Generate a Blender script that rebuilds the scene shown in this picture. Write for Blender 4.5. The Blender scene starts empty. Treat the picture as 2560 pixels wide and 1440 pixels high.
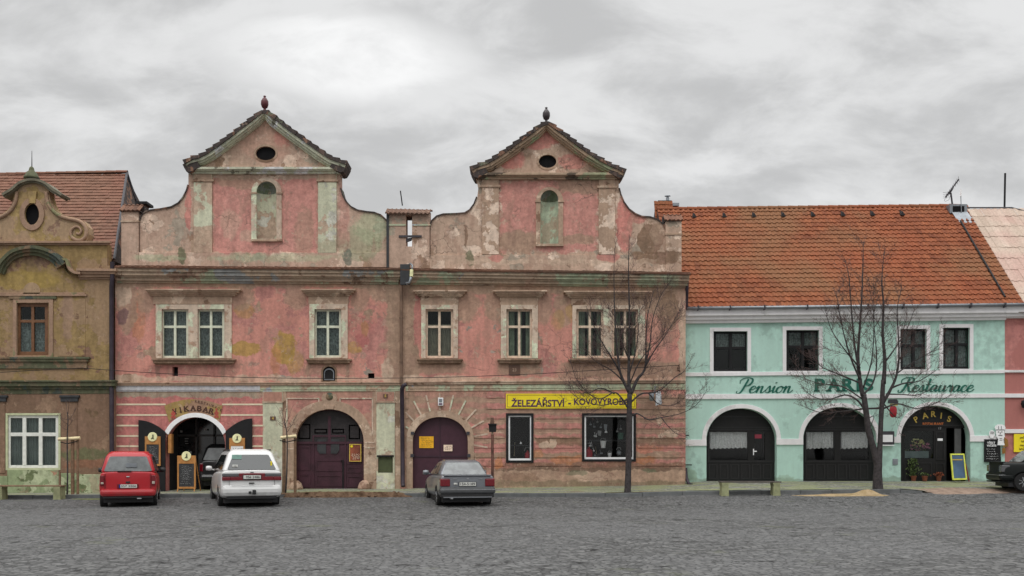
import bpy, bmesh, math, random
from math import sin, cos, pi, radians as R
from mathutils import Vector, Matrix
from mathutils.geometry import tessellate_polygon
random.seed(7)
SC = bpy.context.scene
COL = SC.collection

# ---------------------------------------------------------------- camera, world, sun
F, CX, HY, D, CZ = 2489.0, 1280.0, 1134.0, 35.56, 1.19      # focal length and horizon of the photograph
cam = bpy.data.objects.new('camera', bpy.data.cameras.new('camera'))
COL.objects.link(cam)
cam.location = (0, -D, CZ); cam.rotation_euler = (R(90), 0, 0)
cam.data.sensor_width = 36; cam.data.lens = F / 2560 * 36; cam.data.shift_y = (HY - 720) / 2560
cam.data.clip_end = 3000
SC.camera = cam
SC.view_settings.view_transform = 'Standard'; SC.view_settings.look = 'None'
SC.view_settings.exposure = 0; SC.view_settings.gamma = 1

SUN_EL, SUN_AZ = R(52), R(200)          # azimuth measured clockwise from north (+Y): behind the camera, to its left
world = bpy.data.worlds.new('World'); SC.world = world; world.use_nodes = True
nt = world.node_tree; nt.nodes.clear()
def wn(t, **k):
    n = nt.nodes.new(t)
    for a, b in k.items(): setattr(n, a, b)
    return n
def wmath(op, a, b=None, c=None, clamp=False):
    n = wn('ShaderNodeMath', operation=op, use_clamp=clamp)
    for i, v in enumerate((a, b, c)):
        if v is None: continue
        if isinstance(v, (int, float)): n.inputs[i].default_value = v
        else: nt.links.new(v, n.inputs[i])
    return n.outputs[0]
sky = wn('ShaderNodeTexSky', sky_type='NISHITA', sun_disc=False, sun_elevation=SUN_EL, sun_rotation=SUN_AZ)
bg1 = wn('ShaderNodeBackground'); nt.links.new(sky.outputs[0], bg1.inputs[0]); bg1.inputs[1].default_value = 0.005
tc = wn('ShaderNodeTexCoord'); sx = wn('ShaderNodeSeparateXYZ'); nt.links.new(tc.outputs['Generated'], sx.inputs[0])
zz = wmath('MAXIMUM', sx.outputs[2], 0.0)
den = wmath('ADD', zz, 0.42)
cu = wmath('DIVIDE', sx.outputs[0], den); cv = wmath('DIVIDE', sx.outputs[1], den)
cmb = wn('ShaderNodeCombineXYZ'); nt.links.new(wmath('MULTIPLY', cu, .8), cmb.inputs[0]); nt.links.new(wmath('MULTIPLY', cv, 1.15), cmb.inputs[1])
def wnoise(scale, detail, rough, dist, off):
    m = wn('ShaderNodeVectorMath', operation='ADD'); nt.links.new(cmb.outputs[0], m.inputs[0]); m.inputs[1].default_value = off
    n = wn('ShaderNodeTexNoise'); nt.links.new(m.outputs[0], n.inputs['Vector'])
    n.inputs['Scale'].default_value = scale; n.inputs['Detail'].default_value = detail
    n.inputs['Roughness'].default_value = rough; n.inputs['Distortion'].default_value = dist
    return n.outputs[0]
big = wnoise(2.6, 5, 0.5, 0.2, (3.1, 1.7, 0)); fin = wnoise(6.5, 9, 0.6, 0.3, (8.2, 4.4, 2))
cl = wmath('ADD', wmath('MULTIPLY', big, 0.5), wmath('MULTIPLY', fin, 0.5))
# thin place in the cloud where the light comes through (a real direction of the sky)
bd = Vector((870 - CX, F, HY - 140)).normalized()
dv = wn('ShaderNodeVectorMath', operation='SUBTRACT'); nt.links.new(tc.outputs['Generated'], dv.inputs[0]); dv.inputs[1].default_value = bd
ds = wn('ShaderNodeVectorMath', operation='DIVIDE'); nt.links.new(dv.outputs[0], ds.inputs[0]); ds.inputs[1].default_value = (0.105, 0.2, 0.038)
dl = wn('ShaderNodeVectorMath', operation='LENGTH'); nt.links.new(ds.outputs[0], dl.inputs[0])
wob = wmath('ADD', dl.outputs['Value'], wmath('MULTIPLY', wmath('SUBTRACT', fin, 0.5), 2.4))
mr = wn('ShaderNodeMapRange', interpolation_type='SMOOTHSTEP'); nt.links.new(wob, mr.inputs[0])
mr.inputs[1].default_value = 1.25; mr.inputs[2].default_value = 0.7; mr.inputs[3].default_value = 0; mr.inputs[4].default_value = 0.19
cr = wn('ShaderNodeMapRange', interpolation_type='SMOOTHSTEP'); nt.links.new(cl, cr.inputs[0])
cr.inputs[1].default_value = 0.42; cr.inputs[2].default_value = 0.60; cr.inputs[3].default_value = 0.54; cr.inputs[4].default_value = 0.77
gr = wn('ShaderNodeMapRange', interpolation_type='SMOOTHSTEP'); nt.links.new(zz, gr.inputs[0])
gr.inputs[1].default_value = 0.42; gr.inputs[2].default_value = 1.0; gr.inputs[3].default_value = 1.0; gr.inputs[4].default_value = 4.1
val = wmath('MULTIPLY', wmath('ADD', cr.outputs[0], mr.outputs[0]), gr.outputs[0])
cc = wn('ShaderNodeCombineColor')
nt.links.new(val, cc.inputs[0]); nt.links.new(val, cc.inputs[1]); nt.links.new(wmath('MULTIPLY', val, 0.995), cc.inputs[2])
bg2 = wn('ShaderNodeBackground'); nt.links.new(cc.outputs[0], bg2.inputs[0]); bg2.inputs[1].default_value = 1.0
ad = wn('ShaderNodeAddShader'); nt.links.new(bg1.outputs[0], ad.inputs[0]); nt.links.new(bg2.outputs[0], ad.inputs[1])
wo = wn('ShaderNodeOutputWorld'); nt.links.new(ad.outputs[0], wo.inputs[0])

sd = bpy.data.lights.new('sun', 'SUN'); sd.energy = 0.55; sd.angle = R(18); sd.color = (1, 0.97, 0.93)
sun = bpy.data.objects.new('sun', sd); COL.objects.link(sun)
sdir = Vector((sin(SUN_AZ) * cos(SUN_EL), cos(SUN_AZ) * cos(SUN_EL), sin(SUN_EL)))
sun.rotation_euler = sdir.to_track_quat('Z', 'Y').to_euler(); sun.location = (0, -20, 30)

# ---------------------------------------------------------------- helpers
def S(y): return F / (D + y)
def W(px, py, y=0.0):
    """point of the vertical plane at depth y that the photograph shows at this pixel"""
    return Vector(((px - CX) / S(y), y, CZ - (py - HY) / S(y)))
K = 0.66
def lin(v):
    v /= 255.0
    return v / 12.92 if v <= 0.04045 else ((v + 0.055) / 1.055) ** 2.4
def C(r, g, b, k=None):
    k = K if k is None else k
    return (min(.9, lin(r) / k), min(.9, lin(g) / k), min(.9, lin(b) / k), 1)
INV = {}
SPLIT = {'joint_band', 'rusticated_course', 'corner_strip', 'voussoir_joint', 'volute_coping', 'pier_moulding', 'relief_frame', 'gate_panel', 'gate_window', 'hinge', 'vent_back', 'eaves_block',
         'pipe_bracket', 'keystone', 'door_rail', 'niche_moulding', 'vent_tile', 'screen_panel', 'gutter_hook', 'band', 'bracket', 'impost_band', 'wall_line', 'figure_mark', 'scroll_moulding', 'curtain_panel', 'roof_rail', 'door_handle', 'tie_bar'}
def tag(o, label=None, cat=None, group=None, kind=None):
    if label: o['label'] = label
    if cat: o['category'] = cat
    if group: o['group'] = group
    if kind: o['kind'] = kind
    return o
def thing(name, label, cat, loc=(0, 0, 0), rz=0.0, group=None, local=False):
    o = bpy.data.objects.new(name, None); COL.objects.link(o)
    o.empty_display_size = 0.3
    o.location = loc; o.rotation_euler = (0, 0, rz)
    if not local: INV[o.name] = (Matrix.Translation(loc) @ Matrix.Rotation(rz, 4, 'Z')).inverted()
    return tag(o, label, cat, group)
class MB:
    def __init__(s): s.v = []; s.f = []; s.mi = []; s.cur = 0; s.tint = None
    def add(s, vs, fs):
        b = len(s.v); s.v += [tuple(v) for v in vs]
        s.f += [tuple(i + b for i in f) for f in fs]; s.mi += [s.cur] * len(fs)
        return s
    def box(s, x0, x1, y0, y1, z0, z1):
        if x0 > x1: x0, x1 = x1, x0
        if y0 > y1: y0, y1 = y1, y0
        if z0 > z1: z0, z1 = z1, z0
        return s.add([(x0, y0, z0), (x1, y0, z0), (x1, y1, z0), (x0, y1, z0), (x0, y0, z1), (x1, y0, z1), (x1, y1, z1), (x0, y1, z1)],
                     [(0, 3, 2, 1), (4, 5, 6, 7), (0, 1, 5, 4), (1, 2, 6, 5), (2, 3, 7, 6), (3, 0, 4, 7)])
    def pbox(s, px0, py0, px1, py1, yf, yb):
        a = W(px0, py0, yf); b = W(px1, py1, yf)
        return s.box(a.x, b.x, yf, yb, b.z, a.z)
    def prism(s, poly, y0, y1, holes=(), back=True):
        """poly: (x, z) points, extruded from y0 (front) to y1"""
        loops = [list(poly)] + [list(h) for h in holes]
        def area(p): return sum(p[i][0] * p[(i + 1) % len(p)][1] - p[(i + 1) % len(p)][0] * p[i][1] for i in range(len(p)))
        if area(loops[0]) < 0: loops[0].reverse()
        for h in loops[1:]:
            if area(h) > 0: h.reverse()
        tri = tessellate_polygon([[Vector((p[0], p[1], 0)) for p in l] for l in loops])
        pts = [p for l in loops for p in l]; n = len(pts)
        vs = [(p[0], y0, p[1]) for p in pts] + [(p[0], y1, p[1]) for p in pts]
        fs = []
        for t in tri:
            a, b, c = [pts[i] for i in t]
            ar = (b[0] - a[0]) * (c[1] - a[1]) - (c[0] - a[0]) * (b[1] - a[1])
            if abs(ar) < 1e-12: continue
            t = t if ar > 0 else (t[0], t[2], t[1])
            fs.append(tuple(t))
            if back: fs.append((t[2] + n, t[1] + n, t[0] + n))
        o = 0
        for l in loops:
            m = len(l)
            for i in range(m):
                j = (i + 1) % m
                fs.append((o + j, o + i, o + i + n, o + j + n))
            o += m
        return s.add(vs, fs)
    def pprism(s, poly, yf, yb, holes=()):
        q = lambda P: [(W(a, b, yf).x, W(a, b, yf).z) for a, b in P]
        return s.prism(q(poly), yf, yb, [q(h) for h in holes])
    def bar(s, x0, t0, b0, x1, t1, b1, yf, yb):
        return s.pprism([(x0, t0), (x1, t1), (x1, b1), (x0, b0)], yf, yb)
    def tube(s, pts, rad, n=6, cap=True):
        pts = [Vector(p) for p in pts]
        if isinstance(rad, (int, float)): rad = [rad] * len(pts)
        vs = []; fs = []; up = None
        for i, p in enumerate(pts):
            d = (pts[min(i + 1, len(pts) - 1)] - pts[max(i - 1, 0)])
            d = d.normalized() if d.length > 1e-9 else Vector((0, 0, 1))
            if up is None: up = d.orthogonal().normalized()
            up = (up - d * up.dot(d));
            up = up.normalized() if up.length > 1e-6 else d.orthogonal().normalized()
            w = d.cross(up)
            for k in range(n):
                a = 2 * pi * k / n
                vs.append(p + (up * cos(a) + w * sin(a)) * rad[i])
        for i in range(len(pts) - 1):
            for k in range(n):
                k2 = (k + 1) % n
                fs.append((i * n + k, i * n + k2, (i + 1) * n + k2, (i + 1) * n + k))
        if cap: fs.append(tuple(range(n))[::-1]); fs.append(tuple((len(pts) - 1) * n + k for k in range(n)))
        return s.add(vs, fs)
    def lathe(s, prof, c=(0, 0, 0), n=14, axis='Z', sx=1, sy=1):
        vs = []; fs = []; c = Vector(c)
        for r, h in prof:
            for k in range(n):
                a = 2 * pi * k / n; u, w = r * cos(a), r * sin(a)
                vs.append(c + (Vector((u * sx, w * sy, h)) if axis == 'Z' else Vector((h, u, w)) if axis == 'X' else Vector((u, h, w))))
        for i in range(len(prof) - 1):
            for k in range(n):
                k2 = (k + 1) % n
                fs.append((i * n + k, i * n + k2, (i + 1) * n + k2, (i + 1) * n + k))
        fs.append(tuple(range(n))[::-1]); fs.append(tuple((len(prof) - 1) * n + k for k in range(n)))
        return s.add(vs, fs)
    def pieces(s):
        par = list(range(len(s.v)))
        def find(a):
            while par[a] != a: par[a] = par[par[a]]; a = par[a]
            return a
        for f in s.f:
            r = find(f[0])
            for i in f[1:]: par[find(i)] = r
        out = {}
        for k, f in enumerate(s.f): out.setdefault(find(f[0]), []).append(k)
        res = []
        for fs in out.values():
            m = MB(); mp = {}
            for k in fs:
                for i in s.f[k]:
                    if i not in mp: mp[i] = len(m.v); m.v.append(s.v[i])
                m.f.append(tuple(mp[i] for i in s.f[k])); m.mi.append(s.mi[k])
            res.append(m)
        return res
    def build(s, name, mat, parent=None, smooth=False, bevel=0, label=None, angle=None, weld=False, sub=0):
        if name in SPLIT and s.tint is None:
            ps = s.pieces()
            if 1 < len(ps) < 100:
                SPLIT.discard(name); rs = [p.build(name, mat, parent, smooth, bevel, label, angle, weld, sub) for p in ps]; SPLIT.add(name); return rs[0]
        me = bpy.data.meshes.new(name); me.from_pydata(s.v, [], s.f)
        for m in (mat if isinstance(mat, (list, tuple)) else [mat]): me.materials.append(m)
        for p, m in zip(me.polygons, s.mi): p.material_index = m
        if s.tint is not None:
            at = me.attributes.new('tint', 'FLOAT', 'FACE')
            for i, t in enumerate(s.tint): at.data[i].value = t
        bm = bmesh.new(); bm.from_mesh(me)
        if weld: bmesh.ops.remove_doubles(bm, verts=bm.verts, dist=1e-4)
        bmesh.ops.recalc_face_normals(bm, faces=bm.faces)
        bm.to_mesh(me); bm.free()
        if smooth:
            for p in me.polygons: p.use_smooth = True
            if angle: me.set_sharp_from_angle(angle=R(angle))
        o = bpy.data.objects.new(name, me); COL.objects.link(o)
        if parent is not None:
            o.parent = parent
            o.matrix_parent_inverse = INV.get(parent.name, Matrix.Identity(4))
        if bevel:
            b = o.modifiers.new('bevel', 'BEVEL'); b.width = bevel; b.segments = 2; b.limit_method = 'ANGLE'; b.angle_limit = R(35)
        if sub:
            b = o.modifiers.new('sub', 'SUBSURF'); b.levels = sub; b.render_levels = sub
        if label: o['label'] = label
        return o
def copy_tree(o, parent=None):
    c = o.copy(); COL.objects.link(c)
    if parent is not None: c.parent = parent
    for ch in list(o.children): copy_tree(ch, c)
    return c
def ell(cx, cy, rx, ry, n=28, a0=0, a1=2 * pi):
    full = abs(a1 - a0 - 2 * pi) < 1e-6
    m = n if full else n + 1
    return [(cx + rx * cos(a0 + (a1 - a0) * i / n), cy - ry * sin(a0 + (a1 - a0) * i / n)) for i in range(m)]
def arch(x0, x1, top, spring, base, n=24, e=1.0):
    c = (x0 + x1) / 2; rx = (x1 - x0) / 2; ry = spring - top
    pts = [(x1, base)]
    for i in range(n + 1):
        a = pi * i / n
        pts.append((c + rx * (abs(cos(a)) ** e) * (1 if cos(a) >= 0 else -1), spring - ry * (abs(sin(a)) ** e)))
    pts.append((x0, base))
    return pts
def ring(outer, inner):        # open strip between two arches given as point lists of the same length
    return list(outer) + list(reversed(inner))
def offset(line, d):
    out = []
    for i, p in enumerate(line):
        a = line[max(0, i - 1)]; b = line[min(len(line) - 1, i + 1)]
        tx, ty = b[0] - a[0], b[1] - a[1]; l = math.hypot(tx, ty) or 1
        out.append((p[0] - ty / l * d, p[1] + tx / l * d))
    return out
def catmull(pts, k=6):
    P = [Vector(p) for p in pts]; P = [P[0] * 2 - P[1]] + P + [P[-1] * 2 - P[-2]]
    out = []
    for i in range(1, len(P) - 2):
        a, b, c, d = P[i - 1:i + 3]
        for j in range(k):
            t = j / k
            out.append(0.5 * ((2 * b) + (c - a) * t + (2 * a - 5 * b + 4 * c - d) * t * t + (3 * b - a - 3 * c + d) * t ** 3))
    out.append(P[-2]); return out
_tc = {}
def textgeo(s, size, off=0.0, space=1.0):
    key = (s, off, space)
    if key not in _tc:
        cu = bpy.data.curves.new('t', 'FONT'); cu.body = s; cu.size = 1; cu.offset = off; cu.space_character = space
        cu.align_x = 'CENTER'; cu.align_y = 'CENTER'; cu.resolution_u = 3
        o = bpy.data.objects.new('t', cu); COL.objects.link(o)
        bpy.context.view_layer.update()
        me = bpy.data.meshes.new_from_object(o.evaluated_get(bpy.context.evaluated_depsgraph_get()))
        _tc[key] = ([v.co.copy() for v in me.vertices], [tuple(p.vertices) for p in me.polygons])
        bpy.data.objects.remove(o); bpy.data.curves.remove(cu); bpy.data.meshes.remove(me)
    v, f = _tc[key]
    return [(p.x * size, p.y * size) for p in v], f
def text(mb, s, px, py, h, yf, off=0.0, width=None, rot=0.0, space=1.0, shear=0.0, thick=0.006):
    """flat lettering on the plane yf; h = capital height in px, width = wanted width in px"""
    v, f = textgeo(s, 1.0, off, space)
    x0, x1 = min(p[0] for p in v), max(p[0] for p in v); z0, z1 = min(p[1] for p in v), max(p[1] for p in v)
    k = S(yf); sz = h / k / 0.73; sxx = sz if width is None else (width / k) / (x1 - x0)
    c = W(px, py, yf); mx = (x0 + x1) / 2; mz = 0.0 if abs(z0 + z1) < .3 else (z0 + z1) / 2
    pts = []
    for p in v:
        x = (p[0] - mx) * sxx + (p[1] - mz) * sz * shear; z = (p[1] - mz) * sz
        pts.append((c.x + x * cos(rot) - z * sin(rot), c.z + x * sin(rot) + z * cos(rot)))
    n = len(pts)
    mb.add([(p[0], yf, p[1]) for p in pts] + [(p[0], yf + thick, p[1]) for p in pts], list(f) + [tuple(i + n for i in reversed(q)) for q in f])
    return mb

# ---------------------------------------------------------------- materials
class NM:
    def __init__(s, name, rough=0.85, spec=0.3, metal=0.0):
        s.m = bpy.data.materials.new(name); s.m.use_nodes = True
        s.t = s.m.node_tree; s.b = s.t.nodes['Principled BSDF']
        s.b.inputs['Roughness'].default_value = rough; s.b.inputs['Metallic'].default_value = metal
        s.b.inputs['Specular IOR Level'].default_value = spec
        g = s.t.nodes.new('ShaderNodeNewGeometry'); s.pos = g.outputs['Position']
    def set(s, sock, v):
        if isinstance(v, (int, float, tuple, list, Vector)): sock.default_value = v
        else: s.t.links.new(v, sock)
    def math(s, op, a, b=0.0, clamp=False):
        n = s.t.nodes.new('ShaderNodeMath'); n.operation = op; n.use_clamp = clamp
        s.set(n.inputs[0], a); s.set(n.inputs[1], b); return n.outputs[0]
    def vm(s, op, a, b=(0, 0, 0)):
        n = s.t.nodes.new('ShaderNodeVectorMath'); n.operation = op
        s.set(n.inputs[0], a); s.set(n.inputs[1], b)
        return n.outputs['Value'] if op in ('LENGTH', 'DOT_PRODUCT') else n.outputs[0]
    def scale(s, v, f):
        n = s.t.nodes.new('ShaderNodeVectorMath'); n.operation = 'SCALE'
        s.set(n.inputs[0], v); n.inputs['Scale'].default_value = f; return n.outputs[0]
    def noise(s, scale, detail=4, rough=0.55, vec=None, dist=0.0, col=False):
        n = s.t.nodes.new('ShaderNodeTexNoise'); s.set(n.inputs['Vector'], vec if vec is not None else s.pos)
        n.inputs['Scale'].default_value = scale; n.inputs['Detail'].default_value = detail
        n.inputs['Roughness'].default_value = rough; n.inputs['Distortion'].default_value = dist
        return n.outputs['Color' if col else 0]
    def voro(s, scale, vec=None, feature='F1', rnd=1.0, out='Distance'):
        n = s.t.nodes.new('ShaderNodeTexVoronoi'); n.feature = feature; s.set(n.inputs['Vector'], vec if vec is not None else s.pos)
        n.inputs['Scale'].default_value = scale; n.inputs['Randomness'].default_value = rnd; return n.outputs[out]
    def rng(s, v, a, b, c=0.0, d=1.0):
        n = s.t.nodes.new('ShaderNodeMapRange'); n.interpolation_type = 'SMOOTHSTEP'; s.set(n.inputs[0], v)
        for i, q in enumerate((a, b, c, d)): n.inputs[i + 1].default_value = q
        return n.outputs[0]
    def mix(s, f, a, b, mode='MIX'):
        n = s.t.nodes.new('ShaderNodeMix'); n.data_type = 'RGBA'; n.blend_type = mode
        s.set(n.inputs[0], f); s.set(n.inputs[6], a); s.set(n.inputs[7], b); return n.outputs[2]
    def gray(s, v):
        n = s.t.nodes.new('ShaderNodeCombineColor')
        for i in range(3): s.t.links.new(v, n.inputs[i])
        return n.outputs[0]
    def xyz(s, v=None):
        n = s.t.nodes.new('ShaderNodeSeparateXYZ'); s.set(n.inputs[0], v if v is not None else s.pos); return n.outputs
    def bump(s, h, strength, dist=0.02):
        n = s.t.nodes.new('ShaderNodeBump'); n.inputs['Strength'].default_value = strength; n.inputs['Distance'].default_value = dist
        s.t.links.new(h, n.inputs['Height']); s.t.links.new(n.outputs[0], s.b.inputs['Normal'])
    def out(s, c): s.set(s.b.inputs['Base Color'], c); return s.m
def simple(name, c, rough=0.6, metal=0.0, spec=0.4, var=0.12, sc=6.0, bump=0.0, emit=None):
    q = NM(name, rough, spec, metal); c = tuple(c)
    a = q.noise(sc, 5); dark = tuple(v * (1 - var) for v in c[:3]) + (1,); light = tuple(min(1, v * (1 + var)) for v in c[:3]) + (1,)
    col = q.mix(q.rng(a, 0.3, 0.7), dark, light)
    if bump: q.bump(q.noise(sc * 5, 4), bump)
    if emit: q.set(q.b.inputs['Emission Color'], emit[0]); q.b.inputs['Emission Strength'].default_value = emit[1]
    return q.out(col)
def plaster(name, base, patches=(), blobs=(), tone=0.10, streak=0.12, crack=0.0, bump=0.6, rough=0.92, wob=0.42, y=0.0, chips=0.75):
    """weathered render. patches: (colour, noise scale, threshold, seed); blobs: (kind, px, py, hx, hy, colour, strength, softness, ragged)"""
    q = NM(name, rough, 0.2)
    fine = q.noise(9.0, 8, 0.65); wv = q.noise(2.1, 6, 0.6, col=True)
    dp = q.vm('ADD', q.pos, q.scale(q.vm('SUBTRACT', wv, (.5, .5, .5)), wob))
    col = q.mix(q.rng(q.noise(0.55, 5, 0.6), 0.3, 0.7), tuple(v * (1 - tone) for v in base[:3]) + (1,), tuple(min(.9, v * (1 + tone)) for v in base[:3]) + (1,))
    h = fine
    def mottled(c, sd):
        n = q.noise(3.3, 7, 0.65, q.vm('ADD', q.pos, (sd, 3.3, sd * 2)))
        return q.mix(q.rng(n, 0.35, 0.65), tuple(v * 0.84 for v in c[:3]) + (1,), tuple(min(.9, v * 1.14) for v in c[:3]) + (1,))
    for i, (c, sc, th, sd) in enumerate(patches):
        n = q.noise(sc, 9, 0.62, q.vm('ADD', q.pos, (sd, sd * 1.7, -sd)))
        m = q.rng(n, th, th + 0.018)
        col = q.mix(m, col, mottled(c, sd)); h = q.math('SUBTRACT', h, q.math('MULTIPLY', m, 0.5))
    fz = q.math('SUBTRACT', q.noise(4.5, 8, 0.7), 0.5)
    cache = {}
    for i, (kd, px, py, hx, hy, c, st, so, rg) in enumerate(blobs):
        w0 = W(px, py, y); k = S(y)
        v = q.vm('DIVIDE', q.vm('SUBTRACT', dp, (w0.x, 0, w0.z)), (hx / k, 1e5, hy / k))
        if kd == 'e': d = q.vm('LENGTH', v)
        else:
            o = q.xyz(q.vm('ABSOLUTE', v)); d = q.math('MAXIMUM', o[0], o[2])
        d = q.math('ADD', d, q.math('MULTIPLY', fz, rg))
        m = q.math('MULTIPLY', q.rng(d, 1 + so * .45, 1 - so * .45), st)
        if c not in cache: cache[c] = mottled(c, 1.3 * len(cache) + 5)
        col = q.mix(m, col, cache[c])
    if chips:
        gate = q.rng(q.noise(0.9, 5, .6, q.vm('ADD', q.pos, (2, 7, 4))), .42, .62)
        n1 = q.noise(5.5, 9, .72, q.vm('ADD', q.pos, (6, 1, 9))); m1 = q.math('MULTIPLY', q.rng(n1, .585, .60), gate)
        col = q.mix(q.math('MULTIPLY', m1, chips), col, mottled(C(164, 142, 124), 17.0)); h = q.math('SUBTRACT', h, q.math('MULTIPLY', m1, .5))
        n2 = q.noise(7.5, 9, .75, q.vm('ADD', q.pos, (16, 3, 5))); m2 = q.rng(n2, .635, .65)
        col = q.mix(q.math('MULTIPLY', m2, chips * .8), col, mottled(C(108, 84, 72), 27.0))
        n3 = q.noise(1.6, 9, .7, q.vm('MULTIPLY', q.vm('ADD', q.pos, (1, 3, 2)), (1, 1, .55))); m3 = q.rng(n3, .56, .575)
        col = q.mix(q.math('MULTIPLY', m3, chips * .55), col, mottled(C(140, 112, 98), 37.0))
    sv = q.vm('MULTIPLY', q.pos, (5.0, 5.0, 0.45))
    sn = q.rng(q.noise(1.0, 6, 0.6, sv), 0.3, 0.7, 1 - streak, 1 + streak * 0.5)
    col = q.mix(1.0, col, q.gray(sn), 'MULTIPLY')
    col = q.mix(1.0, col, q.gray(q.rng(fine, 0.3, 0.7, 0.86 if chips else .965, 1.11 if chips else 1.025)), 'MULTIPLY')
    if crack:
        cv = q.voro(0.9, dp, 'DISTANCE_TO_EDGE'); cm = q.math('MULTIPLY', q.rng(cv, 0.012, 0.002), q.rng(q.noise(0.5, 3), 0.5, 0.6))
        col = q.mix(q.math('MULTIPLY', cm, crack), col, tuple(v * 0.3 for v in base[:3]) + (1,))
    q.bump(h, bump, 0.015)
    return q.out(col)

PINK = C(170, 120, 108); TAN = C(143, 120, 102); LTAN = C(172, 150, 131); BROWN = C(112, 90, 73); DPINK = C(152, 92, 88)
OCHRE = C(150, 122, 68); RUST = C(160, 110, 78); GREENISH = C(150, 160, 130); DGREEN = C(92, 98, 78); SLATE = C(108, 112, 116); REDP = C(172, 95, 88)
UG = [('e', 345, 790, 18, 60, RUST, .55, .3, 1.2), ('e', 318, 760, 26, 75, TAN, .8, .2, 1.3), ('e', 306, 725, 22, 40, LTAN, .9, .2, 1.1),
      ('e', 612, 872, 38, 18, OCHRE, .85, .2, .8), ('e', 712, 868, 30, 42, OCHRE, .9, .2, 1.1), ('e', 690, 905, 14, 40, RUST, .5, .3, 1.3), ('e', 735, 905, 22, 30, OCHRE, .6, .3, 1.2),
      ('e', 612, 778, 26, 20, OCHRE, .5, .3, .8), ('e', 912, 822, 11, 20, OCHRE, .8, .2, 1.0), ('e', 886, 868, 18, 14, OCHRE, .7, .3, 1.3), ('e', 905, 850, 20, 16, DPINK, .7, .3, 1.2),
      ('r', 640, 703, 380, 16, TAN, .9, .3, .7), ('r', 987, 830, 20, 150, TAN, .95, .25, .9), ('e', 960, 720, 45, 36, TAN, .85, .3, 1.0), ('e', 975, 862, 26, 12, TAN, .7, .3, 1.2),
      ('e', 968, 930, 16, 34, LTAN, .9, .2, 1.3), ('e', 318, 950, 34, 12, LTAN, .9, .2, .6), ('e', 318, 948, 16, 11, BROWN, .9, .1, .6), ('e', 365, 742, 22, 40, TAN, .8, .3, .9),
      ('e', 605, 740, 30, 34, TAN, .75, .3, .9), ('e', 740, 745, 30, 34, TAN, .7, .3, .9), ('e', 900, 745, 24, 36, TAN, .7, .3, .9), ('r', 475, 925, 110, 12, C(140, 96, 88), .75, .4, .8), ('r', 395, 935, 6, 22, C(112, 88, 78), .7, .4, 1.2), ('r', 560, 932, 5, 20, C(118, 92, 82), .7, .4, 1.2), ('r', 772, 930, 5, 20, C(112, 88, 78), .7, .4, 1.2), ('r', 868, 934, 5, 24, C(112, 88, 78), .7, .4, 1.2),
      ('r', 822, 922, 60, 14, TAN, .55, .4, .8), ('r', 640, 948, 360, 7, LTAN, .7, .5, 1.3),
      ('e', 306, 790, 16, 22, C(95, 70, 75), .7, .3, 1.), ('e', 880, 815, 60, 30, C(158, 100, 95), .5, .5, 1.0)]
LG = [('r', 474, 1110, 185, 122, C(160, 103, 98), .97, .02, .06), ('r', 474, 985, 184, 8, C(135, 130, 112), .8, .3, .3)]
LGB = [('r', 820, 1060, 118, 90, TAN, .55, .2, 1.0), ('e', 770, 1010, 50, 22, C(158, 110, 102), .8, .3, .8), ('e', 890, 1015, 45, 25, C(158, 110, 102), .8, .3, .8), ('r', 820, 1228, 140, 10, C(125, 115, 95), .9, .4, .9)]
mat_pinkA = plaster('pink_plaster', PINK, [(TAN, 0.8, 0.60, 3.0), (C(132, 122, 112), 0.55, 0.60, 203.0), (C(150, 118, 106), 1.1, 0.60, 217.0), (C(158, 111, 103), 0.9, 0.52, 11.0)], UG + LG + LGB, crack=.5)
UB = [('r', 1024, 830, 24, 150, TAN, .95, .2, .9), ('r', 1044, 800, 8, 60, C(160, 105, 98), .8, .2, .4), ('r', 1360, 712, 360, 22, TAN, .95, .3, .6), ('e', 1655, 745, 62, 44, TAN, .95, .2, 1.0),
      ('e', 1672, 775, 26, 48, BROWN, .85, .2, 1.0), ('e', 1640, 735, 14, 14, BROWN, .8, .2, 1), ('r', 1707, 850, 9, 110, LTAN, .9, .3, 1.3), ('r', 1560, 925, 160, 20, TAN, .9, .4, .9),
      ('r', 1100, 918, 62, 16, TAN, .85, .4, .6), ('r', 1298, 918, 56, 20, TAN, .85, .4, .6), ('e', 1165, 765, 36, 40, TAN, .8, .3, .9), ('e', 1240, 765, 30, 44, TAN, .8, .3, .9), ('e', 1355, 765, 26, 44, TAN, .75, .3, .9),
      ('e', 1410, 770, 26, 50, TAN, .8, .3, .9), ('e', 1660, 800, 50, 60, TAN, .35, .4, 1.3), ('r', 1100, 948, 95, 8, LTAN, .8, .4, 1.), ('r', 1360, 950, 350, 5, LTAN, .7, .5, 1.),
      ('e', 1435, 780, 20, 22, OCHRE, .45, .3, 1.), ('e', 1395, 800, 16, 26, OCHRE, .35, .3, 1.), ('e', 1015, 950, 20, 12, LTAN, .8, .3, 1)]
BD = [('r', 1360, y, 400, 7, TAN, .85, .35, .9) for y in (1000, 1029, 1052, 1078, 1101)]
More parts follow.
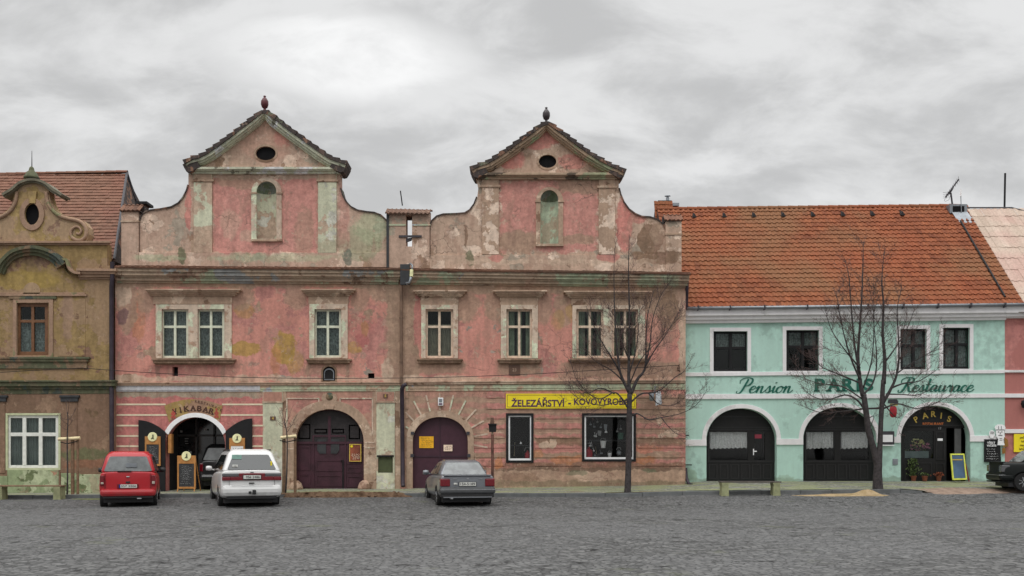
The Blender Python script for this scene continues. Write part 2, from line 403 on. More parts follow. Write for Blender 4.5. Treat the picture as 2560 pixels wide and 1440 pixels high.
LB = [('r', 1360, 1100, 370, 110, C(160, 111, 103), .88, .1, .2)] + BD + [
      ('r', 1395, 1104, 60, 11, BROWN, .75, .3, .9), ('r', 1640, 1104, 70, 10, BROWN, .65, .3, .9), ('r', 1380, 1140, 330, 9, TAN, .9, .3, .9), ('r', 1480, 1168, 250, 12, BROWN, .8, .5, 1.),
      ('r', 1480, 1195, 260, 26, C(152, 128, 110), .95, .25, .5), ('e', 1470, 1190, 40, 16, C(176, 152, 134), .6, .4, 1.5), ('e', 1300, 1196, 50, 14, C(120, 96, 80), .7, .4, 1.5), ('r', 1480, 1172, 240, 5, C(96, 76, 64), .8, .4, 1.3), ('e', 1420, 1150, 45, 10, RUST, .7, .3, 1.), ('e', 1610, 1150, 30, 9, RUST, .7, .3, 1), ('e', 1248, 1158, 12, 14, RUST, .8, .3, .8), ('e', 1620, 1122, 44, 9, RUST, .4, .4, 1),
      ('e', 1345, 1135, 16, 10, RUST, .6, .3, 1), ('e', 1360, 1112, 14, 10, LTAN, .9, .2, 1.), ('e', 1382, 1108, 9, 11, LTAN, .9, .2, 1.), ('e', 1678, 1085, 16, 10, LTAN, .95, .2, 1.), ('e', 1655, 1088, 8, 7, LTAN, .9, .2, 1.), ('e', 1648, 1052, 8, 12, LTAN, .9, .2, 1.),
      ('e', 1440, 1182, 28, 7, DGREEN, .6, .4, 1.), ('e', 1620, 1175, 20, 6, DGREEN, .7, .3, 1.), ('r', 1660, 1015, 60, 28, TAN, .8, .3, .8), ('r', 1110, 1010, 100, 40, TAN, .5, .4, 1.), ('r', 1020, 1100, 16, 120, TAN, .8, .3, .8), ('r', 1460, 1210, 260, 8, C(118, 104, 85), .8, .5, 1.)]
mat_pinkB = plaster('pink_plaster_worn', PINK, [(TAN, 0.9, 0.61, 23.0), (C(132, 122, 112), 0.6, 0.59, 223.0), (BROWN, 1.3, 0.66, 227.0), (C(158, 111, 103), 0.8, 0.55, 31.0)], LB + UB, crack=.5)
GA = [('r', 663, 540, 131, 92, C(172, 121, 112), .9, .06, .25), ('e', 663, 352, 60, 60, C(166, 128, 112), .5, .4, 1.), ('e', 707, 340, 24, 30, C(178, 120, 110), .6, .3, 1.), ('e', 600, 455, 66, 16, TAN, .7, .4, 1.),
      ('e', 575, 560, 26, 34, LTAN, .4, .3, 1.5), ('e', 640, 590, 40, 14, LTAN, .5, .3, 1.5), ('e', 760, 580, 26, 60, TAN, .5, .4, 1.3), ('e', 470, 520, 8, 60, C(172, 112, 104), .8, .3, .6),
      ('e', 930, 570, 44, 40, GREENISH, .55, .4, 1.2), ('e', 900, 610, 60, 40, C(135, 138, 112), .6, .4, 1.2), ('r', 860, 530, 14, 80, C(166, 116, 108), .5, .4, 1.1), ('e', 455, 640, 10, 22, C(90, 92, 70), .85, .3, .6), ('e', 870, 640, 10, 24, C(90, 95, 85), .8, .3, .6),
      ('e', 400, 645, 60, 8, GREENISH, .5, .4, 1.), ('e', 690, 645, 160, 10, GREENISH, .4, .5, 1.5)]
mat_gableA = plaster('gable_plaster', C(160, 136, 120), [(C(142, 130, 116), 0.7, 0.57, 233.0), (C(182, 160, 143), 1.0, 0.56, 41.0), (C(136, 112, 94), 1.3, 0.58, 47.0)], GA, crack=.6)
GB = [('r', 1372, 540, 122, 88, C(170, 118, 109), .88, .08, .5), ('e', 1340, 350, 60, 22, C(172, 112, 104), .8, .3, 1.), ('e', 1278, 400, 34, 24, C(172, 112, 104), .8, .3, 1.), ('e', 1430, 405, 40, 18, C(172, 112, 104), .7, .3, 1.2),
      ('e', 1300, 605, 60, 26, TAN, .9, .3, 1.2), ('e', 1440, 600, 50, 14, TAN, .8, .3, 1.2), ('e', 1450, 465, 60, 22, TAN, .8, .3, 1.2), ('e', 1560, 560, 20, 70, C(170, 108, 100), .85, .3, .8), ('e', 1590, 545, 24, 14, C(170, 108, 100), .7, .3, .8),
      ('e', 1625, 598, 32, 38, BROWN, .9, .12, .8), ('e', 1642, 585, 16, 26, TAN, .9, .2, 1.), ('r', 1640, 645, 62, 14, BROWN, .9, .3, .9), ('e', 1163, 590, 4, 26, BROWN, .8, .3, 1.6), ('e', 1175, 645, 9, 22, C(90, 92, 70), .8, .3, .6), ('r', 1380, 655, 240, 6, LTAN, .8, .5, 1.3),
      ('e', 1240, 645, 20, 10, C(168, 108, 100), .7, .3, 1.), ('e', 1520, 645, 26, 12, C(168, 108, 100), .7, .3, 1.)]
mat_gableB = plaster('gable_plaster_worn', C(160, 137, 120), [(C(138, 126, 112), 0.8, 0.57, 239.0), (C(186, 166, 149), 1.5, 0.54, 51.0), (C(138, 116, 99), 1.3, 0.6, 57.0)], GB, crack=.8)
mat_pil_green = plaster('pale_green_plaster', C(168, 168, 146), [(C(160, 140, 122), 0.9, 0.55, 61.0), (C(168, 166, 154), 1.4, 0.6, 67.0)], [('r', 507, 610, 40, 44, C(156, 134, 116), .9, .1, .4), ('r', 818, 625, 40, 22, C(150, 142, 120), .7, .1, .4)], crack=.3)
mat_pil_tan = plaster('flaking_plaster', C(150, 127, 109), [(C(188, 168, 151), 1.6, 0.52, 71.0), (C(160, 112, 102), 0.8, 0.62, 77.0)], (), crack=.5)
mat_trim_tan = plaster('trim_plaster', C(148, 126, 108), [(C(170, 150, 131), 1.4, 0.56, 81.0), (C(112, 90, 74), 1.6, 0.6, 87.0)], (), bump=.4)
mat_cornice = plaster('cornice_plaster', C(146, 128, 110), [(C(140, 145, 122), 0.5, 0.5, 91.0), (C(128, 128, 126), 0.6, 0.6, 97.0), (C(110, 90, 76), 1.7, 0.6, 93.0)], ())
mat_band_green = plaster('pale_green_band', C(160, 165, 140), [(C(160, 138, 118), 0.9, 0.52, 13.0), (C(140, 144, 150), 0.8, 0.62, 17.0)], ())
mat_band_white = plaster('whitewashed_band', C(168, 168, 170), [(C(140, 138, 128), 0.8, 0.6, 19.0)], (), tone=.06, chips=.5)
mat_rake = plaster('mossy_rake_plaster', C(164, 165, 146), [(C(176, 176, 174), 1.1, 0.53, 29.0), (C(100, 98, 86), 1.6, 0.6, 37.0), (C(150, 118, 96), 1.2, 0.6, 33.0)], (), bump=.6, chips=.4)
mat_rakeB = plaster('brown_rake_plaster', C(150, 130, 110), [(C(134, 140, 112), 0.7, 0.6, 39.0), (C(84, 74, 64), 1.6, 0.56, 43.0)], (), bump=.6, chips=.4)
mat_darktile = plaster('dark_lichen_tile', C(62, 56, 54), [(C(110, 84, 70), 2.0, 0.56, 49.0), (C(90, 92, 78), 1.6, 0.6, 53.0)], (), bump=.6, chips=.4)
mat_surround = plaster('peeling_window_paint', C(172, 155, 138), [(C(146, 122, 104), 3.5, 0.58, 59.0), (C(174, 177, 154), 1.4, 0.54, 63.0)], (), bump=.5)
mat_sill = plaster('weathered_sill', C(110, 90, 74), [(C(136, 114, 96), 2.2, 0.56, 69.0)], ())
mat_olive = plaster('olive_plaster', C(132, 110, 86), [(C(128, 108, 74), 0.7, 0.48, 73.0), (C(112, 88, 72), 1.1, 0.6, 79.0)], [('e', 170, 790, 14, 60, C(136, 112, 96), .7, .3, 1.2), ('e', 60, 700, 90, 22, C(138, 118, 66), .7, .3, .8), ('e', 85, 640, 60, 24, C(100, 82, 70), .6, .5, 1.)], y=-.2, tone=.06, chips=.3)
mat_olive_low = plaster('brown_plaster', C(112, 90, 74), [(C(124, 102, 84), 0.9, 0.55, 83.0), (C(98, 80, 62), 1.0, 0.6, 89.0)], [('e', 215, 1135, 60, 16, C(88, 92, 66), .8, .4, 1.), ('e', 220, 1160, 60, 12, C(120, 84, 66), .7, .4, 1.)], y=-.2, chips=.3)
mat_olive_gable = plaster('buff_gable_plaster', C(142, 120, 96), [(C(138, 118, 80), 0.6, 0.54, 99.0), (C(122, 98, 82), 1.4, 0.6, 103.)], (), tone=.06, chips=.3)
mat_olive_trim = plaster('dark_green_trim', C(80, 82, 64), [(C(110, 92, 74), 0.9, 0.56, 109.0), (C(66, 72, 66), 1.1, 0.58, 113.0)], (), chips=.3)
mat_olive_tan = plaster('buff_trim', C(136, 112, 94), [(C(112, 110, 82), 0.8, 0.57, 119.0)], (), chips=.3)
mat_plinth_green = plaster('moss_stained_plinth', C(118, 128, 98), [(C(146, 152, 124), 0.9, 0.52, 123.0), (C(150, 112, 92), 1.1, 0.63, 127.0), (C(92, 100, 72), 1.2, 0.57, 131.0)], ())
mat_mint = plaster('mint_render', C(153, 181, 170), [(C(150, 178, 167), 0.4, 0.5, 137.0)], [('r', 2110, 1206, 460, 9, C(118, 134, 118), .7, .6, 1.5), ('e', 1735, 1190, 14, 18, C(120, 140, 118), .6, .5, 1.2), ('e', 1975, 1199, 26, 8, C(122, 138, 122), .5, .5, 1.2)], tone=.035, streak=.04, bump=.08, chips=0)
mat_whitetrim = plaster('white_render', C(196, 194, 194), [(C(188, 186, 185), 0.5, 0.56, 139.0)], (), tone=.03, streak=.04, bump=.08, chips=0)
mat_rose = plaster('rose_render', C(150, 98, 92), [(C(158, 106, 100), 0.5, 0.5, 149.0)], (), tone=.04, streak=.05, bump=.1, chips=0)
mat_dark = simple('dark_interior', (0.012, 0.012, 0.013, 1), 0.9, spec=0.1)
mat_black = simple('black_paint', (0.014, 0.0135, 0.0145, 1), 0.6, spec=.25)
mat_maroon = simple('maroon_door_paint', C(52, 27, 36), 0.55, var=.25, sc=3, bump=.15)
mat_maroon_dark = simple('dark_timber', C(34, 30, 31), 0.6, var=.25, sc=5, bump=.15)
mat_white = simple('white_paint', C(205, 206, 205), 0.4, var=.04)
mat_sash_w = simple('white_sash_paint', C(180, 183, 164), 0.5, var=.1, sc=8)
mat_sash_p = simple('cream_sash_paint', C(182, 164, 144), 0.6, var=.15, sc=9)
mat_brownwood = simple('brown_window_wood', C(96, 66, 44), 0.5, var=.2, sc=8)
mat_post = simple('weathered_timber', C(104, 82, 64), 0.8, var=.25, sc=9, bump=.3)
mat_rail = simple('pale_timber', C(190, 176, 140), 0.7, var=.1, sc=9)
mat_concrete = simple('mossy_concrete', C(122, 124, 94), 0.9, var=.22, sc=5, bump=.4)
mat_bark = simple('bark', C(50, 46, 46), 0.9, var=.35, sc=12, bump=.5)
mat_twig = simple('twig_bark', C(72, 58, 55), 0.9, var=.2, sc=6)
mat_zinc = simple('zinc', C(120, 124, 128), 0.45, metal=.6, var=.15, sc=3)
mat_darkmetal = simple('dark_metal', C(50, 48, 52), 0.5, var=.2)
mat_pipe = simple('black_drainpipe_paint', C(42, 34, 42), 0.45, var=.3, sc=3)
mat_pipe_brown = simple('brown_drainpipe_paint', C(98, 78, 64), 0.6, var=.3, sc=2)
mat_curtain = simple('lace_curtain', (0.37, 0.37, 0.38, 1), 0.9, var=.5, sc=14)
mat_curtain_w = simple('white_net_curtain', (0.8, 0.79, 0.78, 1), 0.9, var=.3, sc=30)
mat_curtain_g = simple('green_curtain', (.36, .38, .29, 1), 0.9, var=.3, sc=4)
mat_curtain_b = simple('brown_curtain', (.42, .34, .28, 1), 0.9, var=.2, sc=4)
mat_yellow = simple('yellow_sign_paint', C(206, 184, 32), 0.5, var=.06, sc=2)
mat_purple = simple('dark_purple_paint', C(66, 36, 66), 0.5)
mat_green_letter = simple('green_letter_paint', C(24, 84, 70), 0.5, var=.1)
mat_orange = simple('orange_card', C(222, 150, 30), 0.6)
mat_pinkcard = simple('pale_card', C(216, 180, 160), 0.6)
mat_chalk = simple('chalk', C(130, 130, 130), 0.9)
mat_slate = simple('blackboard', C(46, 47, 49), 0.7, var=.2)
mat_honey = simple('honey_wood', C(152, 106, 58), 0.5, var=.15, sc=8)
mat_cream = simple('cream_disc', C(208, 200, 156), 0.5)
mat_red = simple('red_enamel', C(138, 30, 40), 0.4)
mat_brownplate = simple('brown_enamel', C(84, 62, 50), 0.5)
mat_gold = simple('gold_letter_paint', C(176, 150, 70), 0.5)
mat_leaf = simple('dark_leaves', C(60, 74, 36), 0.7, var=.3)
mat_terra = simple('terracotta', C(98, 56, 38), 0.8); mat_cap = simple('dark_slate_capping', C(94, 90, 76), .8, var=.2, sc=3, bump=.3)
def glass(name, tr=0.72, tint=(0.75, 0.8, 0.78)):
    m = bpy.data.materials.new(name); m.use_nodes = True; t = m.node_tree; t.nodes.clear()
    o = t.nodes.new('ShaderNodeOutputMaterial'); a = t.nodes.new('ShaderNodeBsdfTransparent'); g = t.nodes.new('ShaderNodeBsdfGlossy')
    a.inputs[0].default_value = tint + (1,); g.inputs['Roughness'].default_value = 0.04; g.inputs[0].default_value = (.9, .9, .9, 1)
    x = t.nodes.new('ShaderNodeMixShader'); fr = t.nodes.new('ShaderNodeFresnel'); fr.inputs[0].default_value = 1.55
    mm = t.nodes.new('ShaderNodeMath'); mm.operation = 'MULTIPLY'; mm.inputs[1].default_value = .38
    t.links.new(fr.outputs[0], mm.inputs[0]); t.links.new(mm.outputs[0], x.inputs[0])
    t.links.new(a.outputs[0], x.inputs[1]); t.links.new(g.outputs[0], x.inputs[2]); t.links.new(x.outputs[0], o.inputs[0])
    return m
mat_glass = glass('window_glass'); mat_shopglass = glass('shop_glass', tint=(.85, .86, .86))
def tilemat(name, c, dark, light, grime=0.35):
    q = NM(name, 0.85, 0.25); a = q.t.nodes.new('ShaderNodeAttribute'); a.attribute_name = 'tint'
    col = q.mix(a.outputs['Fac'], dark, light)
    col = q.mix(q.math('MULTIPLY', q.rng(q.noise(0.35, 4), 0.42, 0.65), grime), col, c)
    col = q.mix(q.math('MULTIPLY', q.rng(q.noise(0.16, 3, .5, q.vm('ADD', q.pos, (5, 5, 5))), .46, .56), .35), col, tuple(v * k_ for v, k_ in zip(light[:3], (1.0, .82, .8))) + (1,))
    col = q.mix(1.0, col, q.gray(q.rng(q.noise(14, 5), 0.3, 0.7, 0.86, 1.1)), 'MULTIPLY')
    q.bump(q.noise(30, 3), 0.2); return q.out(col)
mat_tile_orange = tilemat('orange_clay_tile', C(146, 106, 74, 1.3), C(126, 70, 46, 1.3), C(166, 98, 64, 1.3), .75)
mat_tile_brown = tilemat('old_brown_tile', C(146, 88, 78, 1.25), C(112, 88, 72, 1.25), C(148, 112, 92, 1.25), .45)
mat_tile_cap = tilemat('cap_tile', C(104, 86, 74, 1.2), C(108, 80, 66, 1.2), C(146, 108, 88, 1.2), .6)
# ---------------------------------------------------------------- ground
def interp(t, x):
    if x <= t[0][0]: return t[0][1]
    for (a, va), (b, vb) in zip(t, t[1:]):
        if x <= b: return va + (vb - va) * (x - a) / (b - a)
    return t[-1][1]
ZF = [(-18.5, -.22), (-14, -.19), (-7.7, -.07), (-4, -.05), (-.6, 0), (6, .12), (7, .19), (20, .19)]
ZK = [(-16, -.31), (-11, -.275), (-3.7, -.25), (3, -.255), (6.2, -.18), (13.5, -.115), (18, -.1)]
YK = -2.5
def zroad(x, y):
    zk = interp(ZK, x)
    return zk + (-.425 - zk) * min(1, max(0, (YK - y) / 3.5))
def kerbh(x): return interp([(13.2, .12), (13.9, .012), (40, .012)], x)
def zpave(x, y):
    a = interp(ZF, x); b = interp(ZK, x) + kerbh(x); t = min(1, max(0, (0.6 - y) / (0.6 - YK)))
    return a + (b - a) * t
def sheet(xs, ys, fz):
    m = MB(); m.v = [(x, y, fz(x, y)) for y in ys for x in xs]; n = len(xs)
    m.f = [(j * n + i, j * n + i + 1, (j + 1) * n + i + 1, (j + 1) * n + i) for j in range(len(ys) - 1) for i in range(n - 1)]
    m.mi = [0] * len(m.f); return m
xs = [-900, -300, -80] + [-40 + i * .8 for i in range(101)] + [80, 300, 900]
q = NM('cobbles', 0.85, 0.25)
st = q.vm('MULTIPLY', q.pos, (0.75, 1.0, 0.0))
big = q.noise(0.28, 5, .6, st); mid = q.noise(1.7, 6, .65, q.vm('MULTIPLY', q.pos, (.5, 1, 0)))
wp = q.vm('ADD', q.pos, q.scale(q.noise(1.3, 3, .5, None, 0, True), .25)); cell = q.voro(7.8, wp, out='Color'); ce = q.xyz(cell); ed = q.voro(7.8, wp, 'DISTANCE_TO_EDGE')
G0 = C(84, 84, 84, 1.25); G1 = C(122, 122, 121, 1.25)
col = q.mix(q.rng(q.math('ADD', q.math('MULTIPLY', ce[0], .75), q.math('MULTIPLY', mid, .25)), .12, .85), G0, G1)
col = q.mix(q.rng(big, .40, .58, 0.0, 0.6), col, C(120, 120, 120, 1.25))
holes = q.rng(q.noise(1.0, 5, .62, q.vm('MULTIPLY', q.pos, (3.4, 2.1, 0))), .55, .66)  # dark streaks in the colour stand in for shade between uneven stones
clus = q.rng(q.noise(1.0, 4, .6, q.vm('MULTIPLY', q.pos, (.13, .5, 0))), .40, .56, .12, 1)
col = q.mix(q.math('MULTIPLY', q.math('MULTIPLY', holes, clus), .95), col, C(32, 32, 32, 1.25))
fn = q.noise(9, 6, .75, q.vm('MULTIPLY', q.pos, (1, .6, 0))); col = q.mix(1.0, col, q.gray(q.rng(fn, .36, .64, .82, 1.17)), 'MULTIPLY')
lt = q.rng(q.noise(1.0, 5, .62, q.vm('ADD', q.vm('MULTIPLY', q.pos, (3.0, 1.8, 0)), (7, 3, 0))), .58, .70)
col = q.mix(q.math('MULTIPLY', lt, .35), col, C(148, 148, 147, 1.25))
col = q.mix(q.math('MULTIPLY', q.rng(ed, .12, .03), .55), col, C(40, 40, 40, 1.25))
hi = q.rng(q.noise(11, 3, .6, q.vm('MULTIPLY', q.pos, (.6, 1, 0))), .70, .76)
col = q.mix(q.math('MULTIPLY', hi, .5), col, C(172, 172, 170, 1.25))
moss = q.math('MULTIPLY', q.rng(q.noise(.9, 5, .6, q.vm('ADD', q.pos, (9, 4, 0))), .63, .70), .22)
col = q.mix(moss, col, C(110, 116, 76, 1.25))
q.bump(q.math('ADD', q.math('MINIMUM', q.math('MULTIPLY', ed, 5), 1.0), q.math('MULTIPLY', q.noise(30, 3), .3)), .7, .03)
mat_cobble = q.out(col)
ys = [-400, -120, -60] + [-40 + i * 1.25 for i in range(28)] + [-5, -4.2, -3.4, YK]
sheet(xs, ys, zroad).build('cobbled_square', mat_cobble)['kind'] = 'structure'
gm = simple('bare_ground', C(96, 92, 86, 1.2), .95)
o = sheet(xs, [YK, 1, 900], lambda x, y: interp(ZK, x) - .035 if abs(x) < 50 else -.3).build('ground', gm); o['kind'] = 'structure'
q = NM('pavement_stone', 0.85, 0.2)
ed = q.voro(7, q.pos, 'DISTANCE_TO_EDGE'); ce = q.xyz(q.voro(7, q.pos, out='Color'))
col = q.mix(ce[0], C(126, 128, 120, 1.15), C(164, 162, 152, 1.15))
col = q.mix(q.math('MULTIPLY', q.rng(ed, .10, .03), .6), col, C(78, 78, 68, 1.2))
mossn = q.noise(1.1, 7, .65, q.vm('MULTIPLY', q.pos, (.5, 1.6, 1)))
col = q.mix(q.math('MULTIPLY', q.rng(mossn, .44, .56), .7), col, C(150, 156, 112, 1.1))
col = q.mix(q.math('MULTIPLY', q.rng(q.noise(.8, 6, .6, q.vm('ADD', q.pos, (3, 8, 1))), .6, .68), .5), col, C(140, 112, 92, 1.2))
q.bump(q.math('MINIMUM', q.math('MULTIPLY', ed, 5), 1.0), .6, .02); mat_pave = q.out(col)
px_ = [-30 + i * .5 for i in range(121)]
sheet(px_, [YK + .24, -1.6, -.8, 0, .7], lambda x, y: zpave(x, y)).build('pavement', mat_pave)['kind'] = 'structure'
mat_kerb = simple('kerb_stone', C(102, 104, 104, 1.1), .85, var=.18, sc=3, bump=.3)
m = MB(); x = -30.0; rr = random.Random(3)
while x < 13.6:
    L = min(rr.uniform(.9, 1.4), 13.65 - x); x1 = x + L - .012
    if x > -7.9 and x1 < -4.2:     # broken stretch in front of the gateway
        x += L; continue
    z0, z1 = zpave(x, YK), zpave(x1, YK); j = rr.uniform(-.008, .008)
    vs = [(x, YK - .005, z0 - .35), (x1, YK - .005, z1 - .35), (x1, YK + .25, z1 - .35), (x, YK + .25, z0 - .35)] + \
         [(x, YK - .005 + .02, z0 + j), (x1, YK - .005 + .02, z1 + j), (x1, YK + .25, z1 + j + .004), (x, YK + .25, z0 + j + .004)]
    m.add(vs, [(0, 3, 2, 1), (4, 5, 6, 7), (0, 1, 5, 4), (1, 2, 6, 5), (2, 3, 7, 6), (3, 0, 4, 7)]); x += L
m.build('kerb', mat_kerb, bevel=.012)['kind'] = 'structure'
def mound(name, mat, cx, cy, rx, ry, h, seed, n=36, lift=.006, sharp=1.0, peak=None):
    r = random.Random(seed); ph = [r.uniform(0, 6.28) for _ in range(8)]
    m = MB(); rings = 12; vs = []
    zz = lambda x, y: (zroad(x, y) if y < YK else zpave(x, y))
    for i in range(rings + 1):
        t = i / rings
        for k in range(n):
            a = 2 * pi * k / n
            w = 1 + .16 * sin(3 * a + ph[0]) + .11 * sin(5 * a + ph[1]) + .07 * sin(11 * a + ph[2]) + .05 * sin(19 * a + ph[3])
            x = cx + rx * t * w * cos(a); y = cy + ry * t * w * sin(a)
            hh = h * (1 - t ** sharp) * (1 + .25 * sin(x * 5 + ph[4]) * sin(y * 9 + ph[5]) + .12 * sin(x * 17 + ph[6]))
            if peak:
                pxx, s_, hp = peak; hh += hp * math.exp(-((x - pxx) / s_) ** 2) * (1 - t ** 2)
            vs.append((x, y, zz(x, y) + hh + lift * (1 if t < .99 else -3)))
    fs = [(i * n + k, i * n + (k + 1) % n, (i + 1) * n + (k + 1) % n, (i + 1) * n + k) for i in range(rings) for k in range(n)]
    m.add(vs, fs); return m.build(name, mat, smooth=True)
def ground_mat(name, a, b, sc=5):
    q = NM(name, .95, .15); c = q.mix(q.rng(q.noise(sc, 8, .7), .32, .68), a, b); q.bump(q.noise(40, 4), .5, .01); return q.out(c)
mat_sand = ground_mat('building_sand', C(150, 130, 92, 1.15), C(186, 164, 132, 1.15)); mat_soil = ground_mat('soil', C(80, 60, 46, 1.3), C(128, 104, 84, 1.3), 7); mat_sandy = ground_mat('sandy_soil', C(136, 116, 102, 1.15), C(172, 150, 134, 1.15), 4)
mat_mossg = ground_mat('moss', C(88, 94, 56, 1.15), C(124, 128, 84, 1.15), 8)
sp = W(2110, 1240, -2.9)
tag(mound('sand_heap', mat_sand, sp.x, -2.92, 1.42, .36, .035, 5, peak=(W(2172, 1230, -2.9).x, .3, .25)), 'low heap of yellow building sand at the foot of the forked bare tree', 'sand')
mound('sandy_ground', mat_sandy, W(2420, 1230, -2.0).x, -2.1, 1.9, .75, .012, 8, sharp=6).__setitem__('kind', 'stuff')
mound('loose_soil', mat_soil, W(860, 1238, -2.4).x, -2.42, 1.95, .22, .05, 12, sharp=3).__setitem__('kind', 'stuff')
mound('moss_patch', mat_mossg, W(250, 1254, -3.0).x, -2.85, .95, .2, .01, 15, sharp=4).__setitem__('kind', 'stuff')
rub = MB(); rr = random.Random(5)
for i in range(26):
    x = W(rr.uniform(745, 1000), 1238, -2.4).x; y = rr.uniform(-2.65, -2.2); s_ = rr.uniform(.02, .06); z = zroad(x, y) if y < YK else zpave(x, y)
    rub.lathe([(s_ * .5, -s_ * .2), (s_, s_ * .1), (s_ * .8, s_ * .5), (s_ * .2, s_ * .7)], (x, y, z + .03), n=6, sx=rr.uniform(.8, 1.8))
tag(rub.build('rubble', mat_soil), 'broken brown stones scattered along the damaged kerb by the gateway', 'rubble', kind='stuff')

# ---------------------------------------------------------------- building helpers
def sash(parent, x0, y0, x1, y1, ty, mat, yw=.10, curtain=None, cmode='folds', fr=5.5, mull=6, extra_mull=(), base=0):
    """casement window: frame mesh with glass pane and curtain as sub-parts (pixel box on plane yw)"""
    m = MB(); yb = yw + .07
    m.pbox(x0, y0, x1, y0 + fr, yw, yb); m.pbox(x0, y1 - fr, x1, y1, yw, yb)
    m.pbox(x0, y0 + fr, x0 + fr, y1 - fr, yw + .003, yb); m.pbox(x1 - fr, y0 + fr, x1, y1 - fr, yw + .003, yb)
    cx = (x0 + x1) / 2
    mulls = [cx] + list(extra_mull) if not extra_mull else list(extra_mull)
    for c in mulls: m.pbox(c - mull / 2, y0 + fr, c + mull / 2, y1 - fr, yw - .012, yb)
    if ty: m.pbox(x0 + fr, ty - mull / 2, x1 - fr, ty + mull / 2, yw - .006, yb - .004)
    w = m.build('window', mat, parent, bevel=.006)
    g = MB(); g.pbox(x0 + fr * .6, y0 + fr * .6, x1 - fr * .6, y1 - fr * .6, yw + .035, yw + .041); g.build('pane', mat_glass, w)
    if curtain:
        a = W(x0 + 3, y0 + 3, yw + .12); b = W(x1 - 3, y1 - 3, yw + .12); c = MB(); rr = random.Random(int(x0))
        def fold(xa, xb, zb, zt, amp=.02, per=.09):
            n = max(6, int((xb - xa) / .012)); ph = rr.uniform(0, 6)
            vs = []
            for i in range(n + 1):
                x = xa + (xb - xa) * i / n
                yy = yw + .14 + amp * sin(x / per * 6.28 + ph + sin(x * 9) * 1.2) + amp * .4 * sin(x / per * 15)
                vs += [(x, yy, zb + .01 * sin(x * 30)), (x, yy, zt)]
            c.add(vs, [(2 * i, 2 * i + 2, 2 * i + 3, 2 * i + 1) for i in range(n)])
        if cmode == 'folds': fold(a.x, b.x, b.z, a.z)
        elif cmode == 'gap':
            wd = b.x - a.x; fold(a.x, a.x + wd * .3, b.z, a.z); fold(a.x + wd * .4, a.x + wd * .62, b.z, a.z); fold(b.x - wd * .22, b.x, b.z, a.z)
        elif cmode == 'half': fold(a.x, b.x, b.z, a.z - (a.z - b.z) * .3)
        elif cmode == 'top': fold(a.x, b.x, b.z + (a.z - b.z) * .58, a.z)
        c.build('curtain', curtain, w, smooth=True)
    return w
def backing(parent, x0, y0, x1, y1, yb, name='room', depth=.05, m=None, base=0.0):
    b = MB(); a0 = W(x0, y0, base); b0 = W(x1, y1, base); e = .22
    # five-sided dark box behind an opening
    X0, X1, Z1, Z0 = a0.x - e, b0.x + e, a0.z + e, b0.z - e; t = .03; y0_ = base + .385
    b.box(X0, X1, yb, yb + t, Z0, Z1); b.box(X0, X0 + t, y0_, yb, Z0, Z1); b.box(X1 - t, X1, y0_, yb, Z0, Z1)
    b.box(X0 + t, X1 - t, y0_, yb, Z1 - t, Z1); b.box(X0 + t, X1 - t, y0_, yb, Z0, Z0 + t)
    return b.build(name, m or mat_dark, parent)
def steps(parent, name, mat, x0, x1, rows, bevel=.008, base=0.0):
    """stepped moulding: rows of (top px left, bottom px left, top px right, bottom px right, protrusion, side inset px)"""
    m = MB()
    for (t0, b0, t1, b1, pr, ins) in rows: m.bar(x0 + ins, t0, b0, x1 - ins, t1, b1, base - pr, base + .02)
    return m.build(name, mat, parent, bevel=bevel)
def tiles(parent, name, mat, org, u, v, L, Hh, ul=None, ur=None, tw=.21, th=.33, amp=.035, wave=True, seed=1, lap=.028, sub=4):
    """rows of overlapping tiles on the slope org + a*u + b*v; ul/ur(b) give the left and right limits"""
    u = Vector(u).normalized(); v = Vector(v).normalized(); nrm = u.cross(v).normalized()
    if nrm.z < 0: nrm = -nrm
    org = Vector(org); rr = random.Random(seed); m = MB(); m.tint = []
    rows = int(math.ceil(Hh / th))
    for r in range(rows):
        b0 = r * th; b1 = min(b0 + th + .04, Hh); bm_ = (b0 + min(b0 + th, Hh)) / 2
        lo = ul(bm_) if ul else 0; hi = ur(bm_) if ur else L; rowt = rr.uniform(-.08, .08)
        a = lo - (tw * .5 if r % 2 and not wave else 0)
        while a < hi:
            a1 = min(a + tw, hi); a0 = max(a, lo)
            if a1 - a0 > .02:
                jl = rr.uniform(-.006, .006); dj = rr.uniform(-.012, .012); vs = []; n = sub
                for i in range(n + 1):
                    t = i / n; aa = a0 + (a1 - a0) * t; ph = (aa - a) / tw
                    hgt = amp * (sin(ph * 2 * pi) * .5 + .5) if wave else 0
                    top = org + u * aa + v * b1 + nrm * (hgt + .002 + jl)
                    bot = org + u * aa + v * (b0 + dj) + nrm * (hgt + lap + jl)
                    btu = org + u * aa + v * (b0 + dj) + nrm * (hgt + jl - .02)
                    vs += [btu, bot, top]
                fs = []
                for i in range(n): fs += [(3 * i, 3 * i + 3, 3 * i + 4, 3 * i + 1), (3 * i + 1, 3 * i + 4, 3 * i + 5, 3 * i + 2)]
                m.add(vs, fs); tt = min(1, max(0, rr.gauss(.5 + rowt, .22))); m.tint += [tt] * len(fs)
            a += tw
    return m.build(name, mat, parent)
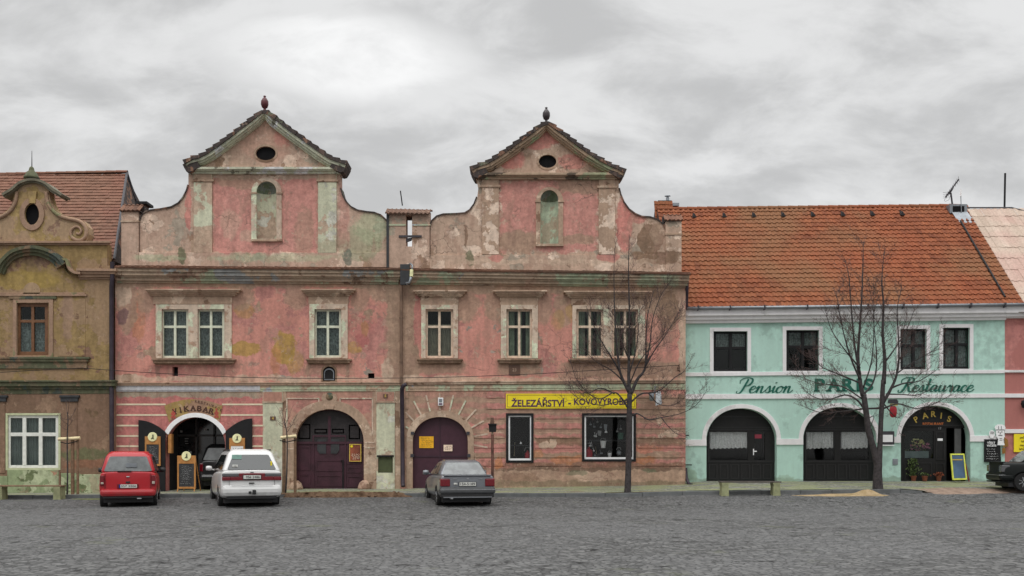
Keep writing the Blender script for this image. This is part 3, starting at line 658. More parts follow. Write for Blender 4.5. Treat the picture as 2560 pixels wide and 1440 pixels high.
def ridge(parent, name, mat, p0, p1, r=.11, L=.38, seed=3):
    p0, p1 = Vector(p0), Vector(p1); d = (p1 - p0); n = max(1, int(d.length / L)); d.normalize(); up = Vector((0, 0, 1)); up = (up - d * up.dot(d)).normalized(); s_ = d.cross(up)
    m = MB(); m.tint = []; rr = random.Random(seed); st_ = (p1 - p0).length / n
    for i in range(n):
        vs = []; a0 = p0 + d * (st_ * i); a1 = p0 + d * (st_ * (i + 1) + .05)
        for (a, k) in ((a0, 1.08), (a1, .92)):
            for j in range(7):
                t = pi * j / 6; vs.append(a + s_ * cos(t) * r * k + up * (sin(t) * r * k - .03))
        fs = [(j, j + 1, j + 8, j + 7) for j in range(6)]; fs.append(tuple(range(7)))
        m.add(vs, fs); m.tint += [rr.uniform(.2, .8)] * len(fs)
    return m.build(name, mat, parent)
def capprism(m, x0, y0, x1, y1, yf, yb): m.pbox(x0, y0, x1, y1, yf, yb)

# ---------------------------------------------------------------- twin gabled pink houses
HA = thing('town_house', 'left pink twin house with the taller curved gable, restaurant doorway and dark gateway', 'house', (W(645, 1225).x, 0, -.15), group=None)
HB = thing('town_house', 'right pink twin house with worn curved gable, maroon garage doors and yellow shop sign', 'house', (W(1360, 1215).x, 0, 0))
dr_rest = arch(414, 563, 1043, 1116, 1232, e=.96)
dr_gate = arch(737, 910, 1023, 1108, 1226, e=.97)
holesA = [[(404, 773), (471, 773), (471, 895), (404, 895)], [(494, 773), (561, 773), (561, 895), (494, 895)], [(786, 773), (853, 773), (853, 894), (786, 894)],
          [(p[0], min(p[1], 1300)) for p in dr_rest], dr_gate, arch(806, 839, 915, 930, 953, 10), [(945, 1141), (982, 1141), (982, 1182), (945, 1182)], [(431, 917), (445, 917), (445, 940), (431, 940)], [(920, 933), (936, 933), (936, 946), (920, 946)]]
def wall(parent, poly, holes, mat, yf=0.0, yb=.4, name='wall'):
    m = MB(); m.pprism(poly, yf, yb, holes); return m.build(name, mat, parent)
wall(HA, [(288, 664), (1004, 672), (1004, 1300), (288, 1300)], [h if h not in (dr_rest, dr_gate) else h for h in holesA], mat_pinkA)
dr_gar = arch(1031, 1170, 1042, 1104, 1222, e=.95)
holesB = [[(1064, 773), (1133, 773), (1133, 895), (1064, 895)], [(1266, 773), (1330, 773), (1330, 895), (1266, 895)], [(1441, 773), (1508, 773), (1508, 895), (1441, 895)], [(1530, 773), (1595, 773), (1595, 895), (1530, 895)],
          dr_gar, [(1267, 1035), (1332, 1035), (1332, 1155), (1267, 1155)], [(1457, 1035), (1588, 1035), (1588, 1152), (1457, 1152)]]
wall(HB, [(1004, 672), (1714, 682), (1714, 1300), (1004, 1300)], holesB, mat_pinkB)
# side and back walls, attic floor and hidden roofs behind the gables
for H, x0, x1, ax in ((HA, 288, 1004, 660), (HB, 1004, 1714, 1366)):
    m = MB(); a = W(x0, 680, 0); b = W(x1, 1300, 0)
    if H is HB: m.box(b.x - .4, b.x, .4, 9.6, b.z, a.z - .05)
    else: m.box(a.x, a.x + .4, .4, 9.6, b.z, a.z - .05)
    m.box(a.x, b.x, 9.6, 10, b.z, a.z - .05); m.build('side_wall', mat_trim_tan, H)
    m = MB(); ap = W(ax, 345 if H is HA else 375, 0)
    m.prism([(W(ax - 178, 660).x, a.z + .1), (W(ax + 170, 660).x, a.z + .1), (ap.x, ap.z)], .45, 9.8)
    m.box(a.x + .05, b.x - .05, .41, 9.9, a.z - .02, a.z + .1); m.build('roof', mat_darktile, H)
# main cornice with its strip of capping tiles
def cornice(H, x0, x1, L, Rr, nm='cornice', mat=mat_cornice):
    return steps(H, nm, mat, x0, x1, [(L[0], L[1], Rr[0], Rr[1], .36, 0), (L[1], L[2], Rr[1], Rr[2], .30, 1), (L[2], L[3], Rr[2], Rr[3], .22, 3), (L[3], L[4], Rr[3], Rr[4], .16, 5), (L[4], L[5], Rr[4], Rr[5], .06, 6)])
cornice(HA, 286, 1002, (669, 678, 688, 693, 701, 707), (676, 684, 692, 697, 705, 711))
cornice(HB, 1004, 1724, (676, 685, 693, 698, 706, 711), (686, 694, 702, 707, 714, 719))
for H, x0, x1, t0, t1, sd in ((HA, 286, 1002, 665, 671, 5), (HB, 1004, 1728, 672, 682, 6)):
    a = W(x0, t0 + 4, -.42); b = W(x1, t1 + 4, -.42); d = (b - a)
    tiles(H, 'cornice_tiles', mat_tile_cap, a, d, (0, .42, .16), d.length, .42, tw=.2, th=.22, amp=.012, lap=.035, seed=sd, sub=3)
# string course
steps(HA, 'string_course', mat_trim_tan, 290, 1002, [(956, 959, 955, 958, .13, 0), (959, 964, 958, 963, .10, 0)])
steps(HB, 'string_course', mat_trim_tan, 1014, 1713, [(954, 957, 949, 952, .13, 0), (957, 962, 952, 957, .10, 0)])
steps(HA, 'painted_band', mat_band_white, 290, 650, [(964, 976, 964, 976, .05, 0), (976, 979, 976, 979, .03, 0)])
steps(HA, 'painted_band', mat_band_green, 650, 1002, [(964, 974, 963, 974, .05, 0), (974, 979, 974, 978, .03, 0)])
steps(HB, 'painted_band', mat_band_green, 1014, 1713, [(963, 972, 959, 969, .05, 0), (972, 978, 969, 974, .03, 0)])
def hood(H, x0, x1, t, tb, pw0, pw1, wt):
    steps(H, 'window_hood', mat_trim_tan, x0, x1, [(t, t + 4, t, t + 4, .30, 0), (t + 4, t + 9, t + 4, t + 9, .24, 5), (t + 9, t + 14, t + 9, t + 14, .17, 10), (t + 14, t + 18, t + 14, t + 18, .10, 14)], bevel=.012)
    m = MB(); m.pbox(pw0, t + 18, pw1, wt, -.045, .02); m.build('hood_panel', mat_trim_tan, H)
def surround(H, x0, y0, x1, y1, holes, mat=mat_surround):
    m = MB(); m.pprism([(x0, y0), (x1, y0), (x1, y1), (x0, y1)], -.055, .02, holes); m.build('window_surround', mat, H, bevel=.006)
def sill(H, x0, x1, y0, y1):
    steps(H, 'window_sill', mat_sill, x0, x1, [(y0, y0 + 4, y0, y0 + 4, .20, 0), (y0 + 4, y1 - 3, y0 + 4, y1 - 3, .15, 4), (y1 - 3, y1, y1 - 3, y1, .09, 8)])
hood(HA, 362, 601, 722, 740, 383, 580, 760); surround(HA, 389, 761, 579, 896, holesA[0:2]); sill(HA, 378, 588, 897, 911)
hood(HA, 752, 888, 722, 740, 771, 871, 760); surround(HA, 773, 760, 869, 896, [holesA[2]]); sill(HA, 764, 878, 897, 910)
hood(HB, 1032, 1167, 725, 742, 1051, 1146, 762); surround(HB, 1053, 762, 1145, 896, [holesB[0]]); sill(HB, 1042, 1157, 897, 910)
hood(HB, 1232, 1368, 725, 742, 1250, 1345, 762); surround(HB, 1252, 762, 1345, 896, [holesB[1]]); sill(HB, 1243, 1354, 897, 910)
hood(HB, 1409, 1630, 727, 744, 1428, 1612, 763); surround(HB, 1431, 763, 1613, 896, holesB[2:4]); sill(HB, 1421, 1622, 897, 908)
for i, h in enumerate(holesA[:3]):
    (x0, y0), (x1, y1) = h[0], h[2]
    sash(HA, x0, y0, x1, y1, 817, mat_sash_w, curtain=mat_curtain); backing(HA, x0, y0, x1, y1, .9)
for i, h in enumerate(holesB[:4]):
    (x0, y0), (x1, y1) = h[0], h[2]
    sash(HB, x0, y0, x1, y1, 817, mat_sash_p, curtain=(mat_curtain_b, mat_curtain_g, mat_curtain_g, mat_curtain_g)[i], cmode=('half', 'gap', 'gap', 'gap')[i]); backing(HB, x0, y0, x1, y1, .9)
# little openings: arched niche, vents
m = MB(); m.pprism(arch(803, 842, 911, 928, 955, 12), -.03, .02, [arch(807, 838, 916, 930, 952, 12)]); m.build('niche_frame', mat_sill, HA)
m = MB(); m.pprism(arch(806, 839, 915, 930, 953, 12), .08, .1); m.build('niche_pane', mat_black, HA)
m = MB(); m.pprism(arch(810, 835, 921, 932, 950, 12), .065, .078, [arch(812, 833, 924, 933, 948, 12)]); m.build('niche_rim', mat_zinc, HA)
m = MB(); m.pbox(429, 915, 447, 942, .2, .25); m.pbox(918, 931, 938, 948, .2, .25); m.build('vent_back', mat_dark, HA)
# ground floor of the left house
m = MB()
for y in (1011, 1037.5, 1064, 1090, 1115.5):
    for a, b in ((291, 414 if y < 1025 else 421), (555 if y < 1025 else 549, 657)):
        if y > 1040: a, b = (a, 404) if a < 400 else (568, b)
        if y > 1060: a, b = (a, 346) if a < 400 else (631, b)
        m.pbox(a, y - 2, b, y + 2, -.012, .01)
m.build('joint_band', simple('cream_joint', C(186, 176, 152), .9, var=.12, sc=5), HA)
oo = arch(404, 572, 1031, 1098, 1098); ii = arch(415, 562, 1043, 1112, 1112)
m = MB()
A1 = [(488 + 84 * cos(a), 1103 - 72 * sin(a)) for a in [R(10) + R(160) * i / 24 for i in range(25)]]; A2 = [(488 + 73.5 * cos(a), 1103 - 60.5 * sin(a)) for a in [R(8) + R(164) * i / 24 for i in range(25)]]
m.pprism(ring([(488.5 + 84 * cos(a), 1112 - 80 * sin(a)) for a in [R(24) + R(132) * i / 24 for i in range(25)]], [(488.5 + 74.5 * cos(a), 1116 - 73 * sin(a)) for a in [R(24) + R(132) * i / 24 for i in range(25)]]), -.05, .02)
m.build('arch_band', simple('white_arch_paint', C(204, 204, 202), .8, var=.06), HA)
def pilaster(H, x0, x1, y0, y1, mat, cap=12, pr=.05, name='pilaster', yb=.02):
    m = MB(); m.pbox(x0, y0, x1, y1, -pr, yb); o = m.build(name, mat, H, bevel=.006)
    m = MB(); m.pbox(x0 - 3, y0 + cap, x1 + 3, y0 + cap + 3.5, -pr - .035, yb); m.build('pilaster_moulding', mat_trim_tan, H); return o
for x0, x1, mt in ((657, 706, mat_pil_green), (941, 987, mat_pil_green)):
    m = MB(); m.pprism([(x0, 979), (x1, 979), (x1, 1300), (x0, 1300)], -.045, .02, [[(945, 1141), (982, 1141), (982, 1182), (945, 1182)]] if x0 > 900 else []); m.build('pilaster', mt, HA, bevel=.006)
    m = MB(); m.pbox(x0 + 1, 980, x1 - 1, 1004, -.05, 0); m.build('pilaster_head', plaster('pilaster_head_plaster', C(150, 112, 98)), HA)
    m = MB(); m.pbox(x0 - 2, 1003, x1 + 2, 1007, -.075, 0); m.build('pilaster_moulding', mat_trim_tan, HA)
m = MB(); m.pbox(706, 979, 716, 1300, -.02, .02); m.pbox(931, 979, 941, 1300, -.02, .02); m.pbox(988, 979, 1001, 1300, -.03, .02); m.build('corner_strip', mat_trim_tan, HA)
m = MB(); oo = arch(716, 931, 1003, 1104, 1226, e=.97); m.pprism(list(oo) + [], -.03, .02, [arch(737.5, 909.5, 1023.5, 1108, 1227, e=.97)]) if False else None
outer = arch(714, 932, 1001, 1104, 1232, e=.97); inner = arch(737.5, 909.5, 1023.5, 1108, 1232, e=.97)
m.pprism(list(outer) + list(reversed(inner)), -.035, .02); m.build('gate_surround', mat_trim_tan, HA, bevel=.006)
m = MB()
for a in range(-55, 56, 1):
    pass
def frame_lines(m, pts, w, yf):
    for (a, b) in zip(pts, pts[1:]):
        dx, dy = b[0] - a[0], b[1] - a[1]; l = math.hypot(dx, dy); nx, ny = -dy / l * w / 2, dx / l * w / 2
        m.pprism([(a[0] + nx, a[1] + ny), (b[0] + nx, b[1] + ny), (b[0] - nx, b[1] - ny), (a[0] - nx, a[1] - ny)], yf, .0)
frame_lines(m, [(717, 1085), (717, 996), (797, 996), (797, 1007)], 3, -.032); frame_lines(m, [(931, 1085), (931, 996), (850, 996), (850, 1007)], 3, -.033)
frame_lines(m, [(912, 1106), (936, 1106)], 3, -.045); frame_lines(m, [(912, 1119), (936, 1119)], 3, -.045); frame_lines(m, [(718, 1106), (735, 1106)], 3, -.045); frame_lines(m, [(718, 1122), (735, 1122)], 3, -.045)
m.build('relief_frame', mat_surround, HA)
m = MB(); sa = W(823, 1000, -.08); m.lathe([(.02, -.06), (.11, -.05), (.17, 0), (.17, .02)], (sa.x, -.05, sa.z + .10), n=16, axis='Y', sx=1, sy=1)
kv = MB(); kv.lathe([(.03, -.085), (.12, -.06), (.155, -.01), (.165, .06)], (sa.x, 0, sa.z + .12), n=18, axis='Y'); o = kv.build('relief_crest', mat_olive_trim, HA, smooth=True)
kv = MB(); kv.pprism([(808, 984), (838, 984), (844, 996), (836, 1016), (823, 1022), (811, 1016), (803, 996)], -.04, .02); kv.pprism([(810, 1013), (836, 1013), (833, 1023), (813, 1023)], -.07, .02); kv.build('keystone', mat_trim_tan, HA, bevel=.01)
# gate leaves
g = MB(); g.pprism(arch(735, 912, 1021, 1108, 1226, e=.97), .28, .34); gate = g.build('gate', mat_maroon, HA)
g = MB()
g.pprism(arch(740, 907, 1027, 1104, 1104, e=.97), .262, .29); g.build('gate_tympanum', mat_maroon_dark, gate)
g = MB(); g.pbox(742, 1104, 905, 1110, .24, .29); g.pbox(820, 1040, 827, 1104, .245, .27)
for x0, x1, y0, y1 in ((746, 776, 1116, 1176), (746, 776, 1186, 1218), (868, 902, 1112, 1160), (868, 902, 1168, 1182), (868, 902, 1190, 1218), (790, 855, 1150, 1178), (790, 855, 1188, 1216), (746, 776, 1060, 1098), (872, 900, 1062, 1098), (786, 818, 1072, 1084), (830, 860, 1072, 1084)):
    g.pprism([(x0, y0), (x1, y0), (x1, y1), (x0, y1)], .262, .285, [[(x0 + 3, y0 + 3), (x1 - 3, y0 + 3), (x1 - 3, y1 - 3), (x0 + 3, y1 - 3)]])
g.pbox(781, 1088, 785, 1222, .25, .285); g.pbox(862, 1088, 865, 1222, .25, .285); g.pbox(781, 1088, 865, 1092, .248, .285); g.build('gate_panel', mat_maroon, gate)
g = MB(); g.pprism([(793, 1098), (815, 1098), (815, 1134), (799, 1134), (793, 1126)], .255, .275); g.pprism([(827, 1098), (848, 1098), (848, 1126), (842, 1134), (827, 1134)], .255, .275); g.build('gate_window', mat_slate, gate)
g = MB(); g.pbox(856, 1150, 859, 1224, .24, .26); a = W(853, 1152, .24); g.lathe([(.02, -.05), (.025, 0)], (a.x, .24, a.z), 8, 'Y'); g.build('gate_handle', mat_black, gate)
for x, nm in ((748, 'a'), (903, 'b')):
    p = W(x, 1215, -.05); g = MB(); b = zpave(p.x, 0) - .05
    g.lathe([(.26, 0), (.25, .12), (.19, .27), (.08, .36)], (p.x + (-.12 if x < 800 else .12), -.02, b), n=12); tag(g.build('guard_stone', mat_trim_tan, smooth=True), 'rounded stone guarding the %s jamb of the dark gateway' % ('left' if x < 800 else 'right'), 'guard stone', 'guard stones at the gateway')
# restaurant passage with shutters folded back
pm = MB(); a = W(406, 1035, 0); b = W(571, 1232, 0)
X0, X1, Z1, Z0 = a.x, b.x, a.z, b.z - .1
pm.box(X0 - .05, X0, .39, 6, Z0, Z1); pm.box(X1, X1 + .05, .39, 6, Z0, Z1); pm.box(X0, X1, .39, 6, Z1, Z1 + .05); pm.box(X0, X1, 6, 6.05, Z0, Z1)
pm.build('passage', simple('passage_wall', (.035, .034, .033, 1), .9), HA)
pm = MB(); pm.box(X0, X1, .02, 6, Z0 - .05, zpave((X0 + X1) / 2, .3)); pm.build('passage_floor', mat_pave, HA)
dm = simple('inner_door_timber', (.05, .048, .047, 1), .5, var=.3)
dl = MB(); y_ = 1.6
for x0, y0, x1, y1 in ((404, 1040, 412, 1236), (436, 1060, 441, 1236), (488, 1048, 493, 1236), (404, 1086, 576, 1091), (533, 1060, 538, 1236), (568, 1040, 576, 1236), (404, 1180, 576, 1184)): dl.pbox(x0, y0, x1, y1, y_, y_ + .06)
idr = dl.build('inner_door', dm, HA)
dl = MB(); dl.pbox(404, 1040, 576, 1236, y_ + .07, y_ + .08); dl.build('pane', simple('dim_glass', (.022, .023, .024, 1), .12, spec=.6, var=.6, sc=3), idr)
dl = MB()
for x, y, w_, h_ in ((430, 1098, 5, 16), (434, 1116, 4, 10), (474, 1128, 5, 7), (470, 1125, 3, 3), (462, 1096, 9, 1.5), (462, 1102, 8, 1.5), (463, 1108, 8, 1.5), (450, 1076, 6, 5), (510, 1072, 8, 4)): dl.pbox(x, y, x + w_, y + h_, y_ - .05, y_ - .04)
dl.build('pale_glimmer', mat_chalk, HA)  # pale chips added as glimmers in the dim passage
sm = MB(); sm.pprism([(346, 1232), (346, 1050)] + [(346 + 67 * t, 1050 + 30 * t ** 1.9) for t in [i / 10 for i in range(1, 11)]] + [(413, 1232)], -.10, -.05)
sm.build('shutter', mat_black, HA)
sm = MB(); sm.pprism([(630, 1232), (630, 1046)] + [(630 - 66 * t, 1046 + 32 * t ** 1.9) for t in [i / 10 for i in range(1, 11)]] + [(564, 1232)], -.10, -.05)
sm.build('shutter', mat_black, HA)
m = MB(); m.pbox(942, 1138, 984, 1142, -.08, -.02); m.build('meter_hood', mat_black, HA); m = MB(); m.pbox(945, 1142, 982, 1183, .02, .05); m.pbox(948, 1146, 979, 1180, .01, .03); m.build('meter_door', simple('dark_green_paint', C(60, 66, 42), .6), HA)
# ground floor of the right house: courses, fan of voussoirs, plinth
m = MB(); EX = [(1000, 1215, 0, 2000), (1262, 1337, 1030, 1160), (1452, 1593, 1030, 1157), (1262, 1592, 980, 1026)]
for y0, y1 in ((981, 995), (1004, 1023), (1032, 1047), (1056, 1072), (1081, 1096), (1105, 1120), (1129, 1144), (1149, 1165)):
    xs_ = [(1216, 1713)]
    for ex0, ex1, ey0, ey1 in EX:
        if ey0 < y1 and ey1 > y0:
            nx = []
            for a, b in xs_:
                if ex1 <= a or ex0 >= b: nx.append((a, b)); continue
                if a < ex0: nx.append((a, ex0))
                if ex1 < b: nx.append((ex1, b))
            xs_ = nx
    for a, b in xs_: m.pbox(a, y0, b, y1, -.022, .01)
for y0, y1 in ((1032, 1047), (1056, 1072), (1081, 1096), (1105, 1120), (1129, 1144), (1149, 1165), (981, 995), (1004, 1023)):
    m.pbox(1013, y0, 1021, y1, -.022, .01); m.pbox(1186, y0, 1216, y1, -.022, .01) if y0 > 1070 else None
m.build('rusticated_course', mat_pinkB, HB, bevel=.01)
m = MB(); m.pprism([(1186, 1168), (1452, 1168), (1593, 1168), (1713, 1168), (1713, 1300), (1186, 1300)], -.045, .01); m.build('plinth', mat_pinkB, HB, bevel=.01)
m = MB(); outer = arch(1016, 1185, 1026, 1098, 1225, e=.95); inner = arch(1031.5, 1169.5, 1042.5, 1104, 1225, e=.95); m.pprism(list(outer) + list(reversed(inner)), -.03, .02); m.build('garage_surround', mat_trim_tan, HB, bevel=.006)
m = MB()
for i in range(13):
    a = R(-8 + 16.4 * i); c, s_ = cos(a), sin(a)
    r0, r1 = (1.0, min(1.52, 1.55))
    p0 = (1100 + 86 * c, 1102 - 77 * s_); k = 1.0
    L = 52 if 30 < 180 - abs(180 - math.degrees(a) * 2) / 1 else 40
    p1 = (1100 + (86 + 34) * c, 1102 - (77 + 42) * s_)
    if p1[1] < 981: t = (p0[1] - 981) / (p0[1] - p1[1]); p1 = (p0[0] + (p1[0] - p0[0]) * t, 981)
    if p1[0] < 1014: t = (p0[0] - 1014) / (p0[0] - p1[0]); p1 = (1014, p0[1] + (p1[1] - p0[1]) * t)
    if abs(p0[0] - p1[0]) + abs(p0[1] - p1[1]) > 8: frame_lines(m, [p0, p1], 4, -.028)
m.build('voussoir_joint', mat_surround, HB)
g = MB(); g.pprism(arch(1029, 1172, 1040, 1104, 1222, e=.95), .2, .25); gar = g.build('garage_door', simple('garage_maroon', C(56, 30, 40), .5, var=.1), HB)
g = MB(); g.pbox(1097, 1142, 1101, 1221, .185, .21); g.pbox(1033, 1139, 1168, 1143, .18, .21); g.pbox(1099, 1046, 1101, 1142, .188, .21); g.build('door_rail', simple('garage_dark', C(48, 28, 38), .5), gar)
g = MB()
for x, y in ((1031, 1083), (1030, 1139), (1170, 1083), (1172, 1139)): g.pbox(x - 4, y - 4, x + 4, y + 4, -.07, .2)
g.build('hinge', mat_darkmetal, gar)
# gables
def gable(H, poly, holes, mat, plinth, pil, capmat): pass
volA = [(350, 664), (350, 552), (353, 540), (362, 531), (376, 526), (402, 523), (428, 518), (446, 508), (458, 494), (467, 476), (471, 462), (471, 424), (520, 398), (600, 338), (660, 288), (720, 338), (805, 400), (850, 424), (850, 470), (855, 488), (863, 503), (876, 517), (893, 526), (915, 530), (935, 532), (951, 538), (963, 549), (970, 562), (970, 670)]
nA = arch(641, 691, 453, 480, 597, 16); nB = arch(1351, 1396, 475, 500, 612, 16)
m = MB(); m.pprism(volA, .02, .5, [ell(664, 383, 25, 17.5), nA]); m.build('gable', mat_gableA, HA)
volB = [(1076, 672), (1076, 566), (1080, 552), (1092, 541), (1108, 536), (1140, 535), (1162, 533), (1175, 525), (1186, 510), (1193, 492), (1196, 470), (1190, 440), (1240, 410), (1300, 364), (1366, 314), (1430, 362), (1500, 408), (1547, 436), (1547, 470), (1551, 486), (1559, 505), (1572, 523), (1588, 535), (1605, 542), (1625, 543), (1645, 550), (1657, 560), (1663, 574), (1665, 682)]
m = MB(); m.pprism(volB, .02, .5, [ell(1369, 403, 22, 16.5), nB]); m.build('gable', mat_gableB, HB)
for H, vol, i0, i1, j0, j1 in ((HA, volA, 1, 11, 18, 28), (HB, volB, 1, 10, 18, 28)):
    m = MB()
    for seg in (vol[i0:i1], vol[j0:j1]):
        q_ = [seg[0]] + [p for p in seg[1:]]; o_ = offset(q_, -2.6) if seg is not None else None
        m.pprism(list(q_) + list(reversed(offset(q_, -3.0))), -.03, .54)
    m.build('volute_coping', mat_darktile, H)
for H, cx, cy, rx, ry in ((HA, 664, 383, 25, 17.5), (HB, 1369, 403, 22, 16.5)):
    m = MB(); m.pprism(ell(cx, cy, rx + 5, ry + 5), 0, .03, [ell(cx, cy, rx, ry)]); m.build('oculus_rim', mat_trim_tan, H)
    m = MB(); m.pbox(cx - rx - 6, cy - ry - 6, cx + rx + 6, cy + ry + 6, .12, .15); m.build('oculus_back', mat_dark, H)  # black sheet close behind the opening stands in for the dark inside
def niche(H, x0, x1, top, spring, base, mat, smat):
    y0 = .02; a = W(x0, top, y0); b = W(x1, base, y0); zs = W(x0, spring, y0).z; r = (b.x - a.x) / 2; cx = (a.x + b.x) / 2; rz = a.z - zs; dp = .32; n = 14
    m = MB(); vs = []
    lev = [b.z + (zs - b.z) * i / 6 for i in range(7)]
    for z in lev: vs += [(cx + r * cos(pi * k / n), y0 + .015 + dp * sin(pi * k / n), z) for k in range(n + 1)]
    fs = [(i * (n + 1) + k, i * (n + 1) + k + 1, (i + 1) * (n + 1) + k + 1, (i + 1) * (n + 1) + k) for i in range(6) for k in range(n)]
    m.add(vs, fs); m.add([(cx - r, y0, b.z), (cx + r, y0, b.z), (cx + r, .45, b.z), (cx - r, .45, b.z)], [(0, 1, 2, 3)]); m.build('niche', mat, H, smooth=True)
    m = MB(); vs = []
    for j in range(9):
        t = pi / 2 * j / 8
        rad = 1 - .05 * (j % 2)
        for k in range(n * 2 + 1):
            aa = pi * k / (2 * n); fl = 1 - .07 * (k % 2)
            vs.append((cx + r * cos(aa) * cos(t), y0 + .015 + dp * sin(aa) * cos(t) * fl, zs + rz * sin(t)))
    N = 2 * n + 1; m.add(vs, [(j * N + k, j * N + k + 1, (j + 1) * N + k + 1, (j + 1) * N + k) for j in range(8) for k in range(N - 1)]); m.build('niche_shell', smat, H)
shellm = plaster('dark_shell', C(112, 116, 108), [(C(96, 104, 84), 3, .5, 3.)], ())  # niche heads darker and greyer than the niche walls
niche(HA, 641, 691, 453, 480, 597, mat_pil_green, shellm); niche(HB, 1351, 1396, 475, 500, 612, plaster('niche_plaster', C(158, 148, 128), [(C(160, 170, 148), 1.2, .5, 5.)], ()), shellm)
for H, o_, i_, mt, cy in ((HA, arch(628, 704, 443, 480, 602, 16), nA, mat_surround, 482), (HB, arch(1340, 1408, 467, 502, 614, 16), nB, mat_trim_tan, 503)):
    m = MB(); m.pprism(list(o_), -.03, .03, [[(p[0], min(p[1], o_[0][1] - 5)) for p in i_]]); m.build('niche_surround', mt, H, bevel=.008)
    xL, xR = o_[-1][0], o_[0][0]; m = MB()
    for a_, b_ in ((xL - 2, i_[-1][0] + 1), (i_[0][0] - 1, xR + 2)): m.pbox(a_, cy - 2, b_, cy + 2, -.06, .02)
    m.pbox(xL - 1, o_[0][1] - 4, xR + 1, o_[0][1] + 1, -.08, .02); m.build('niche_moulding', mat_trim_tan, H)
for (H, x0, x1, t, b, mt) in ((HA, 484, 530, 424, 632, mat_pil_green), (HA, 795, 841, 424, 632, mat_pil_green), (HB, 1205, 1247, 438, 636, mat_pil_tan), (HB, 1497, 1538, 440, 636, mat_pil_tan)):
    m = MB(); m.pbox(x0, t, x1, b, -.045, .03); m.build('pilaster', mt, H, bevel=.006)
    m = MB(); m.pbox(x0 + 1, t + 1, x1 - 1, t + 24, -.05, 0); m.build('pilaster_head', mat_trim_tan, H)
    m = MB(); m.pbox(x0 - 4, t + 24, x1 + 4, t + 29, -.085, .03); m.pbox(x0 - 2, t + 29, x1 + 2, t + 31, -.065, .03); m.build('pilaster_moulding', mat_trim_tan, H)
m = MB(); m.pbox(346, 631, 972, 668, -.04, .03); m.build('gable_plinth', mat_gableA, HA, bevel=.01)
m = MB(); m.pbox(1074, 637, 1668, 680, -.04, .03); m.build('gable_plinth', mat_gableB, HB, bevel=.01)
m = MB(); m.pbox(478, 600, 488, 632, -.02, .03); m.build('pilaster_foot', mat_trim_tan, HA)
def pediment(H, top, fl, fr_, xl, xr, bt, mat, seed):
    """raking cornice: layers following the roof line, stepped tiles on top, level cornice below"""
    m = MB(); t1 = offset(top, 5); t2 = offset(top, 13); t3 = offset(top, 19); t4 = offset(top, 24)
    m.pprism(list(t1) + list(reversed(t2)), -.30, .56); m.pprism(list(t2) + list(reversed(t3)), -.22, .53); m.pprism(list(t3) + list(reversed(t4)), -.13, .5)
    m.build('raking_cornice', mat, H, bevel=.008)
    m = MB()
    m.pbox(xl - 6, bt, xr + 6, bt + 6, -.27, .54); m.pbox(xl - 3, bt + 6, xr + 3, bt + 10, -.2, .52); m.pbox(xl, bt + 10, xr, bt + 17, -.11, .51); m.build('level_cornice', mat, H, bevel=.01)
    # end blocks at the eaves
    m = MB()
    for s_, x in ((-1, xl), (1, xr)):
        m.pprism([(x + 4 * -s_, bt + 14), (x + s_ * 4, bt + 12), (x + s_ * 9, bt + 4), (x + s_ * 14, bt - 6), (x + s_ * 5, bt - 12), (x - s_ * 22, bt - 14), (x - s_ * 30, bt)], -.285, .57)
    m.build('eaves_block', mat_darktile, H, bevel=.01)
    # stepped plain tiles laid along the rake
    m = MB(); m.tint = None; rr = random.Random(seed)
    tot = 0; seg = []
    for a, b in zip(top, top[1:]): seg.append((a, b, math.hypot(b[0] - a[0], b[1] - a[1]))); tot += seg[-1][2]
    def at(d):
        for a, b, l in seg:
            if d <= l: t = d / l; return (a[0] + (b[0] - a[0]) * t, a[1] + (b[1] - a[1]) * t)
            d -= l
        return seg[-1][1]
    n = int(tot / 21); st_ = tot / n; half = tot / 2
    for i in range(n):
        d0 = i * st_; d1 = d0 + st_ * 1.08; left = (d0 + d1) / 2 < half
        a, b = at(d0), at(min(d1, tot)); hi_, lo_ = (6.0, 1.5) if left else (1.5, 6.0); j = rr.uniform(-.8, .8)
        dx, dy = b[0] - a[0], b[1] - a[1]; l = math.hypot(dx, dy) or 1; nx, ny = dy / l, -dx / l
        m.pprism([(a[0] - nx * 5, a[1] - ny * 5), (a[0] + nx * (hi_ + j), a[1] + ny * (hi_ + j)), (b[0] + nx * (lo_ + j), b[1] + ny * (lo_ + j)), (b[0] - nx * 5, b[1] - ny * 5)], -.36 + rr.uniform(-.02, .02), .62)
    m.build('rake_tiles', mat_darktile, H)
topA = [(458, 404), (470, 396), (500, 388), (522, 376), (560, 348), (600, 318), (632, 293), (660, 272), (688, 293), (720, 318), (760, 347), (800, 376), (830, 395), (850, 401), (866, 406)]
pediment(HA, topA, 0, 0, 470, 854, 417, mat_rake, 4)
topB = [(1176, 421), (1192, 412), (1222, 403), (1262, 376), (1300, 349), (1336, 323), (1366, 301), (1396, 322), (1432, 349), (1468, 376), (1500, 396), (1530, 412), (1550, 419), (1564, 428)]
pediment(HB, topB, 0, 0, 1190, 1552, 431, mat_rakeB, 9)
def finial(H, x, y0, y1, mat):
    a = W(x, y1, 0); b = W(x, y0, 0); h = b.z - a.z; m = MB()
    m.lathe([(.13, 0), (.10, .08 * h), (.05, .22 * h), (.045, .28 * h), (.10, .34 * h), (.135, .5 * h), (.13, .68 * h), (.07, .84 * h), (.03, .89 * h), (.05, .94 * h), (.05, .96 * h), (.01, 1.0 * h)], (a.x, .1, a.z), 18)
    m.build('finial', mat, H, smooth=True)
finial(HA, 660, 236, 282, simple('red_brown_glaze', C(72, 32, 36), .45)); finial(HB, 1366, 265, 311, simple('dark_glaze', C(48, 42, 44), .35))
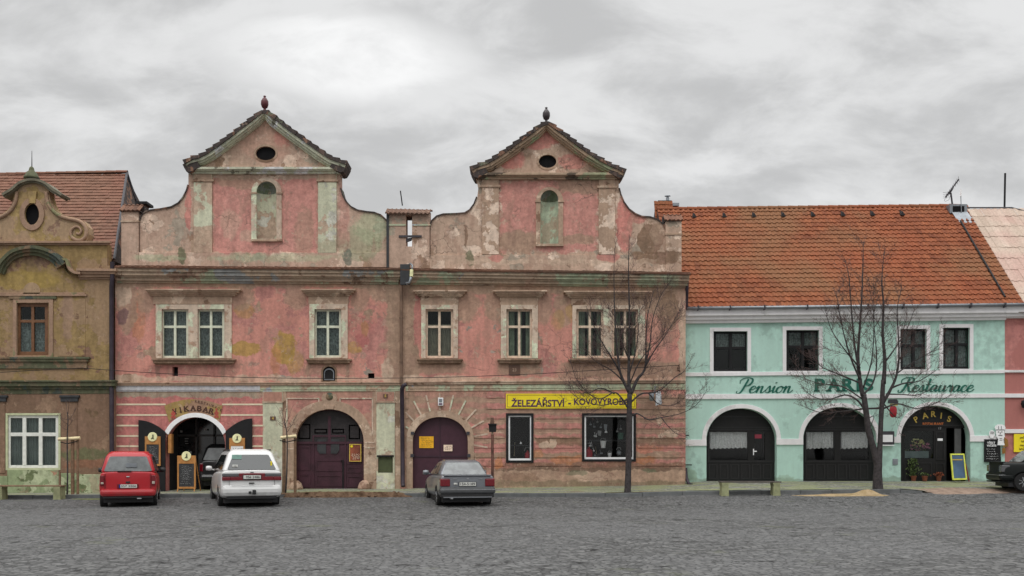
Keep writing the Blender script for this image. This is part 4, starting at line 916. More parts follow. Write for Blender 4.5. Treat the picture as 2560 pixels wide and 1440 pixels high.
def pier(H, x0, x1, t, cy, base, mat, capx=(4, 6), capt=None):
    m = MB(); m.pbox(x0, t, x1, base, -.06, .56); m.build('parapet_pier', mat, H, bevel=.01)
    m = MB(); m.pbox(x0 - 1.5, cy, x1 + 1.5, cy + 4, -.09, .59); m.build('pier_moulding', mat_trim_tan, H)
    a = W(x0 - capx[0], t + 3, -.12); b = W(x1 + capx[1], t + 3, -.12); w_ = b.x - a.x; hh = (t - capt) / S(0)
    tiles(H, 'pier_tiles', mat_tile_cap, (a.x, -.14, a.z), (1, 0, 0), (0, .40, hh), w_, math.hypot(.4, hh), tw=.15, th=.42, amp=.04, seed=int(x0), sub=4)
    m = MB(); m.prism([(a.x + .02, a.z - .01), (b.x - .02, a.z - .01), (b.x - .02, a.z + .02), (a.x + .02, a.z + .02)], -.12, .62); m.prism([(a.x + .02, a.z + .02), (b.x - .02, a.z + .02), (b.x - .02, a.z + hh - .02), (a.x + .02, a.z + hh - .02)], .28, .62); m.build('pier_cap', mat_darktile, H)
pier(HA, 303, 346, 525, 551, 668, mat_gableA, capt=503)
pier(HB, 1664, 1704, 549, 583, 684, mat_gableB, capt=528, capx=(3, 3))
# pierced double pier between the gables
m = MB(); m.pprism([(971, 527), (1074, 527), (1074, 672), (971, 672)], -.05, .56, [[(1015, 537), (1030, 537), (1030, 616), (1015, 616)]]); m.build('parapet_pier', mat_gableA, HA, bevel=.01)
m = MB(); m.pbox(969, 560, 1014, 564, -.08, .59); m.pbox(1031, 560, 1076, 564, -.08, .59); m.build('pier_moulding', mat_band_green, HA)
m = MB(); m.pbox(997, 588, 1054, 593, -.10, -.052); m.pprism([(1014, 596), (1030, 594), (1028, 600), (1016, 604)], -.04, .1); m.build('tie_bar', mat_darkmetal, HA)
m = MB(); m.pbox(966, 528, 972, 672, -.10, .02); m.build('lead_flashing', mat_slate, HA)
a = W(963, 535, -.2); b = W(1075, 537, -.2)
tiles(HA, 'pier_tiles', mat_tile_cap, (a.x, -.22, a.z), (b.x - a.x, 0, -.03), (0, .5, .28), b.x - a.x, .57, tw=.155, th=.6, amp=.045, seed=77)
ridge(HA, 'pier_ridge', mat_tile_cap, (a.x, .28, a.z + .27), (b.x, .28, a.z + .24), r=.06, L=.4)
m = MB(); m.prism([(a.x + .03, a.z - .03), (b.x - .03, a.z - .05), (b.x - .03, a.z + .2), (a.x + .03, a.z + .22)], .25, .62); m.build('pier_cap', mat_darktile, HA)
# drainpipes
m = MB(); p = [W(1003, 712, -.14), W(1003, 800, -.14), W(1003, 958, -.14)]; m.tube(p, .055, 10)
for y in (795, 905): c = W(1003, y, -.14); m.lathe([(.07, -.02), (.07, .02)], c, 10)
m.build('drainpipe', mat_pipe_brown, HA, smooth=True, angle=50)
m = MB(); m.tube([W(1015, 961, -.3), W(1008, 964, -.34), W(1005, 972, -.28), W(1005, 985, -.2), W(1006, 1100, -.2), W(1007, 1208, -.2), W(1008, 1216, -.26)], .075, 12)
m.build('drainpipe', mat_pipe, HA, smooth=True, angle=50)
m = MB(); m.pbox(1000, 660, 1024, 712, -.42, -.30); m.build('rainwater_head', mat_slate, HA, bevel=.02)
m = MB(); m.tube([W(281, 655, -.34), W(281, 690, -.34), W(279, 720, -.24), W(279, 960, -.24), W(279, 975, -.3), W(280, 1242, -.3)], .08, 12); m.build('drainpipe', mat_pipe, HA, smooth=True, angle=50)
m = MB(); m.tube([W(1718, 690, -.1), W(1718, 705, -.1), W(1717, 740, .08), W(1716, 772, .2)], .06, 10); m.build('drainpipe', mat_pipe, HB, smooth=True, angle=50)
m = MB(); m.tube([W(1714, 1170, .1), W(1716, 1195, .05), W(1722, 1210, -.1), W(1730, 1213, -.2)], .06, 10); m.build('drainpipe_shoe', mat_pipe, HB, smooth=True, angle=50)
m = MB(); m.pbox(1716, 1087, 1723, 1089.5, .05, .5); m.pbox(1716, 1161, 1730, 1163.5, .05, .5); m.build('pipe_bracket', mat_black, HB)
# shop windows
for k, (x0, y0, x1, y1) in enumerate(((1267, 1035, 1332, 1155), (1457, 1035, 1588, 1152))):
    m = MB(); m.pprism([(x0 - 2, y0 - 2), (x1 + 2, y0 - 2), (x1 + 2, y1 + 2), (x0 - 2, y1 + 2)], -.03, .1, [[(x0 + 4, y0 + 4), (x1 - 4, y0 + 4), (x1 - 4, y1 - 4), (x0 + 4, y1 - 4)]]); sw = m.build('shop_window', mat_black, HB)
    m = MB(); m.pprism([(x0 + 3.5, y0 + 3.5), (x1 - 3.5, y0 + 3.5), (x1 - 3.5, y1 - 3.5), (x0 + 3.5, y1 - 3.5)], .02, .09, [[(x0 + 8, y0 + 7), (x1 - 7, y0 + 7), (x1 - 7, y1 - 9), (x0 + 8, y1 - 9)]]); m.build('inner_frame', mat_white, sw)
    m = MB(); m.pbox(x0 + 6, y0 + 6, x1 - 6, y1 - 6, .07, .076); m.build('pane', mat_shopglass, sw)
    backing(HB, x0, y0, x1, y1, 1.5, 'shop_interior', m=simple('shop_dark', (.02, .02, .02, 1), .9))
# ---------------------------------------------------------------- olive house on the left
YO = -.2
HO = thing('town_house', 'olive brown house at the left edge with scrolled gable and white lower window', 'house', (W(60, 1240).x, YO, -.2))
m = MB(); m.pprism([(-160, 610), (268, 610), (268, 664), (276, 664), (276, 956), (-160, 956)], YO, YO + .4, [[(42, 758), (121, 758), (121, 888), (42, 888)]]); m.build('wall', mat_olive, HO)
m = MB(); m.pprism([(-160, 956), (284, 956), (284, 1300), (-160, 1300)], YO - .03, YO + .4, [[(19, 1038), (146, 1038), (146, 1170), (19, 1170)]]); m.build('lower_wall', mat_olive_low, HO)
m = MB(); a = W(276, 680, YO); b = W(-160, 1300, YO); m.box(a.x - .4, a.x, YO + .41, 8, b.z, a.z); m.box(b.x, a.x, 8, 8.4, b.z, a.z); m.build('side_wall', mat_olive_low, HO)
steps(HO, 'ground_cornice', mat_olive_trim, -160, 288, [(951, 955, 950, 954, .26, 0), (955, 966, 954, 965, .20, 1), (966, 974, 965, 973, .10, 3), (974, 986, 973, 984, .05, 5)], base=YO)
steps(HO, 'sill_band', mat_olive_trim, -160, 222, [(892, 897, 892, 897, .16, 0), (897, 904, 897, 904, .12, 3), (904, 922, 904, 921, .06, 5)], base=YO)
steps(HO, 'hood_line', mat_olive_tan, -160, 216, [(731, 735, 731, 735, .03, 4), (735, 740, 735, 740, .07, 0)], base=YO)
m = MB(); m.pprism([(100, 735)] + [(79 + 21 * cos(R(a)), 728 - 22 * sin(R(a))) for a in range(0, 181, 12)] + [(58, 735)], YO - .03, YO + .02); m.build('hood_relief', mat_olive_gable, HO, bevel=.008)
m = MB(); m.pprism([(32, 746), (132, 746), (132, 893), (32, 893)], YO - .04, YO + .02, [[(41, 757), (122, 757), (122, 889), (41, 889)]]); m.build('window_surround', mat_olive_tan, HO, bevel=.006)
m = MB(); m.pbox(22, 741, 140, 747, YO - .06, YO + .02); m.build('window_head', mat_olive_trim, HO)
m = MB(); m.pbox(144, 746, 213, 890, YO - .015, YO + .02); m.build('wall_line', mat_olive, HO)
sash(HO, 42, 758, 121, 888, 803, mat_brownwood, yw=YO + .1, fr=9, mull=7, curtain=mat_curtain, cmode='half'); backing(HO, 42, 758, 121, 888, .7, base=YO)
sash(HO, 19, 1038, 146, 1170, 1086, simple('aged_white_paint', C(190, 191, 184), .5, var=.08, sc=9), yw=YO + .02, fr=7, mull=9, extra_mull=(60.5, 101), curtain=simple('grey_blind', (.33, .33, .335, 1), .9, var=.12, sc=3)); backing(HO, 19, 1038, 146, 1170, .7, base=YO)
m = MB(); m.pprism([(14, 1033), (151, 1033), (151, 1175), (14, 1175)], YO - .045, YO, [[(19, 1038), (146, 1038), (146, 1170), (19, 1170)]]); m.build('window_casing', simple('pale_green_casing', C(160, 164, 132), .7, var=.12), HO)
m = MB(); m.pbox(148, 988, 197, 994, YO - .14, YO); m.pbox(151, 994, 194, 1004, YO - .11, YO); m.pbox(-34, 988, 17, 994, YO - .14, YO); m.pbox(-31, 994, 14, 1004, YO - .11, YO)
m.build('bracket', mat_slate, HO, bevel=.01)
m = MB(); m.pbox(153, 1004, 192, 1183, YO - .06, YO); m.build('pilaster', mat_olive_low, HO, bevel=.01); m = MB(); m.pbox(-31, 1004, 12, 1183, YO - .06, YO); m.build('pilaster', mat_olive_low, HO, bevel=.01)
m = MB(); m.pprism([(-160, 1190), (18, 1190), (18, 1216), (146, 1216), (146, 1183), (196, 1183), (200, 1186), (286, 1186), (286, 1300), (-160, 1300)], YO - .09, YO); m.build('plinth', mat_plinth_green, HO, bevel=.015)
m = MB(); m.pprism([(18, 1175), (146, 1175), (146, 1216), (18, 1216)], YO - .055, YO); m.build('apron', mat_plinth_green, HO)
def strip2(m, line, th, yf, yb): m.pprism(list(line) + list(reversed(offset(line, th))), yf, yb)
al = [(p.x, p.y) for p in catmull([Vector(q_ + (0,)) for q_ in [(-14, 678), (-8, 660), (0, 648), (21, 628), (47, 617), (79, 613), (106, 617), (132, 628), (150, 641), (162, 658)]], 4)]
m = MB(); strip2(m, al, 8, YO - .30, YO + .02); strip2(m, offset(al, 8), 8, YO - .22, YO + .02); strip2(m, offset(al, 16), 9, YO - .12, YO + .02); m.build('arched_cornice', mat_olive_trim, HO, smooth=True, angle=40)
sl = [(p.x, p.y) for p in catmull([Vector(q_ + (0,)) for q_ in [(152, 645), (166, 646), (170, 656), (174, 668), (184, 677), (200, 679)]], 4)]
m = MB(); strip2(m, sl, 6, YO - .28, YO + .02); strip2(m, offset(sl, 6), 7, YO - .17, YO + .02); m.build('cornice_scroll', mat_olive_tan, HO, smooth=True, angle=40)
steps(HO, 'cornice', mat_olive_tan, 190, 290, [(671, 677, 672, 678, .29, 0), (677, 684, 678, 685, .22, 3), (684, 693, 685, 692, .14, 5), (693, 699, 692, 698, .05, 7)], base=YO)
gr_ = [(79, 450), (98, 452), (114, 462), (122, 474), (124, 492), (128, 508), (137, 523), (152, 535), (172, 541), (192, 545), (210, 553), (221, 568), (223, 586), (218, 600), (212, 607)]
gl = [(158 - x, y) for x, y in reversed(gr_)]
m = MB(); m.pprism(gr_[1:] + [(212, 612), (-54, 612)] + gl[:-1] + [(79, 450)], YO + .02, YO + .45, [ell(79, 535, 18.5, 27)]); m.build('gable', mat_olive_gable, HO)
m = MB()
for s_ in (1, -1):
    f_ = lambda p: W(79 + s_ * (p[0] - 79), p[1], YO - .01)
    cv_ = catmull([f_(p) for p in [(116, 480), (118, 500), (124, 515), (136, 530), (152, 541), (172, 547), (192, 551), (208, 560), (215, 575), (214, 590), (204, 600), (190, 600), (179, 591), (177, 578), (186, 568), (197, 568), (203, 577), (198, 585), (191, 583)]], 5)
    m.tube(cv_, [.065] * (len(cv_) * 2 // 3) + [.045] * (len(cv_) - len(cv_) * 2 // 3), 8)
m.build('scroll_moulding', mat_olive_tan, HO, smooth=True)
m = MB(); m.pprism(ell(79, 535, 31, 41), YO - .03, YO + .03, [ell(79, 535, 18.5, 27)]); m.build('oculus_frame', mat_olive_tan, HO, bevel=.01)
m = MB(); m.pprism([(69, 478), (91, 478), (88, 508), (72, 508)], YO - .06, YO + .03); m.build('keystone', mat_olive_gable, HO, bevel=.008)
m = MB(); m.pbox(55, 500, 105, 570, YO + .14, YO + .17); m.build('oculus_back', mat_dark, HO)  # black sheet, stands in for the unlit depth of the opening
ol = [(p.x, p.y) for p in catmull([Vector(q_ + (0,)) for q_ in [(3, 484), (12, 478), (26, 470), (42, 456), (60, 448), (79, 445), (98, 448), (116, 456), (132, 470), (146, 478), (155, 484)]], 3)]
m = MB(); strip2(m, ol, 6, YO - .20, YO + .5); strip2(m, offset(ol, 6), 5, YO - .12, YO + .48); m.build('gable_hood', mat_cap, HO, smooth=True, angle=40)
steps(HO, 'attic_cornice', mat_olive_tan, -160, 275, [(603, 608, 602, 607, .16, 0), (608, 613, 607, 612, .08, 3)], base=YO)
m = MB(); p = W(79, 447, YO + .15); m.lathe([(.27, 0), (.26, .06), (.22, .12), (.17, .22), (.10, .28), (.09, .33), (.07, .40), (.02, .44)], (p.x, p.y, p.z), 18); m.build('finial', mat_olive_trim, HO, smooth=True)
m = MB(); m.tube([(p.x + .01, p.y, p.z + .4), (p.x + .01, p.y, p.z + 1.0)], [.02, .008], 6); m.build('finial_spike', mat_darkmetal, HO)
# its roof
e0 = W(-160, 648, .2); rY = 4.4
rz_ = 1.19 + (HY - 434) / S(rY); vv = Vector((0, rY - .2, rz_ - e0.z)); Lr = vv.length; xe = W(284, 640, .2).x; xr = (316 - CX) / S(rY)
tiles(HO, 'roof', mat_tile_brown, (e0.x, .2, e0.z), (1, 0, 0), vv, 0, Lr, ul=lambda b: 0, ur=lambda b: xe + (xr - xe) * b / Lr - e0.x, tw=.19, th=.215, amp=.012, wave=False, lap=.03, seed=12, sub=1)
ridge(HO, 'roof_ridge', mat_tile_brown, (e0.x, rY, rz_ - .03), (xr, rY, rz_ + .07), r=.1)
m = MB(); m.tube([(xe + .02, .2, e0.z), (xr + .02, rY, rz_ + .04), (xr + .35, rY + .3, rz_ - 1.15)], .05, 6); m.build('verge_board', mat_darkmetal, HO)
m = MB(); m.add([(e0.x, .22, e0.z - .05), (xe, .22, e0.z - .05), (xr, rY, rz_ - .06), (e0.x, rY, rz_ - .06), (e0.x, 8.3, e0.z), (xe, 8.3, e0.z)], [(0, 1, 2, 3), (3, 2, 5, 4), (1, 5, 2)]); m.build('roof_deck', mat_darktile, HO)
ch = thing('chimney', 'small brown chimney with dark cap behind the leftmost tiled pier', 'chimney', (W(354, 560, 2).x, 2, 8.5))
m = MB(); m.pbox(345, 509, 360, 640, 1.8, 2.3); m.build('stack', mat_tile_brown and simple('chimney_brick', C(100, 74, 66), .9, var=.3), ch); m = MB(); m.pbox(338, 503, 367, 509, 1.7, 2.4); m.build('cap', mat_black, ch)

# ---------------------------------------------------------------- mint guest house
YM = .6
HM = thing('guest_house', 'mint green guest house with orange tiled roof, white trim and three dark arches', 'house', (W(2110, 1203, YM).x, YM, .19))
ARC = [arch(1766, 1942, 1021, 1103, 1204, e=.96), arch(2008, 2192, 1018, 1102, 1204, e=.96), arch(2252, 2426, 1015, 1098, 1206, e=.96)]
WN = [(1784, 828, 1869, 928), (1966, 825, 2048, 927), (2251, 822, 2317, 923), (2358, 819, 2425, 922)]
m = MB(); m.pprism([(1690, 772), (2512, 764), (2512, 1260), (1690, 1260)], YM, YM + .4, [[(a, b), (c, b), (c, d), (a, d)] for a, b, c, d in WN] + ARC); m.build('wall', mat_mint, HM)
a = W(1690, 800, YM); b = W(2700, 1260, YM)
m = MB(); m.box(a.x, a.x + .3, YM + .4, 10, b.z, a.z); m.box(a.x, W(2512, 0, YM).x, 9.7, 10, b.z, a.z); m.build('side_wall', mat_mint, HM)
steps(HM, 'cornice', mat_whitetrim, 1714, 2516, [(770, 790, 762, 782, .32, 0), (790, 800, 782, 791.5, .22, 0), (800, 808.5, 791.5, 799.5, .12, 0)], base=YM, bevel=.02)
steps(HM, 'band', mat_whitetrim, 1690, 2512, [(931.5, 941, 924.5, 933, .05, 0)], base=YM); steps(HM, 'band', mat_whitetrim, 1690, 2512, [(985, 998, 984, 994, .05, 0)], base=YM)
m = MB()
for x0, x1, y0, y1 in ((1690, 1766, 1099, 1114.5), (1942, 2008, 1097, 1112), (2192, 2252, 1092, 1107), (2426, 2512, 1089, 1104)): m.pbox(x0 - .5, y0, x1 + .5, y1, YM - .045, YM + .02)
m.build('impost_band', mat_whitetrim, HM, bevel=.006)
for (x0, y0, x1, y1) in WN:
    m = MB(); m.pprism([(x0 - 9, y0 - 9), (x1 + 9, y0 - 9), (x1 + 9, y1 + 6), (x0 - 9, y1 + 6)], YM - .04, YM + .02, [[(x0, y0), (x1, y0), (x1, y1), (x0, y1)]]); m.build('window_surround', mat_whitetrim, HM, bevel=.005)
    sash(HM, x0, y0, x1, y1, y0 + 42, mat_black, yw=YM + .14, fr=6, mull=7, curtain=mat_curtain, cmode='top' if x0 < 2200 else 'folds'); backing(HM, x0, y0, x1, y1, YM + 1.1, base=YM)
for i, A in enumerate(ARC):
    x0, x1 = A[-1][0], A[0][0]; top = (1021, 1018, 1015)[i]; sp_ = (1099, 1097, 1091)[i]
    o_ = arch(x0 - 11, x1 + 11, top - 11, 1102, sp_ + 2, e=.96)[1:-1]; n_ = arch(x0 - .5, x1 + .5, top - .5, 1102, sp_ + 2, e=.96)[1:-1]
    o_ = [(a_, min(b_, sp_ + 2)) for a_, b_ in o_]; n_ = [(a_, min(b_, sp_ + 2)) for a_, b_ in n_]
    m = MB(); m.pprism(ring(o_, n_), YM - .035, YM + .02); m.build('arch_surround', mat_whitetrim, HM, bevel=.005)
scrm = simple('black_timber', (.007, .0065, .0065, 1), .6, var=.3, sc=9)
def panelrow(par, specs, yf, w=3):
    m = MB()
    for (x0, y0, x1, y1) in specs: m.pprism([(x0, y0), (x1, y0), (x1, y1), (x0, y1)], yf, yf + .02, [[(x0 + w, y0 + w), (x1 - w, y0 + w), (x1 - w, y1 - w), (x0 + w, y1 - w)]])
    m.build('screen_panel', simple('black_timber_edge', (.015, .0145, .0145, 1), .5), par)
YS = YM + .30
for i, A in enumerate(ARC):
    x0, x1 = A[-1][0], A[0][0]; m = MB()
    if i < 2:
        gl_ = [(x0 + 8, 1078, x0 + (104 if i == 0 else 78), 1150)] + ([(x0 + 120, 1078, x0 + 146, 1150)] if i == 0 else [(x0 + 94, 1078, x0 + 164, 1150)])
        m.pprism(arch(x0 - 3, x1 + 3, (1018, 1015)[i], 1103, 1206, e=.96), YS, YS + .08, [[(a_, b_), (c_, b_), (c_, d_), (a_, d_)] for a_, b_, c_, d_ in gl_])
        sc_ = m.build('door_screen', scrm, HM)
        for (a_, b_, c_, d_) in gl_:
            g = MB(); g.pbox(a_, b_, c_, d_, YS + .03, YS + .036); g.build('pane', mat_shopglass, sc_)
        cm = MB(); rr = random.Random(i)
        for (a_, b_, c_, d_) in (gl_[:1] if i == 0 else gl_):
            p0 = W(a_ + 1, b_ + 2, YS); p1 = W(c_ - 1, b_ + 44, YS); n_ = 60; vs = []
            for k in range(n_ + 1):
                x = p0.x + (p1.x - p0.x) * k / n_; yy = YS + .10 + .018 * sin(x * 60) + .012 * sin(x * 23 + 1)
                vs += [(x, yy, p1.z + .02 * sin(x * 40) + .04 * (k / n_)), (x, yy, p0.z)]
            cm.add(vs, [(2 * k, 2 * k + 2, 2 * k + 3, 2 * k + 1) for k in range(n_)])
        cm.build('curtain_panel', mat_curtain_w, sc_, smooth=True)
        panelrow(sc_, [(x0 + 6 + k * 27, 1160, x0 + 28 + k * 27, 1198) for k in range(6)] + [(x0 + 14, 1040, x1 - 14, 1070)], YS - .018)
        panelrow(sc_, [(x0 + 4, 1072, x1 - 4, 1156)], YS - .022, 4)
        if i == 0:
            g = MB(); g.pbox(1883, 1122, 1885, 1138, YS - .05, YS); g.pbox(1885, 1127, 1892, 1129.5, YS - .07, YS - .04); g.build('door_handle', mat_white, sc_)
            g = MB(); g.pbox(1887, 1086, 1904, 1096, YS - .012, YS); g.build('door_notice', simple('dull_red_card', C(110, 40, 52), .7), sc_)
    else:
        m.pprism([(p_[0], p_[1]) for p_ in arch(x0 - 3, x1 + 3, 1012, 1102, 1208, e=.96)], YS, YS + .08, [[(2262, 1078), (2334, 1078), (2334, 1146), (2262, 1146)], [(2366, 1070), (2386, 1070), (2386, 1204), (2366, 1204)], [(2403, 1070), (2420, 1070), (2420, 1204), (2403, 1204)]])
        sc_ = m.build('door_screen', scrm, HM)
        g = MB(); g.pbox(2262, 1078, 2334, 1146, YS + .03, YS + .036); g.build('pane', mat_glass, sc_)
        panelrow(sc_, [(2262, 1156, 2330, 1200), (2340, 1078, 2362, 1150), (2340, 1158, 2362, 1200), (2270, 1062, 2410, 1068)], YS - .018)
        t = MB(); cols = [mat_gold, simple('orange_letter_paint', C(170, 96, 50), .5)]
        for k, (ch_, xx, yy, rt) in enumerate((('P', 2291, 1049, .55), ('A', 2313, 1040, .2), ('R', 2334, 1036, 0), ('I', 2353, 1040, -.12), ('S', 2373, 1048, -.25))):
            text(t, ch_, xx, yy, 15, YS - .012, off=.02, rot=rt)
        t.build('fanlight_lettering', mat_gold, sc_)
        t = MB(); text(t, 'RESTAURANT', 2333, 1060, 6.5, YS - .012, off=.01, width=52); t.build('fanlight_lettering', cols[1], sc_)
        t = MB(); text(t, '17', 2350, 1071, 6, YS - .012, off=.01); t.build('house_number', mat_chalk, sc_)
        g = MB(); g.pbox(2344, 1096, 2357, 1102, YS - .02, YS); g.build('door_notice', mat_white, sc_)
        g = MB(); g.pbox(2386.5, 1072, 2402.5, 1150, YS - .02, YS - .002); g.build('door_post', simple('grey_post', C(66, 66, 66), .6), sc_)
    backing(HM, x0, 1010, x1, 1210, YM + 1.6, 'interior', base=YM)
# roof
e0 = W(1690, 770, .25); e1 = W(2562, 760.5, .25); uu = e1 - e0; u_ = uu.normalized(); vv = Vector((0, 1, 1)).normalized(); LR = 6.62
Xv = 18.42 - e0.x
tiles(HM, 'roof', mat_tile_orange, e0, uu, vv, 0, LR, ul=lambda b: 0, ur=lambda b: Xv, tw=.20, th=.288, amp=.04, lap=.037, seed=21, sub=6)
p0 = e0 + vv * LR; p1 = p0 + u_ * (Xv - .2); ridge(HM, 'roof_ridge', mat_tile_orange, p0 + Vector((0, .05, .02)), p1 + Vector((0, .05, .02)), r=.13, L=.4)
m = MB(); m.add([e0 + Vector((0, .02, -.06)), e0 + u_ * Xv + Vector((0, .02, -.06)), p0 + u_ * Xv + Vector((0, 0, -.08)), p0 + Vector((0, 0, -.08)), e0 + Vector((0, 9.5, -.06)), e0 + u_ * Xv + Vector((0, 9.5, -.06))], [(0, 1, 2, 3), (3, 2, 5, 4), (0, 3, 4), (1, 5, 2)]); m.build('roof_deck', mat_darktile, HM)
m = MB()
for t in [i / 14 for i in range(15)]: pass
m.tube([e0 + Vector((.35, -.06, -.02)), e1 + Vector((1.5, -.06, .0))], .055, 8); m.build('gutter', mat_zinc, HM, smooth=True)
m = MB()
for px in (1745, 1825, 1911, 2018, 2095, 2170, 2258, 2345, 2427, 2512): a_ = W(px, 768 - (px - 1722) * .0095, .18); m.box(a_.x - .02, a_.x + .02, .10, .26, a_.z - .12, a_.z + .05)
m.build('gutter_hook', mat_darkmetal, HM)
m = MB()
for px in (1735, 1810, 1884, 1957, 2031, 2106, 2180, 2254):
    b_ = LR - .66; a_ = e0 + vv * b_; x_ = (px - CX) / S(a_.y); c_ = e0 + u_ * (x_ - e0.x) + vv * b_
    m.add([c_ + Vector((-.1, -.13, 0)), c_ + Vector((.1, -.13, 0)), c_ + Vector((0, -.10, .17)), c_ + vv * .35 + Vector((0, 0, .04))], [(0, 1, 2), (0, 2, 3), (1, 3, 2), (0, 3, 1)])
m.build('vent_tile', mat_black, HM)
m = MB(); c0 = e0 + u_ * (17.83 - e0.x); m.tube([c0 + vv * .35 + Vector((.0, -.06, .06)), c0 + vv * (LR - 1.2) + Vector((.0, -.06, .06))], .035, 6); m.build('verge_cable', mat_black, HM)
hb = LR - .62; hc = e0 + vv * hb; hx = (2397 - CX) / S(hc.y); hq = e0 + u_ * (hx - e0.x) + vv * (LR - 1.25)
m = MB(); w_ = .36
fr0 = hq + Vector((-w_ + .16, -.02, .02)); m.add([fr0, hq + Vector((w_ + .1, -.02, .02)), hq + vv * .9 + Vector((w_ - .1, -.05, .16)), hq + vv * .9 + Vector((-w_, -.05, .16))], [(0, 1, 2, 3)])
m.box(hq.x - w_ - .02, hq.x + w_ - .04, hq.y + .4, hq.y + .75, hq.z + .5, hq.z + .86); m.build('roof_hatch', mat_zinc, HM)
m = MB(); m.box(hq.x - w_ + .1, hq.x + w_ - .16, hq.y + .385, hq.y + .4, hq.z + .54, hq.z + .78); m.build('hatch_opening', mat_dark, HM)
c_ = W(2402, 514, 5.1); tiles(HM, 'ridge_gable_tiles', mat_tile_orange, (c_.x - .2, 4.75, c_.z - .42), (1, 0, 0), (0, .3, .42), .45, .52, tw=.225, th=.26, seed=9)
c_ = W(1648, 507, 5.6)
tiles(HM, 'roof_upstand', mat_tile_orange, (c_.x - .28, 4.7, c_.z - 1.25), (1, .0, 0), (.0, .5, 1.25), .75, 1.3, tw=.225, th=.28, seed=10, sub=6)
m = MB(); m.prism([(c_.x - .29, c_.z - 1.3), (c_.x + .45, c_.z - 1.3), (c_.x + .45, c_.z), (c_.x - .1, c_.z)], 5.2, 6.0); m.build('roof_upstand_core', mat_slate, HM)
chm = thing('chimney', 'flat capped red chimney with thin metal flue at the end of the orange roof', 'chimney', (W(1675, 520, 5.8).x, 5.8, 11))
m = MB(); m.pbox(1656, 514, 1696, 560, 5.5, 6.2); m.build('stack', simple('red_chimney', C(120, 52, 46), .8, var=.2), chm); m = MB(); m.pbox(1651, 507, 1698, 514, 5.4, 6.3); m.build('cap', mat_zinc, chm)
m = MB(); p_ = W(1669, 508, 5.8); m.lathe([(.07, 0), (.07, .22), (.05, .24), (.05, .28), (.13, .29), (.12, .31)], p_, 10); m.build('flue', mat_zinc, chm)
# rose house and its pale sheet roof
HR = thing('town_house', 'rose painted house at the right edge with white bands and pale sheet roof', 'house', (W(2600, 1203, YM).x, YM, .19))
m = MB(); m.pprism([(2512, 764), (2760, 762), (2760, 1260), (2512, 1260)], YM + .01, YM + .4); m.build('wall', mat_rose, HR)
steps(HR, 'cornice', mat_whitetrim, 2516, 2760, [(762, 782, 760, 780, .32, 0), (782, 791, 780, 790, .22, 0), (791, 795, 790, 794, .12, 0)], base=YM)
for y0, y1 in ((925, 931), (984, 994), (1073, 1083)): steps(HR, 'band', mat_whitetrim, 2512, 2760, [(y0, y1, y0, y1, .055, 0)], base=YM)
q0 = e0 + u_ * (Xv + .02); qm = tilemat('pale_sheet', C(184, 140, 132, 1.0), C(176, 158, 142, 1.0), C(196, 178, 162, 1.0), .5)
tiles(HR, 'roof', qm, q0 - Vector((0, 0, .05)), uu, vv, 0, LR - .12, ul=lambda b: 0, ur=lambda b: (20.25 - 18.44) + (LR - b) * 1.6, tw=.27, th=.74, amp=.03, wave=True, lap=.02, seed=31, sub=5)
m = MB(); t0 = q0 + vv * (LR - .1); m.tube([t0, t0 + Vector((1.85, 0, 0)), t0 + Vector((1.85 + 3, -1.3, -1.3))], .03, 6); m.build('ridge_strip', mat_darkmetal, HR)
m = MB(); dd = q0 + Vector((-.2, 0, -.3)); m.add([dd, dd + Vector((8, 0, 0)), dd + Vector((3, 4.4, 4.5)), dd + Vector((.1, 4.4, 4.5)), dd + Vector((8, 9, 0)), dd + Vector((0, 9, 0))], [(0, 1, 2, 3), (3, 2, 4, 5), (1, 4, 2), (0, 3, 5)]); m.build('roof_deck', mat_darktile, HR)

